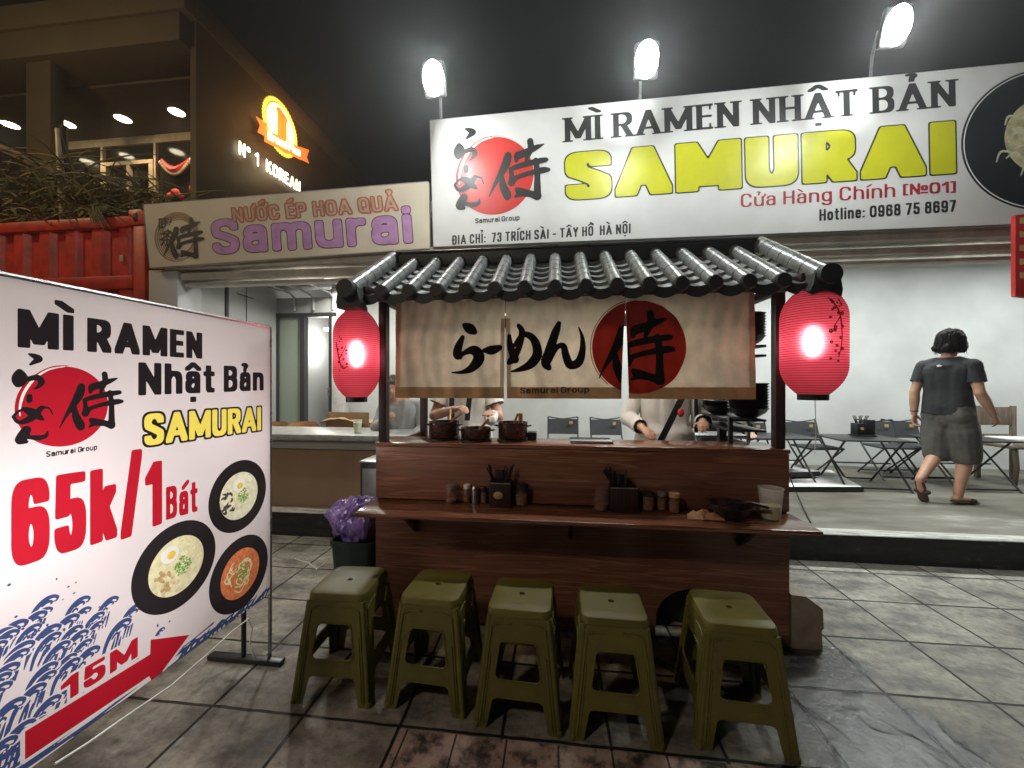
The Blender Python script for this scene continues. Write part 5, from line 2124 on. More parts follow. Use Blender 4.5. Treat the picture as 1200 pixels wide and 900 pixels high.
for k in range(22):
    v = 1.30 + .46 * k / 22
    sm += brush([[(v, BZ0 + .003, .0035), (v + .022, BZ0 + .018 + .010 * math.sin(k), .0055), (v + .05, BZ0 + .030 + .008 * math.sin(k * 2.1), .002)]])
for k in range(26):
    q = yz(rw.uniform(5, 205), rw.uniform(672, 735))
    sm.append((*q, rw.uniform(.002, .0042), rw.uniform(.002, .0042)))
sea = np.minimum(sea, field(sm))
layers.append(("printed_wave", 'bn_blue', sea))
btext("MÌ RAMEN", (20.5, 407), (237, 420.5), (20.5, 361), B, .115, .09, .75, .08, .22, 8)
btext("Nhật Bản", (162, 463.5), (309, 457.5), (162, 424.5), B, .105, .085, .82, .09, .27)
btext("SAMURAI", (169, 523), (306, 504), (169, 485), 'bn_yel', .115, .085, .9, .06, .2, 5, B, .0075)
btext("65k/1", (13, 667), (190, 614), (13, 564), 'bn_red', .082, .070, .46, .045, .1)
btext("Bát", (194.5, 609.5), (231.5, 599), (194.5, 571), 'bn_red', .10, .08, .72, .09, .2)
btext("Samurai Group", (54, 536), (114, 527), (54, 529), B, .11, .085, 1.2, .12, .3, 5)
# emblem
ec = yz(77, 476.2)
er = (yz(77 + 53.7, 476.2)[0] - yz(77 - 53.7, 476.2)[0]) / 2
ez = (yz(77, 476.2 - 46.7)[1] - yz(77, 476.2 + 46.7)[1]) / 2
E_ = lambda st: [(ec[0] + (x - 445) / 292 * er, ec[1] + (490 - y) / 292 * ez, rx / 292 * er, ry / 292 * ez) for x, y, rx, ry in brush(st)]
layers.append(("sun_disc", 'bn_red', field([(ec[0], ec[1], er, ez)])))
layers.append(("brush_arc", 'bn_egg', field(E_(SUN_ARCS_W))))
layers.append(("brush_arc", 'bn_red', field(E_(SUN_ARCS))))
layers.append(("brush_lettering", B, field(E_(EMBLEM_KANJI + EMBLEM_KANA))))


def bowl_print(cx, cy, ry, soup, kind, seed):
    C = yz(cx, cy)
    Rr = yz(cx, cy - ry)[1] - C[1]
    k = .66
    r_ = random.Random(seed)
    circ = lambda x, y, a, b: field([(C[0] + x * Rr, C[1] + y * Rr, a * Rr, b * Rr)])
    lim = circ(0, 0, k * .985, k * .985)
    L = lambda st: [(C[0] + x * Rr, C[1] + y * Rr, rx * Rr, rx * Rr) for x, y, rx, _ in brush(st)]
    layers.append(("printed_bowl", 'bn_ink', circ(0, 0, 1, 1)))
    layers.append(("printed_soup", soup, circ(0, 0, k, k)))
    st = []
    for q in range(26 if kind != 1 else 16):
        a = r_.uniform(0, 2 * PI); rr = r_.uniform(0, .5)
        if kind == 0:
            a = r_.uniform(-.6, 1.4); rr = r_.uniform(.1, .5)
        x, y = rr * math.cos(a), rr * math.sin(a)
        t = a + PI / 2 + r_.uniform(-.5, .5)
        d = r_.uniform(.1, .24)
        st.append([(x, y, .012), (x + d * math.cos(t), y + d * math.sin(t), .018), (x + 1.7 * d * math.cos(t + .7), y + 1.7 * d * math.sin(t + .7), .012)])
    layers.append(("printed_noodle", 'bn_noodle', np.maximum(field(L(st)), lim)))
    if kind == 0:
        st, st2 = [], []
        for q in range(30):
            x, y = r_.uniform(-.52, .02), r_.uniform(-.58, -.02)
            a, d = r_.uniform(0, PI), r_.uniform(.04, .1)
            (st if q % 3 else st2).append([(x, y, .03), (x + d * math.cos(a), y + d * math.sin(a), .04)])
        layers.append(("printed_meat", 'bn_meat', np.maximum(field(L(st)), lim)))
        layers.append(("printed_meat", 'bn_meat2', np.maximum(field(L(st2)), lim)))
    if kind == 1:
        st = []
        for q in range(18):
            x, y = r_.uniform(-.58, -.22), r_.uniform(-.40, .10)
            a, d = r_.uniform(0, PI), r_.uniform(.03, .1)
            st.append([(x, y, .02), (x + d * math.cos(a), y + d * math.sin(a), .035), (x + d * 2 * math.cos(a + .5), y + d * 2 * math.sin(a + .5), .012)])
        layers.append(("printed_mushroom", 'bn_fungus', np.maximum(field(L(st)), lim)))
    gx, gy, gr_ = [(.13, -.06, .2), (.12, -.03, .18), (.02, -.0, .22)][kind]
    st = []
    for q in range(70):
        a, rr = r_.uniform(0, 2 * PI), gr_ * math.sqrt(r_.random())
        st.append([(gx + rr * math.cos(a), gy + rr * math.sin(a) * 1.15, .022)])
    layers.append(("printed_scallion", 'bn_green', field(L(st))))
    layers.append(("printed_scallion", 'bn_green2', field(L(st[::3]), -.004 * Rr / .1 * .1)))
    if kind < 2:
        ex_, ez_ = (-.18, .33) if kind == 0 else (-.02, .30)
        layers.append(("printed_egg", 'bn_egg', circ(ex_, ez_, .21, .19)))
        layers.append(("printed_yolk", 'bn_yolk', circ(ex_ + .03, ez_ - .02, .10, .09)))


bowl_print(281, 580.7, 41, 'bn_soup2', 1, 4)
bowl_print(208.5, 662.5, 50, 'bn_soup', 0, 5)
bowl_print(282.5, 671.5, 42, 'bn_soup3', 2, 6)
AF = poly_field([yz(*q) for q in [(29.3, 857.3), (29.3, 890.3), (174.8, 792.5), (179.7, 801), (222, 744), (176.5, 749.7), (176, 766.8)]])
layers.append(("arrow_border", 'bn_white', AF - .0095))
layers.append(("arrow", 'bn_red', AF))
btext("15M", (71, 826), (161.5, 769.5), (71, 798.5), 'bn_red', .115, .095, .95, .13, .3, 7, 'bn_white', .0075)
cover = np.full((BNY, BNX), .05)
for nm, m_, F in reversed(layers):
    vs_, fs_2 = march(np.maximum(np.maximum(F, BOUND), -cover), BX0, BY0, BC)
    cover = np.minimum(cover, F)
    if fs_2:
        MB().add([(UB, x, y) for x, y in vs_], fs_2).build(nm, m_, bnr, angle=0, recalc=False)
vs_, fs_2 = march(np.maximum(BOUND, -cover), BX0, BY0, BC)
MB().add([(UB, x, y) for x, y in vs_], fs_2).build("banner_fabric", 'bn_white', bnr, angle=0, recalc=False)
# loose white cable sagging along the lower edge
cbl = MB()
pts = [(60, 893), (100, 868), (133, 845), (197, 802), (240, 765), (270, 738), (288, 724), (293, 735), (290, 752), (296, 772)]
cbl.tube([bp_.hit(x, y) + Vector((.012, 0, -.004)) for x, y in pts], .0032, 6)
cbl.build("power_cable", 'cordw', bnr)
# two LED floods on the stand behind the fabric
M['led'] = emit("led_face", (1, .97, .95), 8)
for y, z, pw in ((.80, 1.02, 4.9), (1.66, 1.10, 2.0), (1.15, .62, 1.45), (1.25, 1.42, .9)):
    x = UB - .46
    if z in (1.02, 1.10):
        mb = MB(); mb.box(x - .06, x - .02, y - .07, y + .07, z - .05, z + .05, .006)
        mb.tube([(x - .04, y, z - .05), (x - .04, y, .02)], .008, 6)
        q = mb.build("led_flood", 'blackm', bnr)
    lamp("led_beam", 'AREA', (x, y, z), pw, (1, .95, .95), .16, (UB, y + (.06 if y < 1 else -.02), z))

# ------------------------------------------------------------------ FILL LAMP added behind the viewpoint to brighten the front (out of frame)
sl_ = thing("fill_lamp", "added fill lamp on a pole behind the viewpoint, outside the picture", "street lamp", (-3.6, -3.4, 0))
mb = MB(); mb.tube([(-3.6, -3.4, 0), (-3.6, -3.4, 5.0), (-3.5, -3.1, 5.3), (-3.2, -2.6, 5.35)], [.07, .05, .04, .035], 12); mb.build("pole", 'grey_metal', sl_)
mb = MB(); mb.box(-3.32, -3.0, -2.75, -2.2, 5.33, 5.42, .02); mb.build("lamp_head", 'grey_metal', sl_)
mb = MB(); mb.box(-3.28, -3.04, -2.7, -2.25, 5.318, 5.327); mb.build("lens", emit("fill_lens", (1, .82, .6), 6), sl_)
lamp("fill_light", 'POINT', (-3.16, -2.48, 5.2), 300, (1, .83, .66), .25)

# ------------------------------------------------------------------ THINGS ON THE LEDGE AND COUNTER
ZL = .7125
def on_ledge(px, py): return PZ(px, py, ZL)
def wpx(px0, px1, p): return (px1 - px0) / 450 * (p.x * SN * -1 + p.y * CS)      # rough width in metres


def jar(px0, px1, ytop, ybase, label, lidm, fill, group="condiment jars on the ledge", steel=False):
    p = on_ledge((px0 + px1) / 2, ybase - 2)
    d = p.y * CS - p.x * SN
    r = (px1 - px0) / 2 / 450 * d * .96
    h = (ybase - ytop) / 450 * d * .93
    t = thing("condiment_jar", label, "jar", p, 0, group)
    lh = h * .24
    if steel:
        mb = MB(); mb.lathe([(.001, 0), (r, 0), (r, h * .82), (r * .9, h * .9), (r * .4, h), (.001, h)], p, 20, None, False); mb.build("shaker_body", 'steel', t)
        return t
    mb = MB(); mb.lathe([(.001, .001), (r * .92, .001), (r, .006), (r, h * .6), (r * .86, h * .70), (r * .86, h - lh), (r * .78, h - lh), (r * .78, h * .68), (r * .9, h * .58), (r * .9, .008), (.001, .006)], p, 22, None, False)
    mb.build("glass_body", 'glass', t)
    if fill:
        mb = MB(); mb.lathe([(.001, .009), (r * .85, .009), (r * .85, h * fill), (.001, h * fill)], p, 18, None, False); mb.build("contents", 'spice', t)
    mb = MB(); mb.lathe([(.001, h - lh + .001), (r * .95, h - lh + .001), (r * .98, h - .004), (r * .8, h), (.001, h)], p, 22, None, False)
    mb.build("lid", lidm, t)
    return t


jar(522, 536, 568, 591, "squat glass jar with a pale cap, leftmost on the ledge", 'grey_metal', .2)
jar(543, 552, 568, 591, "slim glass shaker with a pale lid between the squat jar and the steel shaker", 'white', .35)
jar(552.5, 561, 570, 592, "small shiny steel shaker left of the chopstick box with the round badge", 'steel', 0, steel=True)
jar(563, 571, 571, 592, "small black capped jar touching the left side of the badge box", 'black', .6)
jar(603, 620, 567, 594, "wide lidded glass jar right of the chopstick box with the round badge", 'black', .5)
jar(695.5, 713, 571, 600, "wide clear glass jar left of the plain dark chopstick holder", 'glass', .3)
jar(752, 767, 576, 600, "dark lidded jar touching the right side of the plain chopstick holder", 'black', .8)
jar(770, 781, 576, 600, "small spice shaker with a dull metal lid, middle of the right cluster", 'grey_metal', .6)
jar(783.5, 796.5, 577, 603, "spice shaker with a bright brass coloured lid beside the napkin", 'gold', .55)


def chop_box(px0, px1, ytop, ybase, label, badge, n, lean, lab2):
    p = on_ledge((px0 + px1) / 2, ybase - 1)
    d = p.y * CS - p.x * SN
    w = (px1 - px0) / 2 / 450 * d * .95
    h = (ybase - ytop) / 450 * d * .95
    dd = .042
    t = thing("chopstick_holder", label, "chopstick holder", p + Vector((0, dd, 0)), 0, "chopstick holders on the ledge")
    y0 = p.y
    mb = MB()
    mb.box(p.x - w, p.x + w, y0, y0 + .006, ZL, ZL + h, .0015)
    mb.box(p.x - w, p.x + w, y0 + 2 * dd - .006, y0 + 2 * dd, ZL, ZL + h, .0015)
    mb.box(p.x - w, p.x - w + .006, y0 + .0065, y0 + 2 * dd - .0065, ZL, ZL + h)
    mb.box(p.x + w - .006, p.x + w, y0 + .0065, y0 + 2 * dd - .0065, ZL, ZL + h)
    mb.box(p.x - w + .0065, p.x + w - .0065, y0 + .0065, y0 + 2 * dd - .0065, ZL + .001, ZL + .008)
    for k in range(7):
        x = p.x - w + .012 + (2 * w - .024) * k / 6
        mb.tube([(x, y0 - .0005, ZL + .01), (x, y0 - .0005, ZL + h - .01)], .0022, 6)
    mb.build("box", 'post', t)
    mb = MB(); mb.box(p.x - w, p.x + w, y0 - .0015, y0 + .0, ZL + h - .008, ZL + h - .002); mb.build("rim", 'grey_metal', t)
    if badge:
        mb = MB(); mb.lathe([(.001, 0), (.024, 0), (.026, .002), (.022, .004), (.001, .004)], Vector((p.x - .008, y0 - .004, ZL + h * .5)), 24, Matrix.Rotation(R(90), 3, 'X') @ Matrix.Diagonal((1, .8, 1)), False)
        mb.build("badge", 'gold', t)
    c = thing("chopstick_bundle", lab2, "chopsticks", (p.x, y0 + dd, ZL + .01), 0, "bundles of dark chopsticks")
    r_ = random.Random(n)
    mb = MB()
    for k in range(n):
        a = Vector((p.x + r_.uniform(-w * .7, w * .7), y0 + dd + r_.uniform(-.02, .02), ZL + .012))
        tilt = lean[k % len(lean)]
        b = a + Vector((tilt * .22 + r_.uniform(-.02, .02), r_.uniform(-.012, .02), .205 + r_.uniform(-.012, .012)))
        b.x = a.x + (b.x - a.x) if abs((a.x + (b.x - a.x) * h / .2) - p.x) < w - .008 else a.x + (p.x + math.copysign(w - .01, b.x - p.x) - a.x) * .2 / h
        mb.tube([a, b], [.0028, .0042], 5)
    o = mb.build("chopstick", 'black', c)
    o["kind"] = "stuff"
    mb = MB(); mb.box(p.x - w * .55, p.x + w * .25, y0 + dd + .005, y0 + dd + .03, ZL + .01, ZL + h + .055, .002)
    mb.build("napkin_packet", 'blackm', c)
    return t


chop_box(572, 599, 565, 596, "dark wooden chopstick holder with a small round metal badge", True, 16, [-.5, -.42, .3, .36, .42, -.35, .3], "black chopsticks fanned out in the holder with the round badge")
chop_box(715, 748, 570.5, 602, "plain dark slatted chopstick holder right of the clear glass jar", False, 20, [-.55, -.6, -.5, -.45, -.2, .1], "black chopsticks leaning left in the plain slatted holder")

# napkin, bowl with ladle, plastic cup
p = on_ledge(823, 607)
mb = MB()
mb.grid(lambda a, b: Vector((p.x - .085 + .18 * a + .03 * b, p.y - .035 + .09 * b, ZL + .003 + (.004 + .05 * abs(noise.noise(Vector((a * 3.1, b * 2.3, 3)))) + .016 * abs(noise.noise(Vector((a * 8, b * 7, 5))))) * min(1, 6 * a, 6 * (1 - a), 5 * b, 5 * (1 - b)))), 40, 26)
tag(mb.build("crumpled_napkin", 'napkin', angle=25, recalc=False), "crumpled used orange brown paper napkin beside the black bowl", "napkin")
p = on_ledge(856, 608)
bw = thing("soup_bowl", "used black ramen bowl with a ladle left in it, beside the plastic cup", "bowl", p)
k = .105
mb = MB(); mb.lathe([(.001, 0), (.04, 0), (.044, .008), (.075, .03), (k, .072), (k + .004, .075), (k - .004, .073), (.07, .032), (.03, .014), (.001, .013)], p, 32, None, False); mb.build("bowl", 'bowl', bw)
ldl = thing("spoon", "black ladle spoon lying across the used ramen bowl, handle to the right", "spoon", p + Vector((.03, 0, .075)))
mb = MB(); mb.tube([p + Vector((-.06, .01, .055)), p + Vector((.0, .0, .075)), p + Vector((.09, -.015, .088)), on_ledge(901, 613) + Vector((0, .0, .075))], [.006, .006, .007, .009], 8); mb.build("handle", 'black', ldl)
mb = MB(); mb.ell(p + Vector((-.075, .012, .05)), .034, .026, .012, 14, 8); mb.build("spoon_head", 'black', ldl)
mb = MB(); mb.tube([p + Vector((-.085, -.05, .076)), p + Vector((.02, .02, .09))], .004, 6)
mb.tube([p + Vector((-.08, -.062, .076)), p + Vector((.03, .005, .09))], .004, 6)
tag(mb.build("chopstick_pair", 'black'), "pair of black chopsticks resting on the used ramen bowl's rim", "chopsticks")
def thin_clear(name, c, alpha, rough):
    m, nt, b = new_mat(name)
    b.inputs["Base Color"].default_value = (*c, 1)
    b.inputs["Alpha"].default_value = alpha
    b.inputs["Roughness"].default_value = rough
    b.inputs["Specular IOR Level"].default_value = .8
    return m


M['cup'] = thin_clear("cup_plastic", (.85, .85, .83), .30, .2)


def cup(p, r0, r1, h, label, fill):
    t = thing("plastic_cup", label, "cup", p, 0, "plastic cups of green tea")
    mb = MB(); mb.lathe([(.001, .001), (r0, .001), (r1, h - .004), (r1 + .0025, h - .003), (r1 + .0025, h), (r1 - .001, h), (r0 - .0015, .003), (.001, .003)], p, 28, None, False); mb.build("cup_wall", 'cup', t)
    rf_ = r0 + (r1 - r0) * fill
    mb = MB(); mb.lathe([(.001, .004), (r0 - .002, .004), (rf_ - .002, h * fill), (.001, h * fill)], p, 24, None, False); mb.build("drink", 'liquid', t)


p = on_ledge(903, 607)
cup(p, .043, .056, .155, "clear plastic cup half full of yellow green tea at the ledge's right end", .44)

# pots and utensils on the counter
def pot(px0, px1, ytop, label, v):
    a, b = PV(px0, 500, v), PV(px1, 500, v)
    r = (b.x - a.x) / 2
    c = Vector(((a.x + b.x) / 2, v, ZT + .0125))
    h = PV((px0 + px1) / 2, ytop, v).z - ZT - .0125
    t = thing("cooking_pot", label, "pot", c, 0, "copper pots on the counter")
    mb = MB(); mb.lathe([(.001, 0), (r * .9, 0), (r * .97, .008), (r * .98, h * .9), (r * 1.0, h), (r * .95, h), (r * .93, h * .9), (r * .9, .012), (.001, .01)], c, 30, None, False); mb.build("pot_body", 'copper', t)
    mb = MB()
    for s_ in (-1, 1):
        mb.tube([c + Vector((s_ * r * .95, -.02, h * .75)), c + Vector((s_ * (r + .02), -.012, h * .8)), c + Vector((s_ * (r + .02), .012, h * .8)), c + Vector((s_ * r * .95, .02, h * .75))], .004, 6)
    mb.build("pot_handle", 'blackm', t)
    mb = MB(); mb.lathe([(.001, -.011), (r * 1.05, -.011), (r * 1.05, -.002), (.001, -.002)], c, 20, None, False)
    mb.build("burner_plate", 'black', t)
    return c, r, h


pots = [pot(503, 538, 493.5, "taller dark copper pot at the left end of the counter", SF + .17),
        pot(540.5, 575.5, 501, "low copper pot in the middle of the three on the counter", SF + .14),
        pot(583.5, 618.5, 494.5, "dark copper pot with wooden sticks, rightmost of the three", SF + .17)]
for (c, r, h), lab, dx, m_, nm in ((pots[0], "pale wooden spatula leaning in the left copper pot", .11, 'ply', "spatula"), (pots[1], "pale tongs sticking out of the low middle pot", .075, 'ply', "tongs"), (pots[2], "wooden tool handles standing in the right copper pot", .03, 'ply', "tool_handles")):
    mb = MB(); mb.tube([c + Vector((0, 0, .02)), c + Vector((dx * .5, .01, h + .01)), c + Vector((dx, .02, h + .05))], .008, 8)
    if nm == "tool_handles":
        mb.box(c.x + .035, c.x + .06, c.y, c.y + .03, c.z + h - .02, c.z + h + .055, .003)
    tag(mb.build(nm, m_), lab, nm.replace("_", " "))
bx = MB(); q = PV(623, 508, SF + .2); bx.box(q.x - .025, q.x + .03, q.y - .03, q.y + .05, ZT + .001, ZT + .05, .004)
tag(bx.build("spice_tin", 'black'), "small black tin beside the rightmost copper pot", "tin")
tr_ = MB()
q0, q1 = PV(668, 512, SF + .2), PV(716, 512, SF + .2)
tr_.box(q0.x, q1.x, SF + .09, SF + .25, ZT + .0005, ZT + .006, .002)
tr_.box(q0.x, q1.x, SF + .09, SF + .094, ZT + .0065, ZT + .014)
tr_.box(q0.x, q1.x, SF + .246, SF + .25, ZT + .0065, ZT + .014)
tag(tr_.build("steel_tray", 'steel'), "shallow steel tray on the counter under the curtain's middle", "tray")

# bin with a purple bag, metal box, block, loose bits under the stall
q = PZ(412, 768, 0)
bn_ = thing("rubbish_bin", "dark green rubbish bin beside the stall's left end", "bin", (-1.235, 2.36, 0))
mb = MB()
def rrect(w, d, r, z, cx, cy, n=6):
    out = []
    for sx, sy, a0 in ((1, 1, 0), (-1, 1, 90), (-1, -1, 180), (1, -1, 270)):
        for k in range(n):
            a = R(a0 + 90 * k / (n - 1))
            out.append(Vector((cx + sx * (w - r) + r * math.cos(a), cy + sy * (d - r) + r * math.sin(a), z)))
    return out
loops = [rrect(.115, .135, .04, .0, -1.235, 2.36), rrect(.142, .16, .045, .40, -1.235, 2.36), rrect(.15, .17, .05, .40, -1.235, 2.36), rrect(.15, .17, .05, .43, -1.235, 2.36), rrect(.135, .155, .045, .43, -1.235, 2.36), rrect(.11, .13, .04, .02, -1.235, 2.36)]
n0 = len(loops[0])
for L_ in loops:
    mb.v += [tuple(v) for v in L_]
mb.f += [(i * n0 + k, i * n0 + (k + 1) % n0, (i + 1) * n0 + (k + 1) % n0, (i + 1) * n0 + k) for i in range(len(loops) - 1) for k in range(n0)]
mb.f.append(tuple(range(5 * n0, 6 * n0)))
mb.f.append(tuple(range(n0)))
mb.build("bin_body", 'bin', bn_)
mb = MB()
def bag(a, b):
    th, ph = 2 * PI * a, PI * b
    d = Vector((math.sin(ph) * math.cos(th), math.sin(ph) * math.sin(th), math.cos(ph)))
    cr = noise.noise(d * 1.5) * .30 - abs(noise.noise(d * 2.4 + Vector((9, 0, 0)))) * .16 + .04 + noise.noise(Vector((d.x * 5, d.y * 5, d.z * 1.6))) * .06
    r = 1 + cr
    return Vector((-1.25 + .185 * d.x * r, 2.36 + .17 * d.y * r, .52 + .145 * d.z * r))
mb.grid(bag, 110, 60)
pbag = thing("plastic_bag", "crumpled purple plastic bag stuffed into the top of the green bin", "bag", (-1.25, 2.36, .45))
mb.build("bag_bulk", 'purple', pbag, angle=0, recalc=False).data.shade_smooth()
cbx = thing("steel_cooler", "grey steel box cabinet between the stall's left end and the long counter", "cabinet", (-1.30, 2.86, 0))
zc_ = PV(430, 541, 2.72).z
MB().box(-1.45, -1.085, 2.72, 3.1, .02, zc_ - .012, .004).build("cabinet_body", 'frame', cbx)
MB().box(-1.46, -1.075, 2.71, 3.11, zc_ - .010, zc_ + .004, .003).build("cabinet_lid", 'steel', cbx)
MB().box(-1.43, -1.11, 2.712, 2.719, .08, zc_ - .05, .002).build("cabinet_door", 'grey_metal', cbx)
bl_ = MB()
u_ = U1 + .012
prof = [(0, .0), (0, .28), (.07, .275), (.15, .215), (.155, .115), (.145, .10), (.15, .0)]
bl_.prism(prof, lambda a, b, d: Vector((u_ + a, SF + .0 + d, b + .002)), .0, .34)
tag(bl_.build("concrete_block", 'concrete', angle=20), "pale chipped concrete block against the stall's right corner", "block")
hz_ = MB()
pts = [(U1 - .75, 2.02, .015), (U1 - .6, 1.86, .015), (U1 - .42, 1.82, .015), (U1 - .3, 1.9, .03), (U1 - .28, 2.0, .16), (U1 - .36, 2.08, .28)]
hz_.tube([Vector(p) for p in pts], .011, 8)
tag(hz_.build("hose", 'black'), "black rubber hose looping on the floor behind the rightmost stool", "hose")
gb = MB(); gb.lathe([(.001, 0), (.14, 0), (.15, .02), (.15, .26), (.11, .33), (.04, .35), (.04, .40), (.001, .40)], ((ul + ur) / 2 + .0, SF + .28, .014), 24, None, False)
tag(gb.build("gas_bottle", 'bin'), "dark gas bottle inside the arch of the stall front", "gas bottle")
wl = MB()
pts = [PZ(345, 655, .004), PZ(362, 660, .004), PZ(372, 668, .004), PZ(381, 659, .004)]
wl.tube(pts, .004, 6)
tag(wl.build("white_strap", 'cordw'), "short white plastic strap lying on the paving left of the bin", "strap")

# ------------------------------------------------------------------ LONG COUNTER, left
lcn = thing("long_counter", "long low counter with grey stone top and beige front on the left", "counter", (-2.6, 3.5, PLAT))
zc2 = .915
MB().box(-4.0, -1.30, 3.42, 3.95, PLAT + .002, zc2 - .062).build("counter_body", 'beige', lcn)
MB().box(-4.02, -1.28, 3.36, 3.99, zc2 - .055, zc2, .006).build("counter_top", 'stone', lcn)
MB().box(-4.0, -1.30, 3.40, 3.419, zc2 - .14, zc2 - .057, .004).build("counter_band", 'greywall', lcn)
cv = 3.55
cp = PV(419, 512, cv)
cup(Vector((cp.x, cv, zc2 + .001)), .032, .042, .125, "tall plastic cup of green tea standing on the long counter", .8)


def ply_chair(px, v, label):
    p = PV(px, 500, v)
    t = thing("plywood_chair", label, "chair", (p.x, v, PLAT), 0, "plywood backed chairs behind the long counter")
    zt = PV(px, 494, v).z
    mb = MB()
    def back(a, b):
        x = (a - .5) * .44
        w = math.sqrt(max(0, 1 - (2 * a - 1) ** 4))
        return Vector((p.x + x, v + .10 * (2 * a - 1) ** 2 * -1 + .02 * b, zt - .085 + .085 * w * (2 * b - 1)))
    mb.grid(back, 24, 10)
    def back2(a, b):
        return back(a, b) + Vector((0, .014, 0))
    mb.grid(back2, 24, 10)
    mb.build("backrest", 'ply', t, angle=60)
    mb = MB()
    mb.box(p.x - .2, p.x + .2, v - .40, v - .03, PLAT + .42, PLAT + .44, .01); mb.build("seat", 'ply', t)
    for sx in (-1, 1):
        for sy in (-.37, -.05):
            mb = MB(); mb.tube([(p.x + sx * .17, v + sy, PLAT), (p.x + sx * .16, v + sy, PLAT + .42)] if sy < -.1 else [(p.x + sx * .17, v + sy, PLAT), (p.x + sx * .16, v + sy + .02, PLAT + .42), (p.x + sx * .15, v + .02, zt - .07)], .012, 8); mb.build("leg", 'steel', t)


ply_chair(324, 4.35, "plywood backed chair peeping out right of the banner's edge")
ply_chair(359, 4.35, "oval plywood backed chair in front of the frosted pane")
ply_chair(425, 4.35, "plywood backed chair behind the tall cup of green tea")
bxp = PV(405, 490, 4.0)
bx = thing("cardboard_box", "open brown cardboard box standing behind the long counter", "box", (bxp.x, 4.2, PLAT))
zt2 = PV(405, 483, 4.1).z
mb = MB(); mb.box(PV(384, 490, 4.1).x, PV(432, 490, 4.1).x, 4.1, 4.115, PLAT + .3, zt2, .002); mb.box(PV(380, 490, 4.1).x, PV(432, 490, 4.1).x, 4.13, 4.5, PLAT + .001, zt2 - .12, .004); mb.build("box_side", 'card', bx)
mb = MB(); mb.grid(lambda a, b: Vector((PV(370, 500, 4.05).x + .55 * a, 4.02 + .22 * b, zc2 + .03 + .06 * math.sin(PI * a) + .03 * noise.noise(Vector((a * 6, b * 6, 1))))), 16, 8)
tag(mb.build("crumpled_sheet", 'card', angle=30, recalc=False), "crumpled brown packing paper in front of the cardboard box", "paper")

# ------------------------------------------------------------------ FOLDING CHAIRS, TABLES, BOARDS on the raised floor
M['mesh_black'] = mat("chair_fabric", (.032, .034, .038), .7)


def make_fold_chair():
    t = thing("folding_chair", "x", "chair", (0, 0, 0), 0, "black folding chairs along the white wall")
    w = .21
    mb = MB()
    mb.grid(lambda a, b: Vector(((a - .5) * 2 * w * .97, .02 * math.cos((a - .5) * PI) + .19 + .06 * b, .46 + .21 * b)), 8, 4)
    mb.grid(lambda a, b: Vector(((a - .5) * 2 * w * .97, .02 * math.cos((a - .5) * PI) + .196 + .06 * b, .46 + .21 * b)), 8, 4)
    bk_ = mb.build("backrest", 'mesh_black', t)
    mb = MB(); mb.box(.09, .135, .155 + .05, .163 + .05, .60, .64, .002); mb.build("tag", 'gold', bk_)
    mb = MB(); mb.box(-w, w, -.2, .17, .375, .40, .012); mb.build("seat", 'mesh_black', t)
    for s_ in (-1, 1):
        mb = MB(); mb.tube([(s_ * w, -.24, 0), (s_ * w, .12, .36), (s_ * w, .20, .46), (s_ * w, .27, .70)], .011, 8); mb.build("leg", 'blackm', t)
        mb = MB(); mb.tube([(s_ * (w - .025), .26, 0), (s_ * (w - .025), -.19, .375)], .010, 8); mb.build("leg", 'blackm', t)
    mb = MB()
    mb.tube([(-w, .27, .70), (-w * .6, .272, .685), (-w * .2, .275, .672), (0, .276, .67), (w * .2, .275, .672), (w * .6, .272, .685), (w, .27, .70)], .008, 8)
    mb.build("top_rail", 'blackm', t)
    mb = MB()
    mb.tube([(-w, -.20, .04), (w, -.20, .04)], .009, 8); mb.tube([(-w + .025, .22, .035), (w - .025, .22, .035)], .009, 8)
    mb.build("stretcher", 'blackm', t)
    return t


fc = make_fold_chair()
CH = [(660, 5.30, 0, "black folding chair seen over the counter left of the man in white"),
      (714, 5.25, 4, "black folding chair over the counter, partly hidden by the white sleeve"),
      (886, 5.05, -3, "black folding chair showing between the bowl shelf and the right post"),
      (955, 5.2, 6, "black folding chair right of the post under the red lantern"),
      (1042, 5.35, -4, "black folding chair behind the chopstick holder on the table"),
      (1076, 5.4, 3, "black folding chair half hidden behind the walking man's arm")]
for i, (px, v, rz, lab) in enumerate(CH):
    p = PV(px, 500, v)
    o = fc if i == 0 else dup(fc)
    o.location = (p.x, v, PLAT); o.rotation_euler = (0, 0, R(rz)); o['label'] = lab


def make_table():
    t = thing("folding_table", "x", "table", (0, 0, 0), 0, "low black folding tables on the raised floor")
    W, Dp, hh = .36, .28, .555
    mb = MB(); mb.box(-W, W, -Dp, Dp, hh - .018, hh, .006); mb.build("tabletop", 'blackm', t)
    for s_ in (-1, 1):
        x = s_ * (W - .05)
        mb = MB(); mb.tube([(x, -Dp + .0, 0), (x, Dp - .08, hh - .02)], .0105, 8); mb.build("leg", 'blackm', t)
        x -= s_ * .025
        mb = MB(); mb.tube([(x, Dp, 0), (x, -Dp + .08, hh - .02)], .0105, 8); mb.build("leg", 'blackm', t)
    mb = MB()
    mb.tube([(-W + .05, -Dp + .03, .03), (W - .05, -Dp + .03, .03)], .009, 8)
    mb.tube([(-W + .075, Dp - .03, .03), (W - .075, Dp - .03, .03)], .009, 8)
    mb.tube([(-W + .06, 0, .26), (W - .06, 0, .26)], .008, 8)
    mb.build("stretcher", 'blackm', t)
    return t


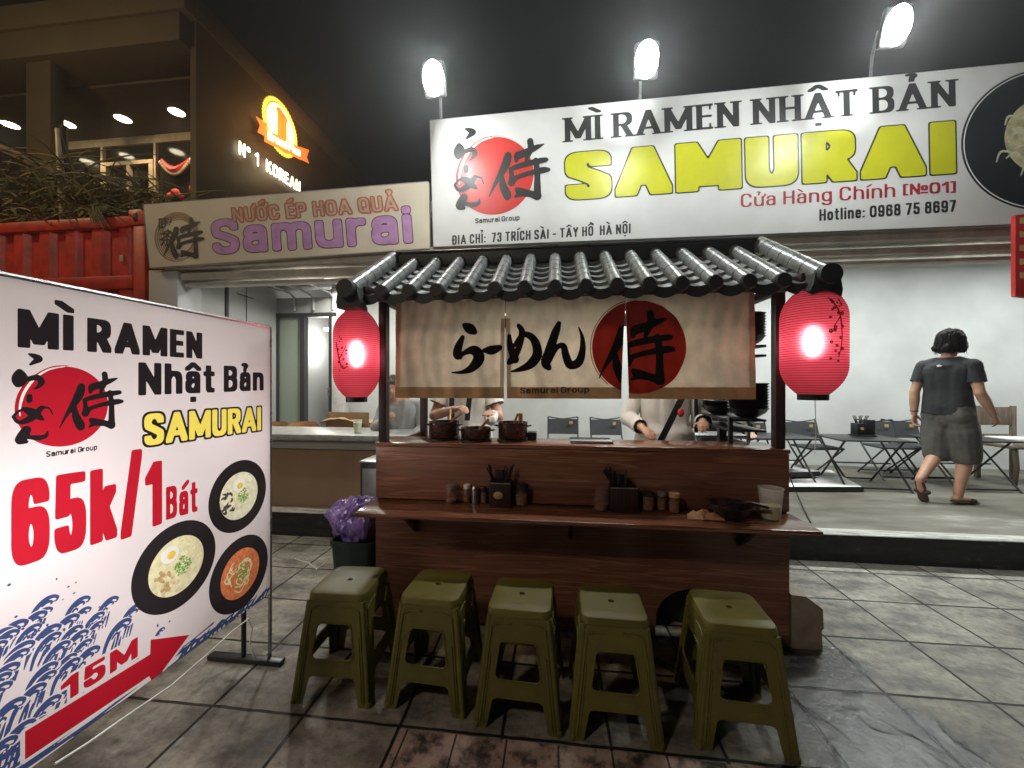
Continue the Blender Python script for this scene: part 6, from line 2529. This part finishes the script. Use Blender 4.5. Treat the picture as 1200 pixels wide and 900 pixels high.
tb0 = make_table()
TB = [(2.60, 4.92, 2, "low black folding table partly hidden by the stall's right post"),
      (3.50, 4.86, -3, "low black folding table carrying the black chopstick holder"),
      (4.62, 4.95, 2, "low black folding table behind the walking man")]
for i, (x, y, rz, lab) in enumerate(TB):
    o = tb0 if i == 0 else dup(tb0)
    o.location = (x, y, PLAT); o.rotation_euler = (0, 0, R(rz)); o['label'] = lab
# holder on the middle table
q = Vector((3.62, 5.0, PLAT + .556))
hb = thing("table_caddy", "black box of chopsticks and sauces on the middle folding table", "chopstick holder", q)
mb = MB(); mb.box(q.x - .11, q.x + .11, q.y - .07, q.y + .07, q.z, q.z + .015, .004); mb.box(q.x - .1, q.x + .0, q.y - .06, q.y + .05, q.z + .016, q.z + .15, .004); mb.box(q.x + .01, q.x + .1, q.y - .05, q.y + .05, q.z + .016, q.z + .19, .004); mb.build("box", 'black', hb)
mb = MB(); mb.lathe([(.001, 0), (.018, 0), (.018, .003), (.001, .003)], (q.x - .05, q.y - .0605, q.z + .09), 16, Matrix.Rotation(R(90), 3, 'X'), False); mb.build("badge", 'gold', hb)
mb = MB()
for k in range(9):
    a = Vector((q.x - .085 + .012 * k, q.y - .02 + .01 * (k % 3), q.z + .14)); mb.tube([a, a + Vector((-.04 + .012 * k, 0, .10))], .004, 5)
mb.build("chopstick", 'black', hb)["kind"] = "stuff"

# signboards lying on the raised floor
def board(pts, th, label, zt, pad):
    P = [PZ(x, y, zt) for x, y in pts]
    t = thing("signboard", label, "signboard", sum(P, Vector()) / 4 - Vector((0, 0, th)), 0, "printed signboards lying flat on the raised floor")
    mb = MB()
    b_ = [q - Vector((0, 0, th)) for q in P]
    mb.add(P + b_, [(0, 1, 2, 3), (7, 6, 5, 4), (0, 4, 5, 1), (1, 5, 6, 2), (2, 6, 7, 3), (3, 7, 4, 0)])
    mb.build("board", 'black', t, angle=0)
    c = sum(P, Vector()) / 4
    mb = MB(); mb.add([c + (q - c) * .975 + Vector((0, 0, .003)) for q in P], [(0, 1, 2, 3)]); mb.build("printed_face", 'paperwhite', t, angle=0)
    mb = MB()
    e1, e2 = (P[1] - P[0]), (P[3] - P[0])
    disc(mb, P[0] + e1 * pad[0] + e2 * pad[1] + Vector((0, 0, .006)), e1.normalized() * .11, e2.normalized() * .11, 30); mb.build("printed_disc", 'redprint', t, angle=0)
    return t


board([(880, 571), (1012, 571), (975, 551), (880, 551)], .05, "larger white printed signboard with a red disc, lowest of the pile by the stall", PLAT + .055, (.35, .5))
board([(872, 555), (961, 553), (930, 541), (872, 541)], .05, "smaller printed signboard lying on top of the pile by the stall", PLAT + .135, (.5, .4))
mb = MB(); mb.box(1.75, 2.2, 3.95, 4.25, PLAT + .057, PLAT + .083, .004); tag(mb.build("support_slab", 'black'), "black slab between the two signboards by the stall", "slab")
mb = MB(); mb.tube([PZ(926, 560, PLAT + .2), PZ(932, 575, PLAT + .05), PZ(942, 597, PLAT + .01), PZ(950, 612, PLAT + .008)], .006, 6)
tag(mb.build("black_cable", 'black'), "thin black cable running down the raised floor beside the stall", "cable")
# prep trolley behind the stall, right
tl_ = thing("prep_trolley", "steel railed prep trolley behind the right end of the stall", "trolley", (.98, 3.1, 0))
mb = MB()
for z in (1.19, 1.105):
    mb.box(.86, .885, 3.0, 3.75, z - .012, z + .012, .003)
    mb.box(1.40, 1.42, 3.0, 3.75, z - .012, z + .012, .003)
mb.build("guard_rail", 'alu', tl_)
MB().box(.86, 1.42, 3.0, 3.25, .99, 1.01, .003).build("tray_top", 'steel', tl_)
for x in (.86, 1.40):
    for y in (3.0, 3.23):
        mb = MB(); mb.box(x, x + .022, y, y + .022, .0, 1.20, .003); mb.build("leg", 'grey_metal', tl_)
# old wooden chair with a white box, far right
wv = 5.25
wc = PV(1186, 510, wv)
oc = thing("wooden_chair", "weathered wooden chair at the right edge with a white box on its seat", "chair", (wc.x, wv, PLAT))
mb = MB()
mb.box(wc.x - .22, wc.x - .17, wv + .16, wv + .20, PLAT, PLAT + .90, .006); mb.box(wc.x + .17, wc.x + .22, wv + .16, wv + .20, PLAT, PLAT + .90, .006)
mb.box(wc.x - .168, wc.x + .168, wv + .165, wv + .195, PLAT + .66, PLAT + .885, .006)
mb.box(wc.x - .168, wc.x + .168, wv + .165, wv + .195, PLAT + .50, PLAT + .55, .006)
mb.build("backrest", 'oldwood', oc)
mb = MB(); mb.box(wc.x - .23, wc.x + .23, wv - .24, wv + .158, PLAT + .42, PLAT + .455, .008); mb.build("seat", 'oldwood', oc)
for sx in (-.21, .165):
    mb = MB(); mb.tube([(wc.x + sx + .02, wv - .21, PLAT + .42), (wc.x + sx + .02, wv - .23, PLAT + .2), (wc.x + sx + .02, wv - .21, PLAT)], [.026, .022, .02], 8); mb.build("leg", 'oldwood', oc)
mb = MB(); mb.box(wc.x - .2, wc.x + .28, wv - .2, wv + .1, PLAT + .457, PLAT + .535, .004); tag(mb.build("white_box", 'paperwhite', angle=30), "flat white box lying on the weathered wooden chair's seat", "box")
# red hanging sign at the right edge
rsn = thing("red_sign", "narrow red hanging sign with white marks at the right edge of the photo", "sign", PV(1203, 300, 3.3))
a, b, c, d = PV(1190, 347, 3.3), PV(1250, 353, 3.3), PV(1250, 246, 3.3), PV(1190, 252, 3.3)
slab(a, b, c, d, .03, "sign_panel", 'redprint', rsn)
mb = MB()
for k in range(5):
    y = 262 + 16 * k
    mb.add([PV(1195, y, 3.2985), PV(1210, y + .3, 3.2985), PV(1210, y - 7, 3.2985), PV(1195, y - 7, 3.2985)], [(0, 1, 2, 3)])
mb.build("printed_mark", 'gold', rsn, angle=0)

# warm street lamp beyond the left edge of the picture: it lights the container, the brush and the corner building
wl_ = thing("roadside_lamp", "tall warm street lamp beyond the left edge, near the red container", "street lamp", (-9.6, 1.2, 0))
mb = MB(); mb.tube([(-9.6, 1.2, 0), (-9.6, 1.2, 6.2), (-9.3, 1.4, 6.6), (-8.9, 1.7, 6.62)], [.08, .06, .05, .04], 12); mb.build("pole", 'grey_metal', wl_)
mb = MB(); mb.box(-9.05, -8.6, 1.6, 1.85, 6.58, 6.68, .02); mb.build("lamp_head", 'grey_metal', wl_)
lamp("roadside_light", 'POINT', (-8.85, 1.72, 6.4), 390, (1, .70, .36), .2)

# ------------------------------------------------------------------ PEOPLE
def skin_over(parts, voxel, name, m, parent, smooth_n=4, cut=None, disp=0.0, dfreq=14, sub=0):
    """fuse overlapping tapered shapes into one continuous surface"""
    me = bpy.data.meshes.new(name)
    me.from_pydata([tuple(v) for v in parts.v], [], parts.f)
    b = bmesh.new(); b.from_mesh(me)
    bmesh.ops.recalc_face_normals(b, faces=b.faces); b.to_mesh(me); b.free()
    o = bpy.data.objects.new("tmp", me)
    COL.objects.link(o)
    r = o.modifiers.new("r", 'REMESH'); r.mode = 'VOXEL'; r.voxel_size = voxel; r.adaptivity = 0
    if smooth_n:
        q = o.modifiers.new("s", 'SMOOTH'); q.iterations = smooth_n; q.factor = .5
    dg = bpy.context.evaluated_depsgraph_get()
    m2 = bpy.data.meshes.new_from_object(o.evaluated_get(dg))
    bpy.data.objects.remove(o)
    b = bmesh.new(); b.from_mesh(m2)
    if disp:
        b.normal_update()
        for v in b.verts:
            c = v.co
            n_ = noise.noise(Vector((c.x * dfreq, c.y * dfreq, c.z * dfreq * .35))) + .5 * noise.noise(Vector((c.x * dfreq * 2, c.y * dfreq * 2, c.z * dfreq * .8)))
            v.co = c + v.normal * disp * n_
    for co, no in (cut or []):
        g = b.verts[:] + b.edges[:] + b.faces[:]
        bmesh.ops.bisect_plane(b, geom=g, plane_co=co, plane_no=no, clear_outer=True)
    b.to_mesh(m2); b.free()
    m2.name = name
    m2.materials.clear(); m2.materials.append(M[m] if isinstance(m, str) else m)
    m2.shade_smooth()
    ob = bpy.data.objects.new(name, m2)
    COL.objects.link(ob)
    ob.parent = parent
    return ob


def lerp(a, b, t):
    return Vector(a) + (Vector(b) - Vector(a)) * t


def hand(mb, w, e, palm_n, curl=.5, s=1.0, side=1):
    """palm, four fingers of unequal length and a thumb at wrist w, pointing away from elbow e"""
    w, e = Vector(w), Vector(e)
    d = (w - e).normalized()
    n = Vector(palm_n); n = (n - d * n.dot(d)).normalized()
    x = d.cross(n) * side
    mb.cap(w - d * .01, w + d * .05 * s, .024 * s, .030 * s, .52, n)
    mb.cap(w + d * .03 * s, w + d * .07 * s, .030 * s, .034 * s, .42, n)
    for k, L in enumerate((.068, .078, .072, .056)):
        off = (k - 1.5) * .0185 * s
        p0 = w + d * .078 * s + x * off
        d1 = (d * math.cos(curl * .6) + n * math.sin(curl * .6)).normalized()
        p1 = p0 + d1 * L * .48 * s
        d2 = (d * math.cos(curl * 1.5) + n * math.sin(curl * 1.5)).normalized()
        p2 = p1 + d2 * L * .52 * s
        mb.cap(p0 - d * .02 * s, p1, .0095 * s, .0088 * s, 1, n, 10)
        mb.cap(p1, p2, .0088 * s, .0072 * s, 1, n, 10)
    t0 = w + d * .018 * s - x * .024 * s
    t1 = t0 + (d * .7 - x * .75 + n * .35).normalized() * .040 * s
    t2 = t1 + (d * .95 - x * .15 + n * .45).normalized() * .030 * s
    mb.cap(t0, t1, .0125 * s, .0105 * s, 1, n, 10)
    mb.cap(t1, t2, .0105 * s, .0085 * s, 1, n, 10)


def head_parts(mb, c, s=1.0, rot=None):
    """skull, jaw, nose, ears; face towards -y before rot"""
    def P(x, y, z):
        v = Vector((x, y, z)) * s
        return Vector(c) + (rot @ v if rot else v)
    r3 = rot if rot else None
    mb.ell(P(0, .012, .028), .076 * s, .094 * s, .088 * s, 20, 14, r3)
    mb.ell(P(0, -.018, -.030), .060 * s, .070 * s, .078 * s, 18, 12, r3)
    mb.ell(P(0, -.056, -.085), .030 * s, .026 * s, .024 * s, 14, 10, r3)
    mb.cap(P(0, -.084, .004), P(0, -.100, -.030), .009 * s, .0135 * s)
    mb.ell(P(0, -.078, -.060), .024 * s, .014 * s, .013 * s, 12, 8, r3)
    mb.cap(P(-.036, -.076, .020), P(.036, -.076, .020), .013 * s, .013 * s)
    for sx in (-1, 1):
        mb.ell(P(sx * .034, -.068, -.026), .022 * s, .018 * s, .02 * s, 10, 8, r3)
        mb.ell(P(sx * .074, .012, -.008), .011 * s, .020 * s, .031 * s, 10, 8, r3)
    return P, r3


def face_bits(P, r3, s, parent):
    mb = MB()
    for sx in (-1, 1):
        mb.ell(P(sx * .031, -.0835, .000), .012 * s, .006 * s, .0055 * s, 12, 8, r3)
    mb.build("eye", 'eye', parent, local=True)
    mb = MB()
    for sx in (-1, 1):
        mb.tube([P(sx * .014, -.0885, .020), P(sx * .032, -.0895, .026), P(sx * .048, -.080, .021)], [.003 * s, .004 * s, .002 * s], 6)
    mb.build("eyebrow", 'hair', parent, local=True)
    mb = MB(); mb.ell(P(0, -.0885, -.058), .021 * s, .005 * s, .0042 * s, 14, 8, r3)
    mb.ell(P(0, -.087, -.066), .017 * s, .005 * s, .0042 * s, 14, 8, r3)
    mb.build("mouth", 'lip', parent, local=True)


def person(label, loc, rz, J, shirt, pants, hair='short', hairm='hair', sleeve='short', headrot=None, hand_cfg=None, pants_len='long', group=None, fit=1.0, glove=(False, False), tagfn=None):
    t = thing("person", label, "person", loc, rz, group)
    body = MB()
    hc, nk = Vector(J['head']), Vector(J['neck'])
    P, r3 = head_parts(body, hc, 1.0, headrot)
    body.cap(nk - Vector((0, 0, .03)), hc + Vector((0, .014, -.05)), .056, .052)
    shR, shL = Vector(J['shR']), Vector(J['shL'])
    hpR, hpL = Vector(J['hipR']), Vector(J['hipL'])
    mid, hip = (shR + shL) / 2, (hpR + hpL) / 2
    sx = (shL - shR).normalized()
    fw = sx.cross((mid - hip).normalized())
    def torso(mb, g):
        mb.cap(shR * .9 + mid * .1, shL * .9 + mid * .1, .052 + g, .052 + g, 1.0, fw)
        for sg in (-1, 1):
            mb.cap(mid + sx * sg * .075 - Vector((0, 0, .06)), lerp(mid, hip, .55) + sx * sg * .055, .105 + g, .100 + g, .92, fw)
            mb.cap(lerp(mid, hip, .5) + sx * sg * .055, hip + sx * sg * .055 + Vector((0, 0, .02)), .098 + g, .118 + g, .92, fw)
            mb.cap(nk - Vector((0, 0, .045)), (shR if sg < 0 else shL) * .85 + mid * .15 + Vector((0, 0, .005)), .055 + g, .052 + g, 1.0, fw)
        mb.cap(mid - Vector((0, 0, .06)), lerp(mid, hip, .55), .112 + g, .104 + g, .95, fw)
        mb.cap(lerp(mid, hip, .5), hip + Vector((0, 0, .02)), .102 + g, .124 + g, .95, fw)
        mb.cap(nk - Vector((0, 0, .05)), mid, .07 + g * .5, .11 + g)
    torso(body, 0)
    for sd in ('R', 'L'):
        sh, e, w = Vector(J['sh' + sd]), Vector(J['el' + sd]), Vector(J['wr' + sd])
        body.cap(sh, e, .050, .039); body.cap(e, lerp(e, w, .35), .040, .042); body.cap(lerp(e, w, .35), w, .042, .026)
        cfg = (hand_cfg or {}).get(sd, ((0, -1, 0), .5))
        hand(body, w, e, cfg[0], cfg[1], 1.0, -1 if sd == 'R' else 1)
        hp, k, a, to = (Vector(J[q + sd]) for q in ('hip', 'knee', 'ank', 'toe'))
        body.cap(hp, k, .085, .056); body.cap(k, lerp(k, a, .3), .055, .058); body.cap(lerp(k, a, .3), a, .057, .036)
        heel = a + Vector((0, 0, -.045)) - (to - a).normalized() * .03
        body.cap(heel, lerp(heel, to, .55), .034, .038, .8, (0, 0, 1)); body.cap(lerp(heel, to, .5), to, .038, .026, .8, (0, 0, 1))
    skin_over(body, .0062, "body", 'skin', t, 3)
    face_bits(P, r3, 1.0, t)
    # shirt
    sh_ = MB()
    torso(sh_, .014 * fit)
    cuts = [(J['hem'], (0, 0, -1))]
    torso_only_cut = Vector(J['hem'])
    for sg in (-1, 1):
        sh_.cap(hip + sx * sg * .05 + Vector((0, 0, .05)), hip + sx * sg * .052 - Vector((0, 0, .06)), .128 * max(fit, 1.04), .134 * max(fit, 1.04), .92, fw)
    so = skin_over(sh_, .0085, "shirt_body", shirt, t, 9, [(Vector(J['hem']), Vector((0, 0, -1))), (nk - Vector((0, 0, .012)), (Vector((0, .12, 1))).normalized())], .007, 9)
    for sd in ('R', 'L'):
        sl = MB()
        sh, e, w = Vector(J['sh' + sd]), Vector(J['el' + sd]), Vector(J['wr' + sd])
        if sleeve == 'short':
            end = lerp(sh, e, .62)
            sl.cap(sh + (mid - sh) * .25, sh, .07, .068); sl.cap(sh, lerp(sh, e, .72), .068, .066 * fit)
            cut = [(end, (e - sh).normalized())]
        else:
            end = lerp(e, w, .86 if sleeve == 'long' else .1)
            sl.cap(sh + (mid - sh) * .25, sh, .07, .068); sl.cap(sh, e, .068, .062); sl.cap(e, lerp(e, w, .97), .062, .052)
            cut = [(end, (w - e).normalized())]
        skin_over(sl, .0075, "sleeve", shirt, t, 3, cut, .006, 13)
    # trousers
    pt = MB()
    for sg, sd in ((-1, 'R'), (1, 'L')):
        hp, k, a = Vector(J['hip' + sd]), Vector(J['knee' + sd]), Vector(J['ank' + sd])
        pt.cap(hip + Vector((0, 0, .06 if pants_len == 'long' else .0)), hp, .115, .105)
        if pants_len == 'long':
            pt.cap(hp, k, .105, .075); pt.cap(k, lerp(k, a, .9), .074, .062)
        else:
            pt.cap(hip + Vector((0, 0, .0)), hip - Vector((0, 0, .08)), .116, .122, .92, fw); pt.cap(hip + sx * sg * .05, hp - Vector((0, 0, .06)), .110, .116)
            pt.cap(hp - Vector((0, 0, .03)), lerp(hp, k, .55), .108, .114); pt.cap(lerp(hp, k, .5), lerp(k, a, .10), .122, .108)
    pc = None
    if pants_len != 'long':
        pc = [(Vector(J['pantcut']), Vector((0, 0, -1)))]
    skin_over(pt, .0085, "trousers", pants, t, 4, pc, .008, 9)
    for sd in ('R', 'L'):
        a, to = Vector(J['ank' + sd]), Vector(J['toe' + sd])
        f = (to - a); f = f.normalized()
        heel = a + Vector((0, 0, -.06)) - f * .035
        mb = MB(); mb.cap(heel + Vector((0, 0, -.015)), to + f * .02 + Vector((0, 0, -.022)), .040, .044, .34, (0, 0, 1))
        mb.cap(lerp(heel, to, .75) + Vector((-.045, 0, .0)), lerp(heel, to, .75) + Vector((.045, 0, .0)), .022, .022)
        skin_over(mb, .006, "sandal", 'sandal', t, 2)
    # hair
    hb_ = MB()
    hm = lambda x, y, z: P(x, y, z)
    if hair == 'bob':
        hb_.ell(hm(0, .022, .045), .097, .108, .092, 22, 14, r3)
        hb_.ell(hm(0, .040, -.035), .104, .092, .085, 20, 12, r3)
        for sg in (-1, 1):
            hb_.cap(hm(sg * .080, .0, .04), hm(sg * .092, .012, -.085), .030, .030)
        hb_.cap(hm(-.05, .10, -.06), hm(.05, .10, -.06), .04, .04)
        cut = [(hm(0, -.052, 0), (r3 @ Vector((0, -1, -.15)) if r3 else Vector((0, -1, -.15)))), (hm(0, 0, -.112), Vector((0, 0, -1)))]
    else:
        hb_.ell(hm(0, .026, .042), .086, .102, .090, 22, 14, r3)
        hb_.ell(hm(0, .060, -.01), .074, .058, .07, 16, 10, r3)
        hb_.cap(hm(-.045, -.066, .078), hm(.045, -.066, .078), .026, .026)
        cut = [(hm(0, -.03, .03), (r3 @ Vector((0, -.72, -1)).normalized() if r3 else Vector((0, -.72, -1)).normalized()))]
    skin_over(hb_, .0055, "hair", hairm, t, 2, cut, .010, 34)
    rh = random.Random(9)
    st = MB()
    for k in range(240 if hair == 'bob' else 120):
        a = rh.uniform(-PI, PI)
        if abs(a) < (.75 if hair == 'bob' else 1.2):
            continue
        z0 = rh.uniform(-.02, .11)
        rr = .098 * math.sqrt(max(.05, 1 - ((z0 - .03) / .1) ** 2)) + .006
        L = rh.uniform(.07, .13) if hair == 'bob' else rh.uniform(.03, .06)
        pts = []
        for q in range(5):
            t_ = q / 4
            r_ = rr + (.012 + rh.uniform(-.004, .010)) * t_
            pts.append(hm(r_ * math.sin(a) * .95, -r_ * math.cos(a) + .025, z0 - L * t_))
        st.tube(pts, [.0032, .0032, .0028, .002, .001], 4)
    st.build("hair_strand", hairm, t, local=True, angle=0)["kind"] = "stuff"
    return t


RX = lambda a: Matrix.Rotation(R(a), 3, 'X')
RZ_ = lambda a: Matrix.Rotation(R(a), 3, 'Z')
STAND = dict(head=(0, -.02, 1.60), neck=(0, .01, 1.46), shR=(-.175, .01, 1.38), shL=(.175, .01, 1.38), elR=(-.225, .03, 1.10), elL=(.225, .03, 1.10), wrR=(-.235, -.05, .86), wrL=(.235, -.05, .86),
             hipR=(-.09, 0, .92), hipL=(.09, 0, .92), kneeR=(-.095, -.015, .50), kneeL=(.095, -.015, .50), ankR=(-.10, .02, .085), ankL=(.10, .02, .085), toeR=(-.11, -.14, .04), toeL=(.11, -.14, .04), hem=(0, 0, .86))

# the walker on the right (local -y is where the body faces)
pw = PV(1108, 588, 4.28)
J = dict(STAND)
J.update(head=(-.01, -.05, 1.585), neck=(0, .0, 1.45), shR=(-.165, -.02, 1.345), shL=(.165, .03, 1.345), elR=(-.225, .0, 1.09), wrR=(-.25, -.13, .885), elL=(.205, .10, 1.09), wrL=(.215, .09, .86),
         kneeR=(-.09, -.09, .50), ankR=(-.075, .0, .09), toeR=(-.09, -.17, .035), kneeL=(.085, -.03, .49), ankL=(.045, .30, .235), toeL=(.05, .25, .075), hem=(0, 0, .875), pantcut=(0, 0, .40), hipR=(-.082, 0, .92), hipL=(.082, 0, .92))
wk = person("person striding away to the right in black tee, baggy grey shorts and dark bob", (pw.x + .02, 4.28, PLAT), PI - R(70), J, 'tee_black', 'short_grey', 'bob', 'hair', 'short', RZ_(-14), {'R': ((1, 0, 0), .7), 'L': ((-1, 0, 0), .7)}, 'short', fit=1.0)
mb = MB(); mb.add([(-.035, .1385, 1.345), (.0, .1405, 1.338), (.012, .1405, 1.352), (-.01, .1405, 1.362)], [(0, 1, 2, 3)])
q = mb.build("shirt_mark", 'white', wk, local=True, angle=0)
mb = MB(); mb.tube([Vector(J['wrL']) + Vector((.03 * math.cos(2 * PI * k / 16), .03 * math.sin(2 * PI * k / 16), .03)) for k in range(16)], .006, 6, False, True); mb.build("wristband", 'black', wk, local=True)

# cook in the white tee behind the pots: right hand stirs, left arm holds a tool
pc_ = PV(548, 480, 3.14)
J = dict(STAND)
J.update(head=(0, -.06, 1.585), elR=(-.27, -.06, 1.13), wrR=(-.05, -.28, 1.20), elL=(.265, -.06, 1.12), wrL=(.235, -.30, 1.17), hem=(0, 0, .80))
ck = person("cook in a white tee with black apron straps standing behind the copper pots", (pc_.x, 3.14, 0), R(4), J, 'shirt_white', 'tee_black', 'short', 'hair', 'short', RX(18), {'R': ((.3, 0, -1), .9), 'L': ((0, 0, -1), .5)}, fit=1.25)
mb = MB()
for x in (-.10, .055):
    mb.grid(lambda a, b: Vector((x - .02 + .042 * a + (.035 if x > 0 else 0) * b * -1, -.158 - .012 * math.sin(PI * b), 1.40 - (.36 if x < 0 else .30) * b)), 3, 10)
mb.build("apron_strap", 'tee_black', ck, local=True, recalc=False)
mb = MB(); mb.cap((.235, -.34, 1.155), (.235, -.42, 1.13), .05, .045, .8, (0, 0, 1)); 
skin_over(mb, .006, "plastic_glove", 'glove', ck, 1, None, .008, 40)
mb = MB(); mb.tube([Vector((-.045, -.37, 1.215)), Vector((-.02, -.52, 1.10))], .007, 8); mb.build("stirring_stick", 'ply', ck, local=True) if False else None
sk = MB(); a0 = Vector((pc_.x - .045, 3.14 - .36, 1.20)); sk.tube([a0, pots[0][0] + Vector((.03, .02, pots[0][2] * .6))], .007, 8)
tag(sk.build("wooden_spoon", 'ply'), "pale wooden spoon the cook dips into the left copper pot", "spoon")

# man in the loose white jacket with the dark strap
pm = PV(779, 490, 2.98)
J = dict(STAND)
J.update(head=(0, -.03, 1.61), elR=(-.265, .0, 1.13), wrR=(-.185, -.26, 1.085), elL=(.255, -.03, 1.12), wrL=(.205, -.24, 1.13), hem=(0, 0, .78))
mn = person("man in a loose white jacket with a dark strap across his chest behind the counter", (pm.x, 2.98, 0), R(-6), J, 'shirt_white', 'tee_black', 'short', 'hair', 'long', RX(14), {'R': ((0, 0, -1), .55), 'L': ((0, -.3, -1), .8)}, fit=1.35)
mb = MB()
mb.grid(lambda a, b: Vector((.13 - .20 * b - .024 + .048 * a, -.178 - .012 * math.sin(PI * b), 1.40 - .44 * b)), 3, 12)
mb.build("chest_strap", 'black', mn, local=True, recalc=False)
mb = MB(); mb.ell((.075, -.19, 1.19), .022, .012, .03, 10, 8); mb.build("red_badge", 'redprint', mn, local=True)

SIT = dict(head=(0, -.08, 1.15), neck=(0, -.02, 1.01), shR=(-.17, -.01, .94), shL=(.17, -.01, .94), elR=(-.22, -.06, .69), elL=(.22, -.06, .69), wrR=(-.12, -.28, .62), wrL=(.12, -.28, .62),
           hipR=(-.09, .02, .47), hipL=(.09, .02, .47), kneeR=(-.13, -.40, .49), kneeL=(.13, -.40, .49), ankR=(-.12, -.38, .085), ankL=(.12, -.38, .085), toeR=(-.12, -.53, .04), toeL=(.12, -.53, .04), hem=(0, 0, .44))
p1 = PV(471, 470, 3.98)
J = dict(SIT); J.update(head=(-.10, -.10, 1.135), neck=(-.05, -.03, 1.0), elR=(-.24, -.12, .72), wrR=(-.10, -.30, .80))
person("seated person with short brown hair and grey top in the stall's left gap", (p1.x, 3.98, PLAT), R(14), J, 'shirt_grey', 'shirt_white', 'short', 'hairb', 'long', RZ_(-22) @ RX(14), {'R': ((.3, -.3, .8), .8)}, fit=1.05)
o = dup(fc); o.location = (p1.x, 4.02, PLAT); o.rotation_euler = (0, 0, R(14)); o['label'] = "black folding chair under the seated person in the grey top"
p2 = PV(842, 485, 4.15)
J = dict(SIT); J.update(head=(-.06, -.16, 1.04), neck=(-.02, -.06, .95), wrR=(-.20, -.36, .70), wrL=(.20, -.36, .70), elR=(-.25, -.12, .68), elL=(.25, -.12, .68))
person("seated person in dark clothes leaning forward behind the steel rails, head low", (p2.x, 4.15, PLAT), R(-10), J, 'tee_black', 'tee_black', 'short', 'hair', 'elbow', RX(24), {'R': ((0, 0, -1), .3), 'L': ((0, 0, -1), .3)})
o = dup(fc); o.location = (p2.x, 4.2, PLAT); o.rotation_euler = (0, 0, R(-10)); o['label'] = "black folding chair under the seated person in dark clothes"

# night air: one even volume round the camera and the place
hz_m = bpy.data.materials.new("night_haze")
hz_m.use_nodes = True
hn = hz_m.node_tree
hn.nodes.remove(hn.nodes["Principled BSDF"])
pvn = hn.nodes.new("ShaderNodeVolumePrincipled")
pvn.inputs["Color"].default_value = (.9, .92, .9, 1)
pvn.inputs["Density"].default_value = HAZE
pvn.inputs["Anisotropy"].default_value = .78
hn.links.new(pvn.outputs[0], hn.nodes["Material Output"].inputs["Volume"])
if HAZE > 0:
    hzo = MB().box(-130, 130, -130, 130, -1.1, 14.0).build("haze", hz_m, angle=0)
    hzo['kind'] = 'stuff'
    hzo['label'] = "thin humid night air that glows round the lamps"
